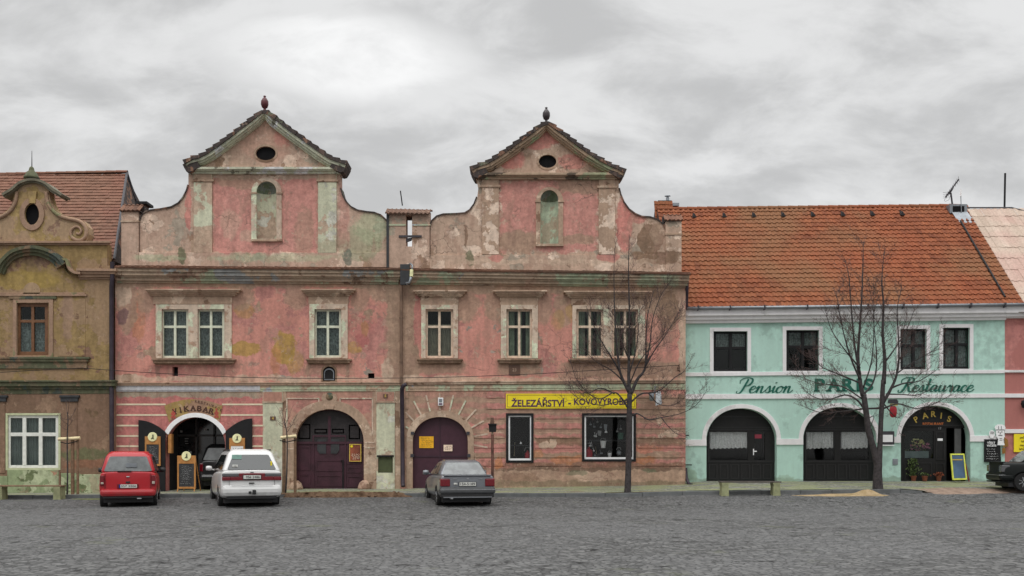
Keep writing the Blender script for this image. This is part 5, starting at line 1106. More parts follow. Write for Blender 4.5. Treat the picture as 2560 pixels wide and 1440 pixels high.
# ---------------------------------------------------------------- bare trees
def bare_tree(name, label, trunk, limbs, Yt, seed, k=1.0, tw=1.0):
    rr = random.Random(seed); T = MB(); B = MB(); G = MB()
    rt = thing(name, label, 'tree', (W(trunk[0][0], trunk[0][1], Yt).x, Yt, zpave(W(trunk[0][0], 0, Yt).x, Yt)))
    s_ = S(Yt)
    def pl(pts, r0, r1, spread):
        P = []
        for i, (x, y) in enumerate(pts):
            P.append(W(x, y, Yt) + Vector((0, spread * i / max(1, len(pts) - 1), 0)))
        C_ = catmull(P, 5); n = len(C_) - 1
        return C_, [((r0 + (r1 - r0) * (i / n) ** .8) * .72) / s_ for i in range(n + 1)]
    c, r = pl(trunk[:], trunk[0][2] if len(trunk[0]) > 2 else 13, 10, 0) if False else (None, None)
    P = [W(x, y, Yt) for x, y, _ in trunk]; C_ = catmull(P, 5); R_ = []
    n = len(C_) - 1
    for i in range(n + 1):
        f = i / n * (len(trunk) - 1); j = min(int(f), len(trunk) - 2); R_.append((trunk[j][2] + (trunk[j + 1][2] - trunk[j][2]) * (f - j)) / s_ * (1 + .03 * sin(i * 1.7)))
    T.tube(C_, R_, 12); T.build('trunk', mat_bark, rt, smooth=True)
    def twig(p, d, L, r, lev):
        n = 5 if lev < 2 else 3; pts = [p]; q_ = p.copy(); dd = d.normalized()
        for i in range(n):
            dd = (dd + Vector((rr.gauss(0, .09), rr.gauss(0, .09), rr.gauss(.07, .07)))).normalized(); q_ = q_ + dd * (L / n); pts.append(q_.copy())
        G.tube(pts, [r * (1 - .75 * i / n) for i in range(n + 1)], 4 if lev == 0 else 3, cap=False)
        if lev < 2:
            for i in range(int(L * (11 if lev == 0 else 13) * tw) + 1):
                t = rr.uniform(.12, 1.0); f = t * n; j = min(int(f), n - 1); pp = pts[j].lerp(pts[j + 1], f - j); bd_ = (pts[j + 1] - pts[j]).normalized()
                side = bd_.cross(Vector((rr.gauss(0, 1), rr.gauss(0, 1), rr.gauss(0, 1)))).normalized()
                twig(pp, bd_ * rr.uniform(.5, 1.0) + side * rr.uniform(.5, .9), L * rr.uniform(.25, .5) * (1.1 - t * .4), max(.005, r * .6), lev + 1)
    for (pts, r0, r1, spread, dens) in limbs:
        C_, R_ = pl(pts, r0, r1, spread)
        B.cur = 0; B.tube(C_, R_, 8 if r0 > 4 else 6)
        tot = sum((C_[i + 1] - C_[i]).length for i in range(len(C_) - 1)); n_ = int(tot * dens * k)
        for i in range(n_):
            t = rr.uniform(.16, .99) ** .85; f = t * (len(C_) - 1); j = min(int(f), len(C_) - 2); pp = C_[j].lerp(C_[j + 1], f - j); bd_ = (C_[j + 1] - C_[j]).normalized()
            side = bd_.cross(Vector((rr.gauss(0, .6), rr.gauss(0, 1), rr.gauss(0, .6)))).normalized(); side.z = side.z * .7 + .1
            twig(pp, bd_ * rr.uniform(.6, 1.0) + side * rr.uniform(.4, .95), rr.uniform(.4, 1.25) * (1.1 - .45 * t), max(.006, R_[j] * .3 if R_[j] < .03 else .0095), 0 if r0 > 2 else 1)
    B.build('branches', mat_bark, rt, smooth=True); G.build('crown', mat_twig, rt)
    return rt
T1 = [([(1574, 990), (1572, 940), (1573, 880), (1574, 780), (1572, 680), (1574, 585)], 7.5, .8, .1, 6), ([(1572, 980), (1556, 948), (1547, 920), (1541, 870), (1536, 800), (1533, 700), (1534, 625)], 6, .7, -.3, 5),
      ([(1549, 928), (1530, 898), (1505, 860), (1480, 812), (1462, 770)], 3.6, .7, -.5, 8), ([(1560, 955), (1530, 925), (1490, 900), (1455, 860)], 3, .6, .5, 8),
      ([(1571, 1022), (1553, 995), (1534, 982), (1500, 998), (1470, 985), (1440, 950), (1424, 905)], 3.6, .7, -.4, 7), ([(1536, 984), (1500, 972), (1462, 985), (1430, 960)], 3, .6, -.8, 8), ([(1566, 1000), (1540, 1005), (1500, 1012), (1450, 995), (1415, 965)], 2.4, .5, .5, 7),
      ([(1577, 985), (1594, 948), (1609, 930), (1616, 905), (1617, 855), (1621, 790), (1638, 722)], 6.5, .8, .3, 6), ([(1613, 915), (1640, 872), (1672, 828), (1706, 768)], 3.4, .6, .5, 8), ([(1612, 920), (1624, 860), (1630, 800), (1648, 745), (1668, 712)], 3, .6, -.3, 7),
      ([(1575, 1008), (1602, 985), (1632, 981), (1656, 972), (1690, 942), (1714, 926), (1742, 880)], 3.8, .7, .4, 7), ([(1578, 1040), (1592, 1034), (1604, 1040), (1622, 1050), (1652, 1044), (1700, 1034), (1738, 1012), (1764, 975)], 3.4, .7, -.3, 7), ([(1654, 1044), (1665, 1062), (1686, 1084), (1712, 1094)], 2, .5, -.5, 7),
      ([(1622, 984), (1650, 1010), (1690, 1010), (1732, 980)], 2.4, .5, .6, 8), ([(1574, 930), (1590, 880), (1600, 820), (1606, 745)], 3.2, .6, .6, 7), ([(1573, 900), (1555, 850), (1540, 790), (1515, 740)], 2.8, .6, .6, 7), ([(1574, 960), (1600, 900), (1645, 850), (1690, 800)], 2.6, .5, -.8, 8)]
bare_tree('bare_tree', 'single stemmed leafless tree in front of the yellow shop sign and larger shop window', [(1568, 1244, 9.5), (1570, 1200, 7.8), (1572, 1120, 7.2), (1573, 1050, 7), (1574, 985, 6)], T1, -2.2, 11, k=.95, tw=.72)
T2 = [([(2157, 990), (2150, 945), (2147, 890), (2152, 820), (2158, 740), (2162, 650), (2163, 600)], 8.5, .8, .2, 6), ([(2151, 950), (2128, 905), (2108, 850), (2092, 790), (2080, 730)], 4, .7, -.4, 8), ([(2150, 935), (2140, 860), (2137, 780), (2134, 690), (2128, 640)], 5, .7, .6, 6),
      ([(2209, 960), (2213, 900), (2209, 830), (2212, 760), (2209, 700), (2216, 625)], 8.5, .9, .2, 6), ([(2207, 1008), (2226, 972), (2238, 940), (2243, 895), (2240, 840), (2236, 775), (2246, 720)], 6.5, .8, -.3, 6), ([(2228, 970), (2262, 958), (2302, 952), (2338, 932), (2362, 915)], 4, .6, .4, 8),
      ([(2206, 1022), (2242, 1010), (2284, 1022), (2330, 1008), (2372, 982)], 3.6, .6, -.5, 8), ([(2163, 1025), (2140, 1000), (2108, 988), (2064, 1000), (2024, 992), (1994, 968)], 4.2, .6, -.4, 8), ([(2208, 1020), (2160, 1022), (2110, 1028), (2060, 1030), (2010, 1010)], 4, .6, .5, 7),
      ([(2152, 958), (2104, 936), (2058, 912), (2030, 868)], 3.6, .6, .5, 9), ([(2213, 905), (2248, 862), (2282, 812), (2306, 760)], 3.2, .6, .6, 8), ([(2240, 935), (2280, 905), (2320, 880), (2348, 850)], 2.8, .6, -.5, 9), ([(2150, 920), (2110, 880), (2070, 830), (2048, 780)], 3.2, .6, -.6, 8),
      ([(2160, 1000), (2110, 965), (2055, 955), (2010, 935)], 2.8, .6, .7, 9), ([(2215, 985), (2262, 985), (2310, 985), (2352, 965)], 3, .6, .7, 9), ([(2210, 1010), (2240, 1040), (2262, 1045)], 2.6, .5, .3, 8), ([(2165, 1050), (2186, 1040), (2180, 1065)], 2.4, .8, .1, 5), ([(2160, 985), (2185, 955), (2196, 900), (2192, 820), (2188, 740)], 4, .6, .3, 7), ([(2158, 970), (2175, 900), (2176, 800), (2170, 700)], 3, .5, -.5, 6)]
t2 = bare_tree('bare_tree', 'forked leafless tree standing in the sand heap before the mint guest house', [(2195, 1236, 14), (2194, 1190, 11), (2196, 1152, 9.5), (2200, 1110, 6.3), (2202, 1060, 5.8), (2205, 1005, 6), (2208, 950, 5.2)], T2, -2.2, 23, k=.95, tw=.75)
m = MB(); cc_ = catmull([W(x, y, -2.2) for x, y in ((2194, 1170), (2185, 1125), (2172, 1080), (2166, 1035), (2159, 985))], 5); m.tube(cc_, [(8.2 - 1.6 * i / (len(cc_) - 1)) / S(-2.2) for i in range(len(cc_))], 12); m.build('fork', mat_bark, t2, smooth=True)
def sapling(label, px0, top, twigs, Yt, seed):
    rr = random.Random(seed); b = W(px0, 1240, Yt); zb = zpave(b.x, Yt) if Yt > YK else zroad(b.x, Yt); rt = thing('sapling', label, 'tree', (b.x, Yt, zb), group=None)
    P = [Vector((b.x, Yt, zb))] + [W(x, y, Yt) for x, y in top]; C_ = catmull(P, 5); m = MB(); m.tube(C_, [.03 - .016 * i / (len(C_) - 1) for i in range(len(C_))], 7); m.build('trunk', mat_bark, rt, smooth=True)
    m = MB()
    for (x0, y0, x1, y1) in twigs:
        a = W(x0, y0, Yt); c = W(x1, y1, Yt) + Vector((0, rr.uniform(-.2, .2), 0)); mid_ = a.lerp(c, .5) + Vector((0, 0, -.04)); q_ = catmull([a, mid_, c], 4); m.tube(q_, [.011 - .007 * i / (len(q_) - 1) for i in range(len(q_))], 4)
        for j in range(4):
            t = rr.uniform(.3, .95); p_ = a.lerp(c, t); m.tube([p_, p_ + Vector((rr.uniform(-.12, .12), rr.uniform(-.1, .1), rr.uniform(.04, .2)))], [.006, .003], 3)
    m.build('crown', mat_twig, rt); return rt
sapling('thin sapling tied between stakes beside the white lower window', 168, [(169, 1180), (168, 1100), (170, 1050), (168, 1030)], [(168, 1060, 150, 1040), (170, 1052, 186, 1020), (169, 1075, 148, 1060), (168, 1035, 160, 1000), (170, 1035, 178, 1004), (168, 1068, 190, 1045), (169, 1050, 142, 1035)], -2.1, 3)
sapling('young sapling tied between stakes left of the dark gateway', 714, [(717, 1180), (718, 1110), (716, 1075), (710, 1050)], [(716, 1072, 694, 1020), (714, 1060, 730, 1025), (716, 1070, 742, 1052), (712, 1055, 705, 1020), (714, 1062, 688, 1046), (717, 1082, 745, 1035), (711, 1052, 718, 1014), (714, 1070, 690, 1052)], -2.1, 5)
def stakes(label, posts, rail, Yt):
    b = W((posts[0][0] + posts[-1][0]) / 2, 1240, Yt); rt = thing('tree_stake', label, 'tree stake', (b.x, Yt, zpave(b.x, Yt)), group=None)
    for x0, t, r in posts:
        a = W(x0, t, Yt); zb = zpave(a.x, Yt) - .02; m = MB(); m.tube([(a.x, Yt + .05, zb), (a.x, Yt + .05, a.z)], [r, r * .9], 10); m.build('post', mat_post, rt, smooth=True, angle=50)
    m = MB(); m.tube([W(rail[0], rail[2], Yt - .02), W(rail[1], rail[3], Yt - .02)], .055, 10); m.build('rail', mat_rail, rt, smooth=True, angle=50)
    m = MB(); c = W((rail[0] + rail[1]) / 2, rail[2] + 7, Yt - .02); m.tube([c + Vector((-.3, .02, 0)), c + Vector((-.05, -.05, -.06)), c + Vector((.25, .02, .02))], .018, 6); m.build('strap', mat_black, rt)
stakes('weathered stakes with pale crossbar round the sapling by the white window', [(180, 1092, .06), (193, 1092, .045), (148, 1180, .04)], (146, 200, 1098, 1095), -2.0)
stakes('stakes with pale crossbar round the sapling left of the gateway', [(709, 1094, .062), (737, 1092, .05)], (702, 741, 1094, 1090), -2.0)
# ---------------------------------------------------------------- calligraphic lettering (drawn strokes)
GL = {
 'P': (.62, [[(.36, .93), (.27, .55), (.17, .15), (.04, -.04), (-.12, .0), (-.10, .12)], [(-.06, .62), (-.08, .82), (.08, .97), (.34, 1.02), (.58, .94), (.62, .74), (.48, .52), (.26, .46)]]),
 'R': (.72, [[(.36, .93), (.27, .55), (.17, .15), (.04, -.04), (-.12, .0), (-.10, .12)], [(-.06, .62), (-.08, .82), (.08, .97), (.34, 1.02), (.58, .94), (.60, .74), (.46, .54), (.28, .50)], [(.30, .5), (.42, .32), (.50, .06), (.62, .0), (.72, .12)]]),
 'e': (.38, [[(.03, .20), (.20, .25), (.30, .36), (.22, .46), (.08, .38), (.01, .18), (.08, .01), (.24, .02), (.40, .18)]]),
 'n': (.56, [[(-.04, .30), (.08, .45), (.07, .22), (.03, .0)], [(.06, .18), (.20, .42), (.31, .42), (.29, .20), (.30, .02), (.40, .02), (.54, .2)]]),
 's': (.36, [[(-.04, .12), (.14, .46), (.20, .28), (.22, .10), (.12, .0), (.0, .06)], [(.2, .02), (.36, .18)]]),
 'i': (.24, [[(-.02, .28), (.08, .45), (.05, .16), (.10, .01), (.24, .16)], [(.10, .66), (.11, .70), (.12, .66)]]),
 'o': (.42, [[(.24, .44), (.06, .34), (.02, .12), (.14, .0), (.30, .12), (.32, .34), (.22, .44), (.40, .36)]]),
 't': (.30, [[(.13, .92), (.09, .5), (.05, .16), (.12, .0), (.30, .16)], [(-.06, .50), (.26, .52)]]),
 'a': (.46, [[(.30, .40), (.14, .45), (.01, .24), (.06, .02), (.20, .08), (.32, .42)], [(.32, .44), (.29, .16), (.34, .01), (.46, .16)]]),
 'u': (.50, [[(-.02, .30), (.06, .45), (.04, .18), (.10, .01), (.24, .10), (.33, .44)], [(.34, .45), (.31, .16), (.36, .01), (.50, .16)]]),
 'r': (.36, [[(-.02, .26), (.10, .47), (.12, .36), (.24, .40), (.20, .14), (.24, .01), (.36, .16)]]),
 'c': (.36, [[(.28, .38), (.18, .46), (.04, .32), (.02, .12), (.12, .0), (.24, .04), (.38, .18)]])}
def script(mb, word, x0, x1, base, cap, y, thick=.016, th=3.4, tn=1.2):
    tot = sum(GL[c][0] for c in word); sh = .55; wpx = (x1 - x0) / (tot + sh * .3); k = S(y); pen = x0
    for c in word:
        for stroke in GL[c][1]:
            pts = [Vector((pen + (px + (pz * sh * cap / wpx * .55)) * wpx, base - pz * cap, 0)) for px, pz in stroke]
            P = catmull(pts, 6); L = []; Rr = []
            for i, p in enumerate(P):
                d = P[min(i + 1, len(P) - 1)] - P[max(i - 1, 0)]; d = d.normalized() if d.length else Vector((1, 0, 0)); nn = Vector((-d.y, d.x, 0)); down = abs(d.y)
                w_ = (tn + (th - tn) * (max(0, d.y) * .9 + .12 * down)) / 2
                L.append(p + nn * w_); Rr.append(p - nn * w_)
            vs = [W(p.x, p.y, y) for p in L + Rr]; n = len(L)
            vs2 = [v + Vector((0, thick, 0)) for v in vs]
            fs = [(i, i + 1, n + i + 1, n + i) for i in range(n - 1)]; m_ = 2 * n
            fs += [(i, i + m_, i + 1 + m_, i + 1) for i in range(n - 1)] + [(n + i, n + i + 1, n + i + 1 + m_, n + i + m_) for i in range(n - 1)]
            mb.add(vs + vs2, fs)
        pen += GL[c][0] * wpx
    return mb
m = MB(); script(m, 'Pension', 1846, 1988, 982, 37, YM - .02, th=4.8, tn=1.5); tag(m.build('sign_lettering', mat_green_letter), 'green script word Pension painted on the mint wall', 'lettering')
m = MB(); script(m, 'Restaurace', 2250, 2440, 979, 35, YM - .02, th=5.6, tn=1.8); tag(m.build('sign_lettering', mat_green_letter), 'green script word Restaurace on the mint wall behind tree branches', 'lettering')
m = MB(); x = 2050
for ch_ in 'PARIS':
    wd = {'P': 26, 'A': 32, 'R': 31, 'I': 14, 'S': 24}[ch_]
    text(m, ch_, x, 963, 29, YM - .022, off=.035, width=wd)
    if ch_ in 'PARI':
        for dx in ({'P': (-8,), 'A': (-13, 13), 'R': (-10, 12), 'I': (0,)}[ch_]): m.pbox(x + dx - 7, 975, x + dx + 7, 979, YM - .022, YM - .005)
    x += wd * .5 + {'P': 22, 'A': 20, 'R': 12, 'I': 16, 'S': 0}[ch_]
tag(m.build('sign_lettering', mat_green_letter), 'bold green capital lettering between the two script words on the mint wall', 'lettering')
# fan shaped restaurant sign
sg = thing('shop_sign', 'ochre fan shaped sign with curved dark lettering above the arched restaurant doorway', 'sign', (W(488, 1030).x, 0, 0))
m = MB(); cx_, cy_ = 483, 1165
def pol(r, a, ky=1.0): return (cx_ + r * sin(R(a)), cy_ - r * cos(R(a)) * ky)
m.pprism([pol(167, a) for a in range(-25, 26, 3)][:] + [(556, 1013)] + [(548, 1054)] + [pol(128, a) for a in range(26, -27, -4)] + [(423, 1056), (411, 1016)], -.028, .005)
m.build('board', plaster('ochre_board', C(140, 118, 74), [(C(142, 114, 92), .8, .5, 3.)], (), tone=.05), sg)
m = MB()
for i, ch_ in enumerate('VIKABAR'):
    a = -18.5 + i * 6.1 + (0, -.4, -.2, .1, .3, .4, .6)[i]; p = pol(144, a); text(m, ch_, p[0], p[1], 13, -.036, off=.03, width=(13, 4, 15, 15, 13, 15, 15)[i] - 1, rot=-R(a))
    for dx in ((-4, 4) if ch_ in 'KAR' else (0,)): q_ = (p[0] + dx * cos(R(a)) - 6 * -sin(R(a)) * -1, p[1] + dx * sin(R(a)) + 6); m.pbox(q_[0] - 3, q_[1] - 1, q_[0] + 3, q_[1] + 1, -.036, -.03)
m.build('lettering', simple('dark_brown_letter', C(60, 36, 26), .6), sg)
m = MB()
for i, ch_ in enumerate('RESTAURACE'):
    a = 2.5 + i * 2.55; p = pol(161 + i * .1, a); text(m, ch_, p[0], p[1] + i * .75, 6.6, -.036, off=.01, width=5, rot=-R(a * 1.25))
m.build('lettering', simple('brown_letter', C(66, 42, 32), .6), sg)
m = MB()
for x, y in ((433, 1034), (541, 1033)):
    for dx, dy in ((0, -9), (0, -4), (-3, 0), (3, 0), (0, 4), (-3, 9), (3, 9)): m.pbox(x + dx - 2, y + dy - 3, x + dx + 2, y + dy + 3, -.035 - .0005 * (dy + 9 + dx), -.03)
m.build('figure_mark', simple('faded_red_mark', C(150, 64, 58), .7), sg)
# yellow ironmonger sign
ys_ = thing('shop_sign', 'long yellow sign with purple letters above the two shop windows', 'sign', (W(1427, 1003).x, 0, 0))
m = MB(); m.pbox(1265, 984, 1590, 1021, -.06, -.02); m.build('board', mat_yellow, ys_)
m = MB(); m.pprism([(1268, 987), (1587, 987), (1587, 1018), (1268, 1018)], -.064, -.058, [[(1269.3, 988.3), (1585.7, 988.3), (1585.7, 1016.7), (1269.3, 1016.7)]]); m.build('border', simple('brown_line', C(130, 104, 40), .6), ys_)
m = MB(); text(m, 'ŽELEZÁŘSTVÍ', 1345, 1005, 17, -.068, off=.022, width=134); m.build('lettering', mat_purple, ys_); m = MB(); text(m, '-', 1424, 1007, 17, -.068, off=.03); m.build('lettering', mat_purple, ys_); m = MB(); text(m, 'KOVOVÝROBA', 1504, 1005, 17, -.068, off=.022, width=138); m.build('lettering', mat_purple, ys_)
# blackboards
def scrawl(m, x0, y0, x1, y1, y, n, seed, w=.9):
    rr = random.Random(seed); st_ = (y1 - y0) / n
    for i in range(n):
        yy = y0 + st_ * (i + .5); x = x0 + rr.uniform(0, 6); xe_ = x1 - rr.uniform(0, (x1 - x0) * .35)
        while x < xe_:
            L = rr.uniform(2, 7); pts = [W(x + L * k / 4, yy + rr.uniform(-1.6, 1.2), y) for k in range(5)]; m.tube(pts, w / S(y) * .5, 3, cap=False); x += L + rr.uniform(1.2, 2.5)
def menuboard(label, x0, y0, x1, y1, yf, stand=False, disc=None, white=False, seed=1):
    zb = W(0, y1, yf).z
    r_ = thing('menu_board' if not stand else 'pavement_board', label, 'menu board', (W((x0 + x1) / 2, y1, yf).x, yf, zb)); t = .035; hd = 20
    m = MB(); m.pprism([(x0, y0), (x1, y0), (x1, y1), (x0, y1)], yf - t, yf, [[(x0 + 4, y0 + hd), (x1 - 4, y0 + hd), (x1 - 4, y1 - 5), (x0 + 4, y1 - 5)]]); m.build('frame', mat_honey, r_, bevel=.004)
    m = MB(); m.pbox(x0 + 3.5, y0 + hd - 1, x1 - 3.5, y1 - 4.5, yf - t * .6, yf - .002); m.build('writing_surface', mat_white if white else mat_slate, r_)
    m = MB(); scrawl(m, x0 + 7, y0 + hd + 4, x1 - 7, y1 - (10 if not white else 6), yf - t * .6 - .004, 10 if not white else 3, seed, .8); m.build('chalk_writing', mat_black if white else mat_chalk, r_)
    c = W((x0 + x1) / 2, y0 + 8 - (4 if disc is None else 0), yf - t); m = MB(); m.lathe([(.155, -.02), (.165, -.01), (.165, .03)], (c.x, c.y - .01, c.z + .04), 24, 'Y'); d_ = m.build('brewery_disc', mat_cream, r_)
    m = MB(); px_, py_ = (x0 + x1) / 2, y0 + 3; m.pprism([(px_ - 1, py_ - 7), (px_ + 2, py_ - 8), (px_ + 2, py_ + 1), (px_ + 4, py_ + 3), (px_ - 5, py_ + 3), (px_ - 1, py_ - 1)], yf - t - .042, yf - t - .03); m.build('emblem', mat_olive_trim, d_); return r_
menuboard('chalk menu board with pale round badge hung on the left black shutter', 362, 1091, 401, 1165, -.12, seed=2)
menuboard('small white menu board hung on the right black shutter above the white car', 573, 1095, 612, 1140, -.12, white=True, seed=4)
pbd = menuboard('standing chalk board with cream badge in front of the restaurant doorway', 443, 1139, 489, 1222, -.55, seed=6)
m = MB()
for x in (445, 487): a = W(x, 1218, -.55); m.tube([a, (a.x, -.62, zpave(a.x, -.6))], .02, 6); m.tube([(a.x, -.5, W(0, 1142, -.5).z), (a.x, .1, zpave(a.x, 0) - .01)], .02, 6)
m.build('leg', mat_honey, pbd)
m = MB(); m.pbox(420, 1085, 428.5, 1133, -.02, .2); tag(m.build('wooden_plaque', mat_honey, bevel=.006), 'narrow honey coloured wooden board on the left jamb of the restaurant doorway', 'board')
yb = thing('pavement_board', 'leaning blue menu board with yellow frame by the right arch', 'menu board', (W(2397, 1203, .15).x, .15, .19))
Q = [(2376, 1134), (2411, 1134), (2418, 1199), (2382, 1200)]; I_ = [(2379.5, 1137.5), (2408.5, 1137.5), (2414.5, 1195.5), (2385, 1196)]
m = MB(); m.pprism(Q, .12, .17, [I_]); m.build('frame', simple('yellow_green_frame', C(196, 200, 84), .5), yb); m = MB(); m.pprism(I_, .14, .16); m.build('writing_surface', simple('blue_board', C(70, 92, 116), .6, var=.2, sc=3), yb)
m = MB(); m.pbox(2381, 1148, 2406, 1150.5, .125, .138); m.build('painted_line', mat_gold, yb); m = MB(); m.tube([W(2414, 1160, .3), (W(2421, 1203, .55).x, .5, .19)], .02, 6); m.build('prop', mat_red, yb)
# notices on doors
def card(name, label, cat, x0, y0, x1, y1, yf, mat, lines=4, seed=1, ink=None, parent=None):
    r_ = thing(name, label, cat, (W((x0 + x1) / 2, y1, yf).x, yf, W(0, y1, yf).z)); m = MB(); m.pbox(x0, y0, x1, y1, yf - .012, yf); m.build('sheet', mat, r_)
    m = MB(); scrawl(m, x0 + 2.5, y0 + 2, x1 - 2, y1 - 2, yf - .015, lines, seed, .8); m.build('printing', ink or mat_brownplate, r_); return r_
card('door_notice', 'orange notice on the left leaf of the maroon garage doors', 'notice', 1048, 1091, 1084, 1120, .19, mat_orange, 5, 3)
card('door_notice', 'small pale notice in the middle of the maroon garage doors', 'notice', 1109, 1112, 1131, 1128, .17, mat_pinkcard, 3, 5)
po = thing('poster', 'brown and orange framed poster on the right side of the dark gateway', 'poster', (W(888, 1154).x, .24, 0))
m = MB(); m.pprism([(873, 1110), (903, 1110), (903, 1154), (873, 1154)], .20, .23, [[(875, 1112), (901, 1112), (901, 1152), (875, 1152)]]); m.build('frame', mat_gold, po); m = MB(); m.pbox(875, 1112, 901, 1152, .215, .225); m.build('sheet', simple('poster_brown', C(112, 60, 42), .5, var=.5, sc=2.5), po)
m = MB(); c = W(879, 1116, .2); m.lathe([(.04, 0), (.05, .01)], (c.x, .205, c.z), 12, 'Y'); m.build('sun_mark', mat_yellow, po); m = MB(); scrawl(m, 877, 1134, 900, 1149, .212, 5, 9, .8); m.build('printing', mat_pinkcard, po)
def plate(label, x0, y0, x1, y1, txt, mat, ink, yf=-.055, h=7):
    r_ = thing('house_number', label, 'house number', (W((x0 + x1) / 2, y1, yf).x, yf, 0)); m = MB(); m.pbox(x0, y0, x1, y1, yf - .015, yf); m.build('plate', mat, r_, bevel=.004); m = MB(); text(m, txt, (x0 + x1) / 2, (y0 + y1) / 2, h, yf - .02, off=.01); m.build('numeral', ink, r_)
plate('small brown house number plate 4 on the pale pilaster beside the white car', 675, 1041, 689, 1051, '4', mat_brownplate, mat_gold); plate('small square brown number plate above the meter box pilaster', 958, 985, 969, 995, '5', mat_brownplate, mat_gold)
plate('brown street number tablet below the middle upper window of the right house', 1272, 912, 1300, 938, '23', mat_brownplate, mat_trim_tan, -.01, 8)
bx = thing('alarm_box', 'small white box with grey display above the maroon garage doors', 'alarm box', (W(1101, 1014).x, -.02, 0)); m = MB(); m.pbox(1095, 994, 1108, 1014, -.12, 0); m.build('case', mat_white, bx, bevel=.01); m = MB(); m.pbox(1097.5, 997, 1105.5, 1006, -.125, -.12); m.build('display', mat_zinc, bx); m = MB(); m.pbox(1097, 1008, 1106, 1012, -.125, -.12); m.build('label_strip', mat_purple, bx)
mb_ = thing('menu_box', 'glazed grey display box on the mint wall beside the forked tree', 'display box', (W(2220, 1115, YM).x, YM, 0)); m = MB(); m.pbox(2204, 1078, 2236, 1111, YM - .13, YM - .03); m.build('case', mat_darkmetal, mb_, bevel=.008); m = MB(); m.pbox(2206, 1087, 2232, 1105, YM - .14, YM - .13); m.build('menu_sheet', mat_white, mb_); m = MB(); m.pbox(2204, 1112, 2236, 1114.5, YM - .14, YM); m.build('ledge', mat_white, mb_)
m = MB(); m.pbox(2232, 1147, 2245, 1162, YM - .03, YM + .01); tag(m.build('meter_box', mat_zinc, bevel=.006), 'small grey metal meter door low on the mint wall', 'meter box')
# hanging beer sign
hs = thing('hanging_sign', 'red barrel shaped hanging sign with dark hood on the mint wall behind the tree', 'sign', (W(2232, 1020, .1).x, .1, 0)); c = W(2233, 1029, .1)
m = MB(); m.lathe([(.05, -.21), (.11, -.17), (.135, -.05), (.135, .08), (.11, .17), (.06, .2)], c, 16, sx=1.0, sy=.5); m.build('barrel', mat_red, hs, smooth=True); m = MB(); m.pprism([(2224, 1008), (2246, 1008), (2243, 998), (2226, 998)], .0, .2); m.build('hood', mat_darkmetal, hs); m = MB(); m.pbox(2228, 1009, 2244, 1014, .03, .17); m.build('badge', mat_gold, hs); m = MB(); m.tube([W(2244, 1003, .1), W(2245, 1003, .6)], .02, 6); m.build('bracket_arm', mat_darkmetal, hs)
# chef blackboard and yellow notice
cb = thing('menu_board', 'black menu board with cut out figure of a cook on the mint wall', 'menu board', (W(2482, 1155, YM).x, YM - .05, 0)); yb_ = YM - .07
m = MB(); m.pprism([(2461, 1098), (2500, 1098), (2503, 1155), (2461, 1155)], yb_, yb_ + .04); m.build('writing_surface', mat_black, cb); m = MB(); text(m, 'VŘELÝ', 2478, 1106, 5, yb_ - .01, off=.02); text(m, 'VEČEŘE', 2479, 1113, 5, yb_ - .01, off=.02); scrawl(m, 2465, 1120, 2495, 1150, yb_ - .006, 5, 8, .6); m.build('chalk_writing', mat_white, cb)
cw = simple('white_board_figure', C(205, 205, 205), .6, var=.05)
m = MB(); m.pprism([(2490, 1084), (2490, 1075), (2487, 1070), (2489, 1064), (2496, 1061), (2505, 1061), (2512, 1064), (2514, 1070), (2511, 1076), (2511, 1092), (2508, 1100), (2512, 1113), (2494, 1113), (2496, 1098), (2491, 1092)], yb_ - .03, yb_ - .005); m.build('cook_figure', cw, cb)
m = MB(); m.pprism([(2473, 1080), (2477, 1076), (2481, 1075), (2486, 1079), (2487, 1088), (2483, 1095), (2477, 1095), (2473, 1088)], yb_ - .02, yb_ - .005); m.build('raised_hand', cw, cb)
m = MB()
for (x0, y0, x1, y1) in ((2490, 1074, 2511, 1075.6), (2495, 1079, 2498, 1081), (2503, 1079, 2506, 1081), (2500, 1081, 2501.5, 1086), (2496, 1087.5, 2506, 1089), (2496, 1065, 2497, 1073), (2503, 1065, 2504, 1073), (2477, 1078, 2478, 1085), (2480, 1078, 2481, 1085), (2483, 1079, 2484, 1085), (2499, 1096, 2506, 1097), (2499, 1100, 2506, 1101)): m.pbox(x0, y0, x1, y1, yb_ - .036, yb_ - .03)
m.build('ink_line', mat_black, cb); m = MB(); m.pprism([(2511, 1093), (2520, 1100), (2521, 1116), (2508, 1118), (2512, 1104)], yb_ - .028, yb_ - .005); m.pbox(2506, 1120, 2514, 1134, yb_ - .02, yb_); m.build('bottle_arm', simple('amber_paint', C(120, 84, 34), .5), cb)
yn = thing('wall_notice', 'bright yellow notice with black lines on the rose wall above the dark car', 'notice', (W(2560, 1128, YM).x, YM - .05, 0)); m = MB(); m.pbox(2535, 1085, 2590, 1130, YM - .05, YM - .02); m.build('sheet', mat_yellow, yn); m = MB()
for k, w_ in enumerate(('pečivo', 'káva', 'nápoje', 'lahůdky')): text(m, w_, 2560, 1094 + 9.5 * k, 5.5, YM - .055, off=.012); pass
m.build('printing', mat_black, yn)
wl = thing('wall_lamp', 'dark round wall lamp high on the rose wall at the frame edge', 'wall lamp', (W(2562, 1010, YM).x, YM, 0)); m = MB(); c = W(2562, 1010, .4); m.lathe([(.02, -.16), (.09, -.13), (.13, 0), (.1, .11), (.03, .15)], c, 14); m.build('lantern', mat_black, wl, smooth=True); m = MB(); m.tube([c + Vector((0, 0, .1)), c + Vector((0, .25, .12))], .02, 6); m.build('bracket', mat_black, wl)
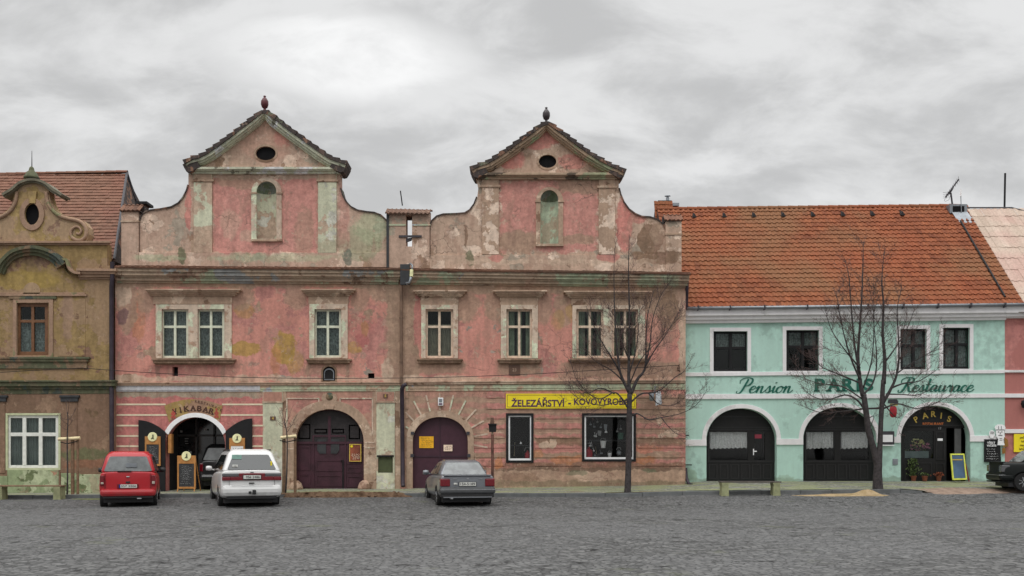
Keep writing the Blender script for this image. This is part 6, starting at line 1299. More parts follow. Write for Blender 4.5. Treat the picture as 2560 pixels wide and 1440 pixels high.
# lamp heads
sl_ = thing('street_lamp', 'grey street lamp with ribbed shade fixed to the worn wall behind tree branches', 'street lamp', (W(1640, 1000).x, 0, 0)); c = W(1636, 985, -.3)
m = MB(); m.tube([W(1640, 966, .02), W(1638, 966, -.3), c], .022, 7); m.build('arm', mat_zinc, sl_); m = MB(); m.pprism([(1640, 979), (1652, 978), (1655, 1010), (1640, 1014)], -.42, -.24); m.build('shade', simple('pale_ribbed_glass', C(178, 182, 186), .4, var=.15, sc=30), sl_, bevel=.015); m = MB(); m.lathe([(.05, -.18), (.09, -.1), (.09, .1), (.05, .14)], W(1629, 990, -.33), 12); m.build('lamp_housing', mat_zinc, sl_, smooth=True)
s2 = thing('street_lamp', 'small street lamp with pale tube hanging between the two pink houses', 'street lamp', (W(1026, 690).x, 0, 0)); m = MB(); m.tube([W(1020, 664, .02), W(1026, 659, -.3), W(1031, 664, -.5), W(1030, 676, -.55)], .035, 8); m.build('arm', mat_zinc, s2, smooth=True)
m = MB(); m.tube([W(1029, 674, -.55), W(1028.5, 691, -.55)], .06, 10); m.build('tube', mat_cream, s2); m = MB(); m.tube([W(1028, 692, -.55), W(1024, 706, -.5), W(1016, 709, -.45)], [.05, .04, .06], 8); m.build('lamp_housing', mat_zinc, s2, smooth=True)
ins = thing('cable_bracket', 'rusty insulator bracket holding the cable at the corner of the worn wall', 'bracket', (W(1697, 925).x, 0, 0)); m = MB(); m.tube([W(1698, 912, .02), W(1697, 914, -.15), W(1699, 930, -.15)], .03, 6); m.lathe([(.03, -.08), (.06, -.05), (.04, 0), (.06, .04), (.03, .07)], W(1696, 922, -.18), 8); m.build('insulator', mat_brownplate, ins)
m = MB()
for pts in (((0, 931), (120, 924), (205, 920)), ((205, 920), (285, 926), (430, 935), (600, 943), (800, 946), (1003, 945)), ((1003, 945), (1150, 942), (1330, 935), (1500, 925), (1697, 913))):
    cc_ = catmull([W(x, y, -.42) for x, y in pts], 8); m.tube(cc_, .011, 5)
tag(m.build('overhead_cable', mat_black), 'thin black cable strung along the house fronts below the upper windows', 'cable')
# box on a rusty post
bp = thing('post_box', 'dark box on a rusty post between the silver car and the shop window', 'post', (W(1231, 1220, -1.2).x, -1.2, 0)); zp = zpave(W(1231, 0, -1.2).x, -1.2)
m = MB(); a = W(1231, 1086, -1.2); m.tube([(a.x, -1.2, zp - .05), a], .05, 10); m.build('post', simple('rusty_post', C(84, 56, 48), .7, var=.5, sc=3), bp, smooth=True, angle=50); m = MB(); m.tube([a, W(1231, 1079, -1.2)], .04, 10); m.build('collar', mat_band_green, bp)
m = MB(); m.pprism([(1222, 1063), (1241, 1063), (1240, 1080), (1223, 1080)], -1.3, -1.1); m.pprism([(1220, 1059), (1242, 1059), (1241, 1063), (1221, 1063)], -1.33, -1.07); m.build('box', mat_black, bp); m = MB(); m.pprism([(1227, 1044), (1234, 1044), (1236, 1059), (1225, 1059)], -1.25, -1.15); m.build('chimney_top', mat_brownplate, bp)
# antennas
an = thing('aerial', 'tilted television aerial on the right end of the orange roof', 'aerial', (W(2380, 520, 4.9).x, 4.9, 11)); m = MB(); m.tube([W(2382, 520, 4.9), W(2377, 482, 4.9)], .035, 6); m.build('mast', mat_darkmetal, an); m = MB(); m.tube([W(2364, 493, 4.9), W(2397, 448, 4.9)], .03, 5); m.tube([W(2373, 486, 4.9), W(2381, 474, 4.9), W(2382, 468, 4.9)], .02, 5)
for i in range(9):
    t = i / 8; p = W(2364 + 33 * t, 493 - 45 * t, 4.9); L = .34 - .02 * i; m.tube([p + Vector((-.1, -L, .06)), p + Vector((.1, L, -.06))], .008, 4)
for i in range(4): p = W(2366, 494 - i * 4, 4.9); m.tube([p + Vector((-.14, 0, -.02 + i * .01)), p + Vector((.1, 0, .03))], .007, 4); 
m.tube([W(2362, 504, 4.9), W(2372, 500, 4.9), W(2376, 488, 4.9)], .008, 4); m.build('boom', mat_darkmetal, an)
wa = thing('aerial', 'thin whip aerial with white top above the grey roof hatch', 'aerial', (W(2403, 545, 4.4).x, 4.4, 10.5)); m = MB(); m.tube([W(2404, 545, 4.4), W(2402, 490, 4.4)], .017, 6); m.build('mast', mat_zinc, wa); m = MB(); m.tube([W(2402, 491, 4.4), W(2402, 474, 4.4)], .035, 8); m.build('tip', mat_white, wa)
m = MB(); m.tube([W(2511, 536, 5.2), W(2513, 433, 5.2)], .04, 7); tag(m.build('mast', mat_black), 'tall plain black mast standing on the ridge of the pale roof', 'mast')
m = MB(); m.tube([W(1006, 514, .4), W(1001, 477, .4)], .022, 6); tag(m.build('roof_rod', mat_black), 'short leaning black rod on the tiled double pier between the gables', 'rod')
# benches
def bench(label, legs, plank, Yb):
    x0 = W(legs[0], 1240, Yb).x; x1 = W(legs[1], 1240, Yb).x; zt = W(0, plank, Yb).z; r_ = thing('bench', label, 'bench', ((x0 + x1) / 2, Yb, zpave((x0 + x1) / 2, Yb)), group='concrete legged benches')
    for x in (x0, x1):
        z0 = (zpave(x, Yb) if Yb > YK else zroad(x, Yb)) - .03; m = MB(); m.prism([(x - .12, z0), (x + .13, z0), (x + .11, zt - .12), (x + .12, zt - .03), (x - .13, zt - .03), (x - .10, zt - .14)], Yb - .2, Yb + .2); m.build('leg', mat_concrete, r_, bevel=.015)
    for k in range(3): m = MB(); m.box(x0 - .15, x1 + .15, Yb - .2 + k * .14, Yb - .09 + k * .14, zt - .03, zt + .012); m.build('seat_slat', simple('dark_bench_timber', C(66, 60, 56), .8, var=.25) if Yb < -2.6 and legs[0] > 1000 else mat_post, r_, bevel=.006)
bench('low bench with dark slats and concrete legs before the left mint arch', (1810, 1938), 1204, -2.75); bench('weathered bench with pale mossy legs at the left edge below the olive house', (3, 148), 1214, -2.75)
# goods in the shop windows
def good(name, label, prof, px, py, y, mat, hpx, sx=1, sy=1, extra=None):
    c = W(px, py, y); h = hpx / S(y); r_ = thing(name, label, name.replace('_', ' '), (c.x, y, c.z)); m = MB(); m.lathe([(a * h, b * h) for a, b in prof], (c.x, y, c.z), 14, sx=sx, sy=sy); m.build('body', mat, r_, smooth=True, angle=40)
    if extra: e = MB(); extra(e, c, h); e.build('handle', mat_chalk, r_)
    return r_
can = [(.32, 0), (.36, .02), (.36, .6), (.3, .7), (.12, .78), (.12, .95), (.05, 1)]; bkt = [(.3, 0), (.42, .9), (.44, 1.0), (.4, 1.0)]
ring_h = lambda e, c, h: e.tube([c + Vector((-.4 * h, 0, h * .95)), c + Vector((-.25 * h, 0, 1.35 * h)), c + Vector((.25 * h, 0, 1.35 * h)), c + Vector((.4 * h, 0, h * .95))], .01, 5)
good('gas_bottle', 'red gas bottle on the floor of the larger shop window', can, 1472, 1143, .25, mat_red, 26, extra=ring_h); good('watering_can', 'small red can in the lower corner of the narrow shop window', can, 1319, 1146, .25, mat_red, 20, extra=ring_h)
good('bucket', 'white bucket with handle on the floor of the larger shop window', bkt, 1524, 1144, .25, mat_white, 12, extra=ring_h); good('bucket', 'light grey bucket hanging in the middle of the larger shop window', bkt, 1508, 1120, .25, mat_white, 18, extra=ring_h); good('kettle', 'grey kettle among tools low in the larger shop window', [(.3, 0), (.45, .2), (.42, .6), (.2, .8), (.06, .85), (.06, 1)], 1547, 1138, .25, mat_zinc, 14, extra=ring_h)
good('enamel_pot', 'dark green pot on the shelf of the larger shop window', [(.4, 0), (.45, .05), (.45, .9), (.48, 1)], 1552, 1098, .3, simple('green_enamel', C(40, 80, 66), .4), 16); good('lampshade', 'pale metal lampshade in the narrow shop window', [(.5, 0), (.3, .5), (.08, .7), (.06, 1)], 1302, 1110, .25, mat_white, 7); good('lampshade', 'pale metal lampshade high in the larger shop window', [(.5, 0), (.3, .5), (.08, .7), (.06, 1)], 1515, 1082, .25, mat_white, 8)
for (x0, x1, y, lab) in ((1273, 1326, 1112, 'narrow'), (1463, 1582, 1100, 'larger')):
    m = MB(); m.pbox(x0, y, x1, y + 2.5, .28, .95); tag(m.build('shelf', mat_slate), 'thin grey shelf inside the %s shop window' % lab, 'shelf', 'shop window shelves')
for (px, py, h, ang, lab) in ((1285, 1146, 40, 2, 'narrow'), (1492, 1140, 24, -3, 'larger')):
    r_ = thing('broom', 'long handled broom leaning inside the %s shop window' % lab, 'broom', (W(px, py, .6).x, .6, 0)); m = MB(); m.tube([W(px, py, .6), W(px + ang, py - h, .75)], .012, 6); m.build('handle', mat_rail, r_); m = MB(); a = W(px, py, .6); m.box(a.x - .12, a.x + .12, .55, .65, a.z - .03, a.z + .08); m.build('head', mat_slate, r_)
for (px, py, w_, h_, mt, lab) in ((1499, 1076, 10, 14, mat_chalk, 'light grey work gloves hanging in the larger shop window'), (1514, 1060, 9, 16, mat_zinc, 'grey metal dustpan hanging high in the larger shop window')):
    m = MB(); m.pprism([(px - w_ / 2, py), (px + w_ / 2, py + 1), (px + w_ * .3, py + h_), (px - w_ * .35, py + h_ * .9)], .25, .28); tag(m.build(lab.split()[2] if 'gloves' not in lab else 'work_gloves', mt, bevel=.01), lab, 'gloves' if 'gloves' in lab else 'dustpan')
fl = thing('flower_display', 'pink and cream flowers behind the glass of the right arch', 'flowers', (W(2300, 1125, YS + .1).x, YS + .2, 0)); rr = random.Random(4)
for nm, mt, cx0, cy0, rx, ry, n in (('bloom', simple('pink_petal', C(190, 110, 140), .7, var=.3), 2300, 1116, 26, 12, 46), ('bloom', simple('cream_petal', C(210, 180, 130), .7, var=.2), 2292, 1106, 18, 10, 34), ('foliage', mat_leaf, 2290, 1124, 26, 7, 40)):
    m = MB()
    for i in range(n):
        a = rr.uniform(0, 6.28); t = rr.random() ** .5; c = W(cx0 + rx * t * cos(a), cy0 + ry * t * sin(a), YS + .2); v = Vector((rr.uniform(-1, 1), rr.uniform(-1, 1), rr.uniform(-1, 1))).normalized(); u1 = v.orthogonal().normalized() * .05; u2 = v.cross(u1); m.add([c - u1, c - u2, c + u1, c + u2], [(0, 1, 2, 3)])
    m.build(nm, mt, fl)
m = MB(); m.pbox(2258, 1128, 2322, 1145, YS + .12, YS + .34); m.build('trough', mat_zinc, fl)
def potplant(label, px, py, Yp, h, col=None, leaves=120, seed=1):
    x = W(px, py, Yp).x; z = zpave(x, Yp); r_ = thing('potted_plant', label, 'potted plant', (x, Yp, z)); m = MB(); m.lathe([(.07, 0), (.10, .16), (.11, .16), (.11, .19), (.09, .19)], (x, Yp, z), 12); m.build('pot', mat_terra, r_); rr = random.Random(seed); m = MB()
    for i in range(leaves):
        t = rr.random(); c = Vector((x + rr.gauss(0, .12) * (1 - .4 * t), Yp + rr.gauss(0, .05), z + .2 + t * h)); v = Vector((rr.uniform(-1, 1), rr.uniform(-1, .2), rr.uniform(-.4, 1))).normalized(); u1 = v.orthogonal().normalized() * .045; u2 = v.cross(u1).normalized() * .025; m.add([c - u1, c - u2, c + u1, c + u2], [(0, 1, 2, 3)])
    m.build('foliage', col or mat_leaf, r_)
potplant('leafy evergreen in a pot against the glass of the right mint arch', 2284, 1200, YM + .12, .62, seed=2, leaves=200); potplant('small terracotta pot with sprig on the step of the right mint arch', 2312, 1205, YM - .02, .12, seed=3, leaves=30); potplant('low orange flowers in a pot beside the entrance door of the right arch', 2347, 1203, YM + .1, .12, col=simple('orange_petal', C(112, 58, 36), .7, var=.3), seed=5, leaves=60)

rr = random.Random(8)
for k in range(16):
    px, py = rr.uniform(1468, 1552), rr.uniform(1052, 1140); h = rr.uniform(5, 11); a = W(px, py, .32); m = MB(); m.tube([a, a + Vector((rr.uniform(-.05, .05), 0, h / 70))], .008, 5)
    m.box(a.x - rr.uniform(.02, .06), a.x + rr.uniform(.02, .06), .30, .34, a.z - .05, a.z); tag(m.build('hand_tool', (mat_zinc, mat_chalk, mat_white)[k % 3]), 'small metal hand tool hung in the larger shop window', 'hand tool', 'small tools hung in the larger shop window')
# ---------------------------------------------------------------- cars
mat_tyre = simple('tyre_rubber', (.014, .014, .014, 1), .85); mat_rim = simple('alloy_rim', (.38, .39, .4, 1), .35, metal=.7, var=.1)
mat_carglass = simple('car_glass', (.022, .026, .026, 1), .06, spec=.9, var=.2, sc=3); mat_carglass_sheen = simple('car_glass_sheen', (.12, .13, .13, 1), .10, spec=1.0, var=.35, sc=4)  # second glass has a grey reflection painted into its colour
mat_plastic = simple('black_plastic', (.022, .022, .023, 1), .55); mat_taillight = simple('tail_lamp_red', (.15, .004, .010, 1), .15, spec=.7, var=.15, sc=20); mat_smoke = simple('smoked_lamp', (.10, .10, .105, 1), .15, spec=.7); mat_clear = simple('clear_lamp', (.42, .36, .3, 1), .2, spec=.7, var=.2, sc=30)
mat_plate = simple('number_plate', (.62, .62, .58, 1), .5, var=.04)
def carpaint(name, c, metal=0.0, rough=.28, coat=.5):
    q = NM(name, rough, .6, metal); q.b.inputs['Coat Weight'].default_value = coat; q.b.inputs['Coat Roughness'].default_value = .08; q.b.inputs['Specular IOR Level'].default_value = .5 if coat > .1 else .25
    z = q.xyz(); dirt = q.rng(z[2], .35, -.25, 0, .35); col = q.mix(q.math('MULTIPLY', dirt, q.rng(q.noise(5, 5), .3, .7)), c, (.12, .11, .10, 1)); return q.out(col)
def car(name, label, sp, loc, yaw):
    rt = thing(name, label, 'car', loc, yaw, local=True); L, Wd, H = sp['L'], sp['W'], sp['H']; hw = Wd / 2; paint = sp['paint']
    # lower body: loft of cross-sections from the rear (y=0) to the nose (y=L)
    prof = sp['stations']; vs = []; ring_n = None
    for (y, wf, zb, zs, zt, dk) in prof:
        w = hw * wf; half = [(0, zb), (w * .8, zb), (w * .955, zb + .05), (w * .995, zb + .18), (w, zb + (zs - zb) * .55), (w * .985, zs - .07), (w * .94, zs), (w * dk, zt), (0, zt + .01)]
        rg = [(x, y, z) for x, z in half] + [(-x, y, z) for x, z in reversed(half[1:-1])]; ring_n = len(rg); vs += rg
    fs = []
    for i in range(len(prof) - 1):
        for k in range(ring_n): k2 = (k + 1) % ring_n; fs.append((i * ring_n + k, i * ring_n + k2, (i + 1) * ring_n + k2, (i + 1) * ring_n + k))
    fs.append(tuple(range(ring_n))[::-1]); fs.append(tuple((len(prof) - 1) * ring_n + k for k in range(ring_n)))
    b = MB(); b.add(vs, fs); body = b.build('body', paint, rt, smooth=True, sub=2)
    wr = sp['wr']; wy = sp['wheels']
    cut = MB()
    for y in wy:
        for s_ in (1, -1): cut.lathe([(wr * 1.16, -.16), (wr * 1.16, .16)], (s_ * (hw - .06), y, wr), 28, 'X')
    co = cut.build('cut', mat_plastic); co.matrix_world = Matrix.Identity(4)
    body.parent = None; body.matrix_world = Matrix.Identity(4)
    md = body.modifiers.new('b', 'BOOLEAN'); md.operation = 'DIFFERENCE'; md.object = co; md.solver = 'EXACT'
    bpy.context.view_layer.update(); me = bpy.data.meshes.new_from_object(body.evaluated_get(bpy.context.evaluated_depsgraph_get()))
    body.modifiers.clear(); body.data = me; bpy.data.objects.remove(co); body.parent = rt
    for p in me.polygons: p.use_smooth = True
    me.set_sharp_from_angle(angle=R(40))
    # greenhouse
    b0, b1, t0, t1, wb, wt, zb_, zr = sp['gh']; rise = sp.get('rise', .05)
    g = MB(); zz_ = zr - rise
    rings_ = [[(wb, b0, zb_), (wb, b1, zb_), (-wb, b1, zb_), (-wb, b0, zb_)], [(wt, t0, zz_), (wt, t1, zz_), (-wt, t1, zz_), (-wt, t0, zz_)], [(wt * .8, t0 + .16, zr), (wt * .8, t1 - .25, zr), (-wt * .8, t1 - .25, zr), (-wt * .8, t0 + .16, zr)]]
    g.add([v for r_ in rings_ for v in r_], [(i * 4 + k, i * 4 + (k + 1) % 4, (i + 1) * 4 + (k + 1) % 4, (i + 1) * 4 + k) for i in range(2) for k in range(4)] + [(0, 3, 2, 1), (8, 9, 10, 11)])
    cab = g.build('cabin', paint, rt, smooth=True, angle=60, bevel=sp.get('bev', .09)); cab.modifiers['bevel'].segments = 4
    def quad(side):
        A, B = rings_[0], rings_[1]
        i, j = {'rear': (3, 0), 'right': (0, 1), 'front': (1, 2), 'left': (2, 3)}[side]
        return [Vector(q_) for q_ in (A[i], A[j], B[j], B[i])]
    def patch(nm, side, poly, mat, th=.012, rad=.05, off=.004):
        q_ = quad(side); n = (q_[1] - q_[0]).cross(q_[3] - q_[0]).normalized()
        pts = []
        m_ = len(poly)
        for i in range(m_):      # round the corners
            p, a, c = Vector(poly[i]), Vector(poly[i - 1]), Vector(poly[(i + 1) % m_])
            for t in (0, .25, .5, .75, 1):
                s0 = p + (a - p).normalized() * rad; s1 = p + (c - p).normalized() * rad; pts.append((s0 * (1 - t) ** 2 + p * 2 * t * (1 - t) + s1 * t * t))
        P3 = [q_[0] * (1 - p.x) * (1 - p.y) + q_[1] * p.x * (1 - p.y) + q_[2] * p.x * p.y + q_[3] * (1 - p.x) * p.y for p in pts]
        P3 = [p + n * off for p in P3]; m = MB(); k = len(P3); m.add([p + n * th for p in P3] + P3, [tuple(range(k)), tuple(range(2 * k - 1, k - 1, -1))] + [(i, (i + 1) % k, (i + 1) % k + k, i + k) for i in range(k)]); return m.build(nm, mat, rt)
    for (nm, side, poly, mt) in sp['patches']: patch(nm, side, poly, mt)
    # wheels
    for y in wy:
        for s_ in (1, -1):
            m = MB(); c = (s_ * (hw - .10), y, wr); m.lathe([(wr * .62, -.09), (wr * .93, -.095), (wr, -.06), (wr, .06), (wr * .93, .095), (wr * .62, .09)], c, 28, 'X'); w_ = m.build('wheel', mat_tyre, rt, smooth=True, angle=45)
            m = MB(); m.lathe([(wr * .64, -.06), (wr * .64, s_ * .07), (wr * .55, s_ * .085), (wr * .5, s_ * .05), (.05, s_ * .06), (.02, s_ * .08)], c, 24, 'X')
            for k in range(7):
                a = 2 * pi * k / 7; d = Vector((0, cos(a), sin(a))); p_ = Vector(c) + Vector((s_ * .075, 0, 0)); m.tube([p_ + d * .03, p_ + d * wr * .56], .022, 5)
            m.build('rim', mat_rim if sp.get('rim', 1) else mat_smoke, w_, smooth=True, angle=40)
    for s_ in (1, -1):
        m = MB(); m.lathe([(.02, -.10), (.07, -.09), (.085, 0), (.07, .08), (.02, .10)], (s_ * (hw + .10), b1 - .62 + sp.get('mir', 0), zb_ + .07), 10, 'X', 1, 1); m.tube([(s_ * (hw - .08), b1 - .6 + sp.get('mir', 0), zb_ + .01), (s_ * (hw + .08), b1 - .6 + sp.get('mir', 0), zb_ + .05)], .025, 6); m.build('wing_mirror', sp.get('mirmat', mat_plastic), rt, smooth=True)
    for (nm, mt, boxes, bv) in sp['boxes']:
        for (x0, x1, y0, y1, z0, z1) in boxes: m = MB(); m.box(x0, x1, y0, y1, z0, z1); m.build(nm, mt, rt, bevel=bv)
    for (txt, x, z, h, y, mt, nm, wdt) in sp.get('texts', []):
        v, f = textgeo(txt, 1.0, .01); x0, x1 = min(p[0] for p in v), max(p[0] for p in v); sx_ = wdt / (x1 - x0); sz = h / .73; m = MB(); m.add([(x + (p[0] - (x0 + x1) / 2) * sx_, y, z + p[1] * sz) for p in v], f); m.build(nm, mt, rt)
    m = MB(); m.box(-hw * .86, hw * .86, .22, L - .35, .14, .34); m.build('underside', mat_plastic, rt)  # box set low and wide to deepen the shade below the car
    return rt
RW = [(.08, .08), (.92, .08), (.90, .93), (.10, .93)]
red = carpaint('red_car_paint', (.40, .005, .012, 1), 0, .35, .25); whitep = carpaint('white_car_paint', (.66, .66, .65, 1)); silver = carpaint('silver_car_paint', (.20, .21, .23, 1), .5, .35); blackp = carpaint('dark_car_paint', (.007, .009, .0085, 1), 0, .45, .04); greyp = carpaint('dark_grey_paint', (.02, .021, .022, 1))
def place(px, py, dist):
    y = dist - D; x = (px - CX) / F * dist; return (x, y, zroad(x, y) if y < YK else zpave(x, y))
SPR = dict(L=3.52, W=1.62, H=1.66, paint=red, wr=.29, wheels=(.55, 2.9), gh=(.03, 2.72, .22, 2.05, .775, .62, 1.02, 1.675), rise=.075, bev=.11, mirmat=mat_plastic,
    stations=[(0.0, .93, .36, 1.0, 1.06, .8), (.03, .985, .32, 1.02, 1.06, .85), (.12, 1, .28, 1.03, 1.06, .85), (.9, 1, .24, 1.02, 1.05, .85), (2.6, 1, .24, .98, 1.04, .8), (3.1, .97, .26, .86, .92, .7), (3.42, .9, .28, .74, .78, .6), (3.52, .78, .32, .62, .66, .5)],
    patches=[('rear_window', 'rear', [(.055, .10), (.945, .10), (.90, .86), (.10, .86)], mat_carglass_sheen), ('side_window', 'right', [(.06, .1), (.34, .1), (.32, .88), (.07, .88)], mat_carglass), ('side_window', 'right', [(.37, .1), (.64, .1), (.62, .88), (.36, .88)], mat_carglass), ('side_window', 'right', [(.67, .1), (.93, .1), (.90, .88), (.66, .88)], mat_carglass), ('side_window', 'left', [(.36, .1), (.93, .1), (.93, .88), (.38, .88)], mat_carglass), ('windscreen', 'front', RW, mat_carglass)],
    boxes=[('tail_lamp', mat_taillight, [(-.78, -.66, -.035, .2, .66, .96), (.66, .78, -.035, .2, .66, .96)], .02), ('lamp_lens', mat_clear, [(.675, .755, -.042, 0, .70, .78), (-.755, -.675, -.042, 0, .70, .76)], .01),
           ('bumper', red, [(-.78, .78, -.08, .3, .33, .56)], .09), ('tailgate_edge', simple('shut_line', (.05, .004, .006, 1), .6), [(-.64, -.632, -.022, .02, .56, 1.02), (.632, .64, -.022, .02, .56, 1.02)], 0), ('plate_recess', simple('deep_red', (.14, .006, .01, 1), .4), [(-.30, .30, -.026, 0, .575, .70)], .01), ('number_plate', mat_plate, [(-.25, .25, -.04, -.02, .585, .685)], .004), ('plate_band', simple('eu_blue', (.01, .02, .2, 1), .5), [(-.25, -.21, -.043, -.03, .585, .685)], 0),
           ('badge', mat_rim, [(-.05, .05, -.032, 0, .90, .935)], .015), ('tailgate_handle', mat_plastic, [(-.06, .06, -.035, 0, .73, .78)], .01), ('rear_wiper', mat_plastic, [(-.30, .10, -.02, .03, 1.075, 1.095)], .006), ('aerial', mat_plastic, [(-.004, .004, .5, .51, 1.66, 1.95)], 0), ('window_card', mat_zinc, [(-.06, .24, .04, .06, 1.20, 1.32)], 0), ('lower_bumper', mat_plastic, [(-.70, .70, -.02, .3, .27, .345)], .02), ('exhaust', mat_rim, [(.25, .38, -.02, .3, .245, .285)], .015)],
    texts=[('5S7 3206', .02, .635, .062, -.044, mat_slate, 'plate_number', .42)])
car('car', 'small red hatchback parked in front of the left black shutter', SPR, place(320, 1270, 29.72), R(17.5))
SPW = dict(L=4.62, W=1.81, H=1.73, paint=whitep, wr=.315, wheels=(.95, 3.75), gh=(.02, 3.75, .35, 2.75, .85, .64, 1.07, 1.745), rise=.09, bev=.13, mirmat=whitep,
    stations=[(0.0, .92, .36, 1.06, 1.10, .8), (.04, .98, .30, 1.08, 1.12, .85), (.2, 1, .26, 1.08, 1.12, .85), (1.2, 1, .24, 1.06, 1.12, .85), (3.2, 1, .24, 1.0, 1.08, .8), (3.9, .98, .26, .9, .98, .7), (4.45, .9, .28, .74, .80, .6), (4.62, .76, .32, .62, .66, .5)],
    patches=[('rear_window', 'rear', [(.07, .10), (.93, .10), (.885, .86), (.115, .86)], mat_carglass), ('side_window', 'left', [(.72, .10), (.925, .10), (.90, .86), (.72, .86)], mat_carglass), ('side_window', 'left', [(.42, .10), (.69, .10), (.69, .86), (.43, .86)], mat_carglass), ('side_window', 'left', [(.08, .10), (.39, .10), (.40, .86), (.2, .86)], mat_carglass), ('side_window', 'right', [(.08, .1), (.9, .1), (.8, .86), (.1, .86)], mat_carglass), ('windscreen', 'front', RW, mat_carglass)],
    boxes=[('tail_lamp', mat_taillight, [(-.86, -.62, -.035, .25, .815, .93), (.62, .86, -.035, .25, .815, .93)], .02), ('upper_lamp', mat_smoke, [(-.86, -.38, -.034, .25, .935, 1.03), (.38, .86, -.034, .25, .935, 1.03)], .02), ('lamp_bar', mat_taillight, [(-.62, .62, -.03, .1, .815, .93), (-.38, .38, -.031, .1, .93, 1.03)], .012),
           ('bumper', whitep, [(-.875, .875, -.11, .35, .33, .69)], .13), ('tailgate_edge', mat_smoke, [(-.66, -.652, -.025, .02, .66, .81), (.652, .66, -.025, .02, .66, .81), (-.60, .60, -.105, -.09, .672, .680)], 0), ('plate_recess', mat_plastic, [(-.27, .27, -.04, 0, .83, .985)], .008), ('number_plate', mat_plate, [(-.25, .25, -.052, -.03, .86, .965)], .004), ('tailgate_handle', mat_plastic, [(-.09, .07, -.03, 0, .715, .75)], .012),
           ('badge', mat_smoke, [(-.05, .05, -.02, 0, 1.045, 1.07)], .006), ('tow_ball', mat_plastic, [(-.11, -.03, -.16, .1, .42, .50), (0.0, .1, -.18, .1, .40, .54)], .02), ('roof_rail', mat_plastic, [(-.62, -.585, .5, 2.6, 1.70, 1.745), (.585, .62, .5, 2.6, 1.70, 1.745)], .012), ('window_sticker', simple('green_sticker', (.25, .42, .36, 1), .6), [(-.56, -.28, .20, .212, 1.45, 1.58)], 0), ('country_oval', mat_plate, [(-.56, -.40, .06, .09, 1.20, 1.28)], .02), ('yellow_sticker', mat_yellow, [(.55, .60, .10, .115, 1.25, 1.38)], .01), ('lower_bumper', mat_plastic, [(-.72, .72, -.03, .3, .26, .345)], .02)],
    texts=[('9S6 2486', .02, .912, .07, -.056, mat_slate, 'plate_number', .40), ('CZ', -.48, 1.24, .035, .056, mat_slate, 'country_letters', .08)])
car('car', 'white estate car with roof rails parked before the restaurant doorway', SPW, place(630, 1270, 29.62), R(21))
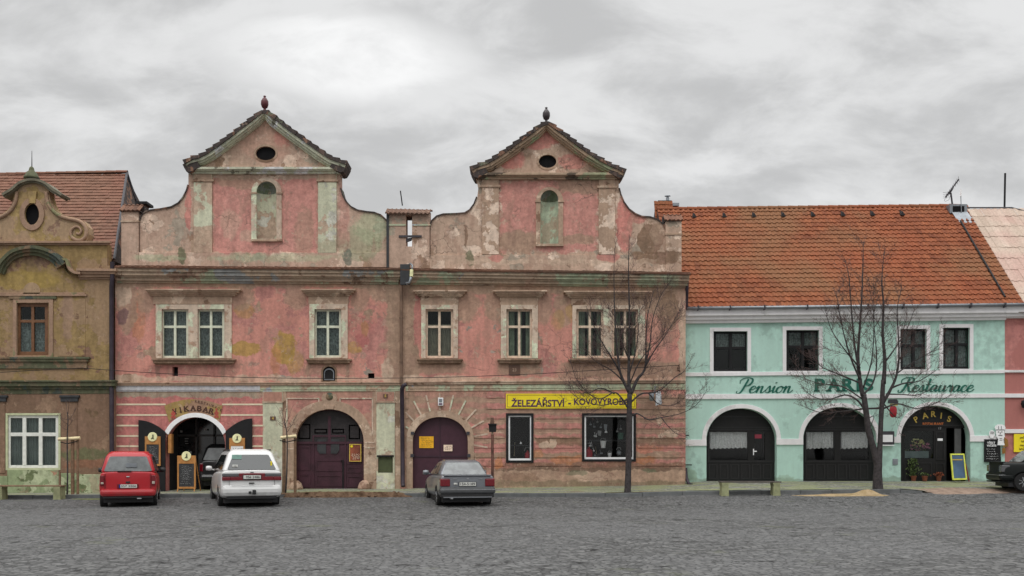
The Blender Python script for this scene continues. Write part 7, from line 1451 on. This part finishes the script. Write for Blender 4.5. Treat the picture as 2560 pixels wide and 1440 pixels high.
SPS = dict(L=4.25, W=1.68, H=1.41, paint=silver, wr=.30, wheels=(.82, 3.36), gh=(.62, 3.15, 1.05, 2.35, .76, .56, .93, 1.41), rise=.05, mirmat=silver,
    stations=[(0.0, .93, .38, .90, .93, .85), (.03, .985, .32, .92, .95, .88), (.15, 1, .28, .93, .955, .88), (.8, 1, .25, .93, .955, .85), (2.6, 1, .25, .92, .96, .8), (3.4, .99, .26, .84, .90, .75), (4.1, .93, .28, .72, .77, .65), (4.25, .85, .33, .62, .66, .5)],
    patches=[('rear_window', 'rear', [(.05, .06), (.95, .06), (.93, .90), (.07, .90)], mat_carglass_sheen), ('side_window', 'left', [(.60, .08), (.86, .08), (.86, .88), (.58, .88)], mat_carglass), ('side_window', 'left', [(.14, .08), (.56, .08), (.54, .88), (.22, .88)], mat_carglass), ('side_window', 'right', [(.14, .08), (.86, .08), (.86, .88), (.22, .88)], mat_carglass), ('windscreen', 'front', RW, mat_carglass)],
    boxes=[('tail_lamp', mat_taillight, [(-.825, -.53, -.03, .25, .62, .855), (.53, .825, -.03, .25, .62, .855)], .025), ('bumper', simple('grey_bumper', (.07, .072, .075, 1), .5), [(-.84, .84, -.10, .3, .40, .60)], .06), ('bumper_skirt', mat_plastic, [(-.80, .80, -.06, .3, .29, .41)], .03), ('bumper_trim', mat_rim, [(-.83, .83, -.108, .1, .515, .53)], .004), ('boot_spoiler', silver, [(-.72, .72, -.05, .12, .935, .97)], .012), ('number_plate', mat_plate, [(-.25, .25, -.035, .01, .635, .745)], .004), ('plate_surround', mat_plastic, [(-.265, .265, -.025, .02, .622, .757)], .004), ('country_oval', mat_plate, [(-.42, -.31, -.028, .01, .66, .73)], .02), ('badge', mat_rim, [(-.03, .03, -.02, 0, .83, .87), (.34, .45, -.02, 0, .84, .852), (-.44, -.33, -.02, 0, .84, .855)], .003), ('lower_bumper', silver, [(-.74, .74, -.06, .3, .275, .32)], .015), ('exhaust', mat_rim, [(-.52, -.44, -.06, .3, .24, .29)], .015)],
    texts=[('1S4-5189', 0, .69, .075, -.039, mat_slate, 'plate_number', .44), ('CZ', -.365, .695, .03, -.031, mat_slate, 'country_letters', .07)])
car('car', 'silver grey saloon car parked before the maroon garage doors', SPS, place(1169, 1266, 29.8), R(12))
SPB = dict(SPS); SPB.update(paint=blackp, mirmat=blackp, W=1.68, wheels=(.66, 3.2))
SPB['boxes'] = [(n_, (mat_smoke if n_ == 'tail_lamp' else mt if mt is not silver else blackp), bx_, bv) for n_, mt, bx_, bv in SPS['boxes'] if n_ in ('tail_lamp', 'bumper_trim', 'boot_spoiler', 'lower_bumper')] + [('bumper', blackp, [(-.84, .84, -.08, .4, .33, .60)], .10), ('side_strip', mat_chalk, [(.842, .850, .9, 3.2, .60, .615)], 0)]
SPB['patches'] = [p for p in SPS['patches'] if p[1] != 'right'] + [('side_window', 'right', [(.14, .08), (.42, .08), (.42, .88), (.20, .88)], simple('green_tint_glass', (.10, .13, .09, 1), .12, spec=.9, var=.4, sc=3)), ('side_window', 'right', [(.46, .08), (.86, .08), (.80, .88), (.46, .88)], mat_carglass)]
SPB['texts'] = []
car('car', 'black saloon car cut off by the right edge of the photo', SPB, place(2487, 1240, 33.6), R(-100))
SPG = dict(SPR); SPG.update(paint=greyp, L=3.7, mirmat=mat_rim); SPG['boxes'] = [(n_, (mat_taillight if n_ == 'tail_lamp' else mt if mt is not red else greyp), bx_, bv) for n_, mt, bx_, bv in SPR['boxes'] if n_ in ('tail_lamp', 'bumper')]; SPG['texts'] = []
car('car', 'dark grey hatchback in the shade of the restaurant passage behind the white car', SPG, (W(552, 1229, .8).x, .9, zpave(W(552, 0, .8).x, .3)), R(4))
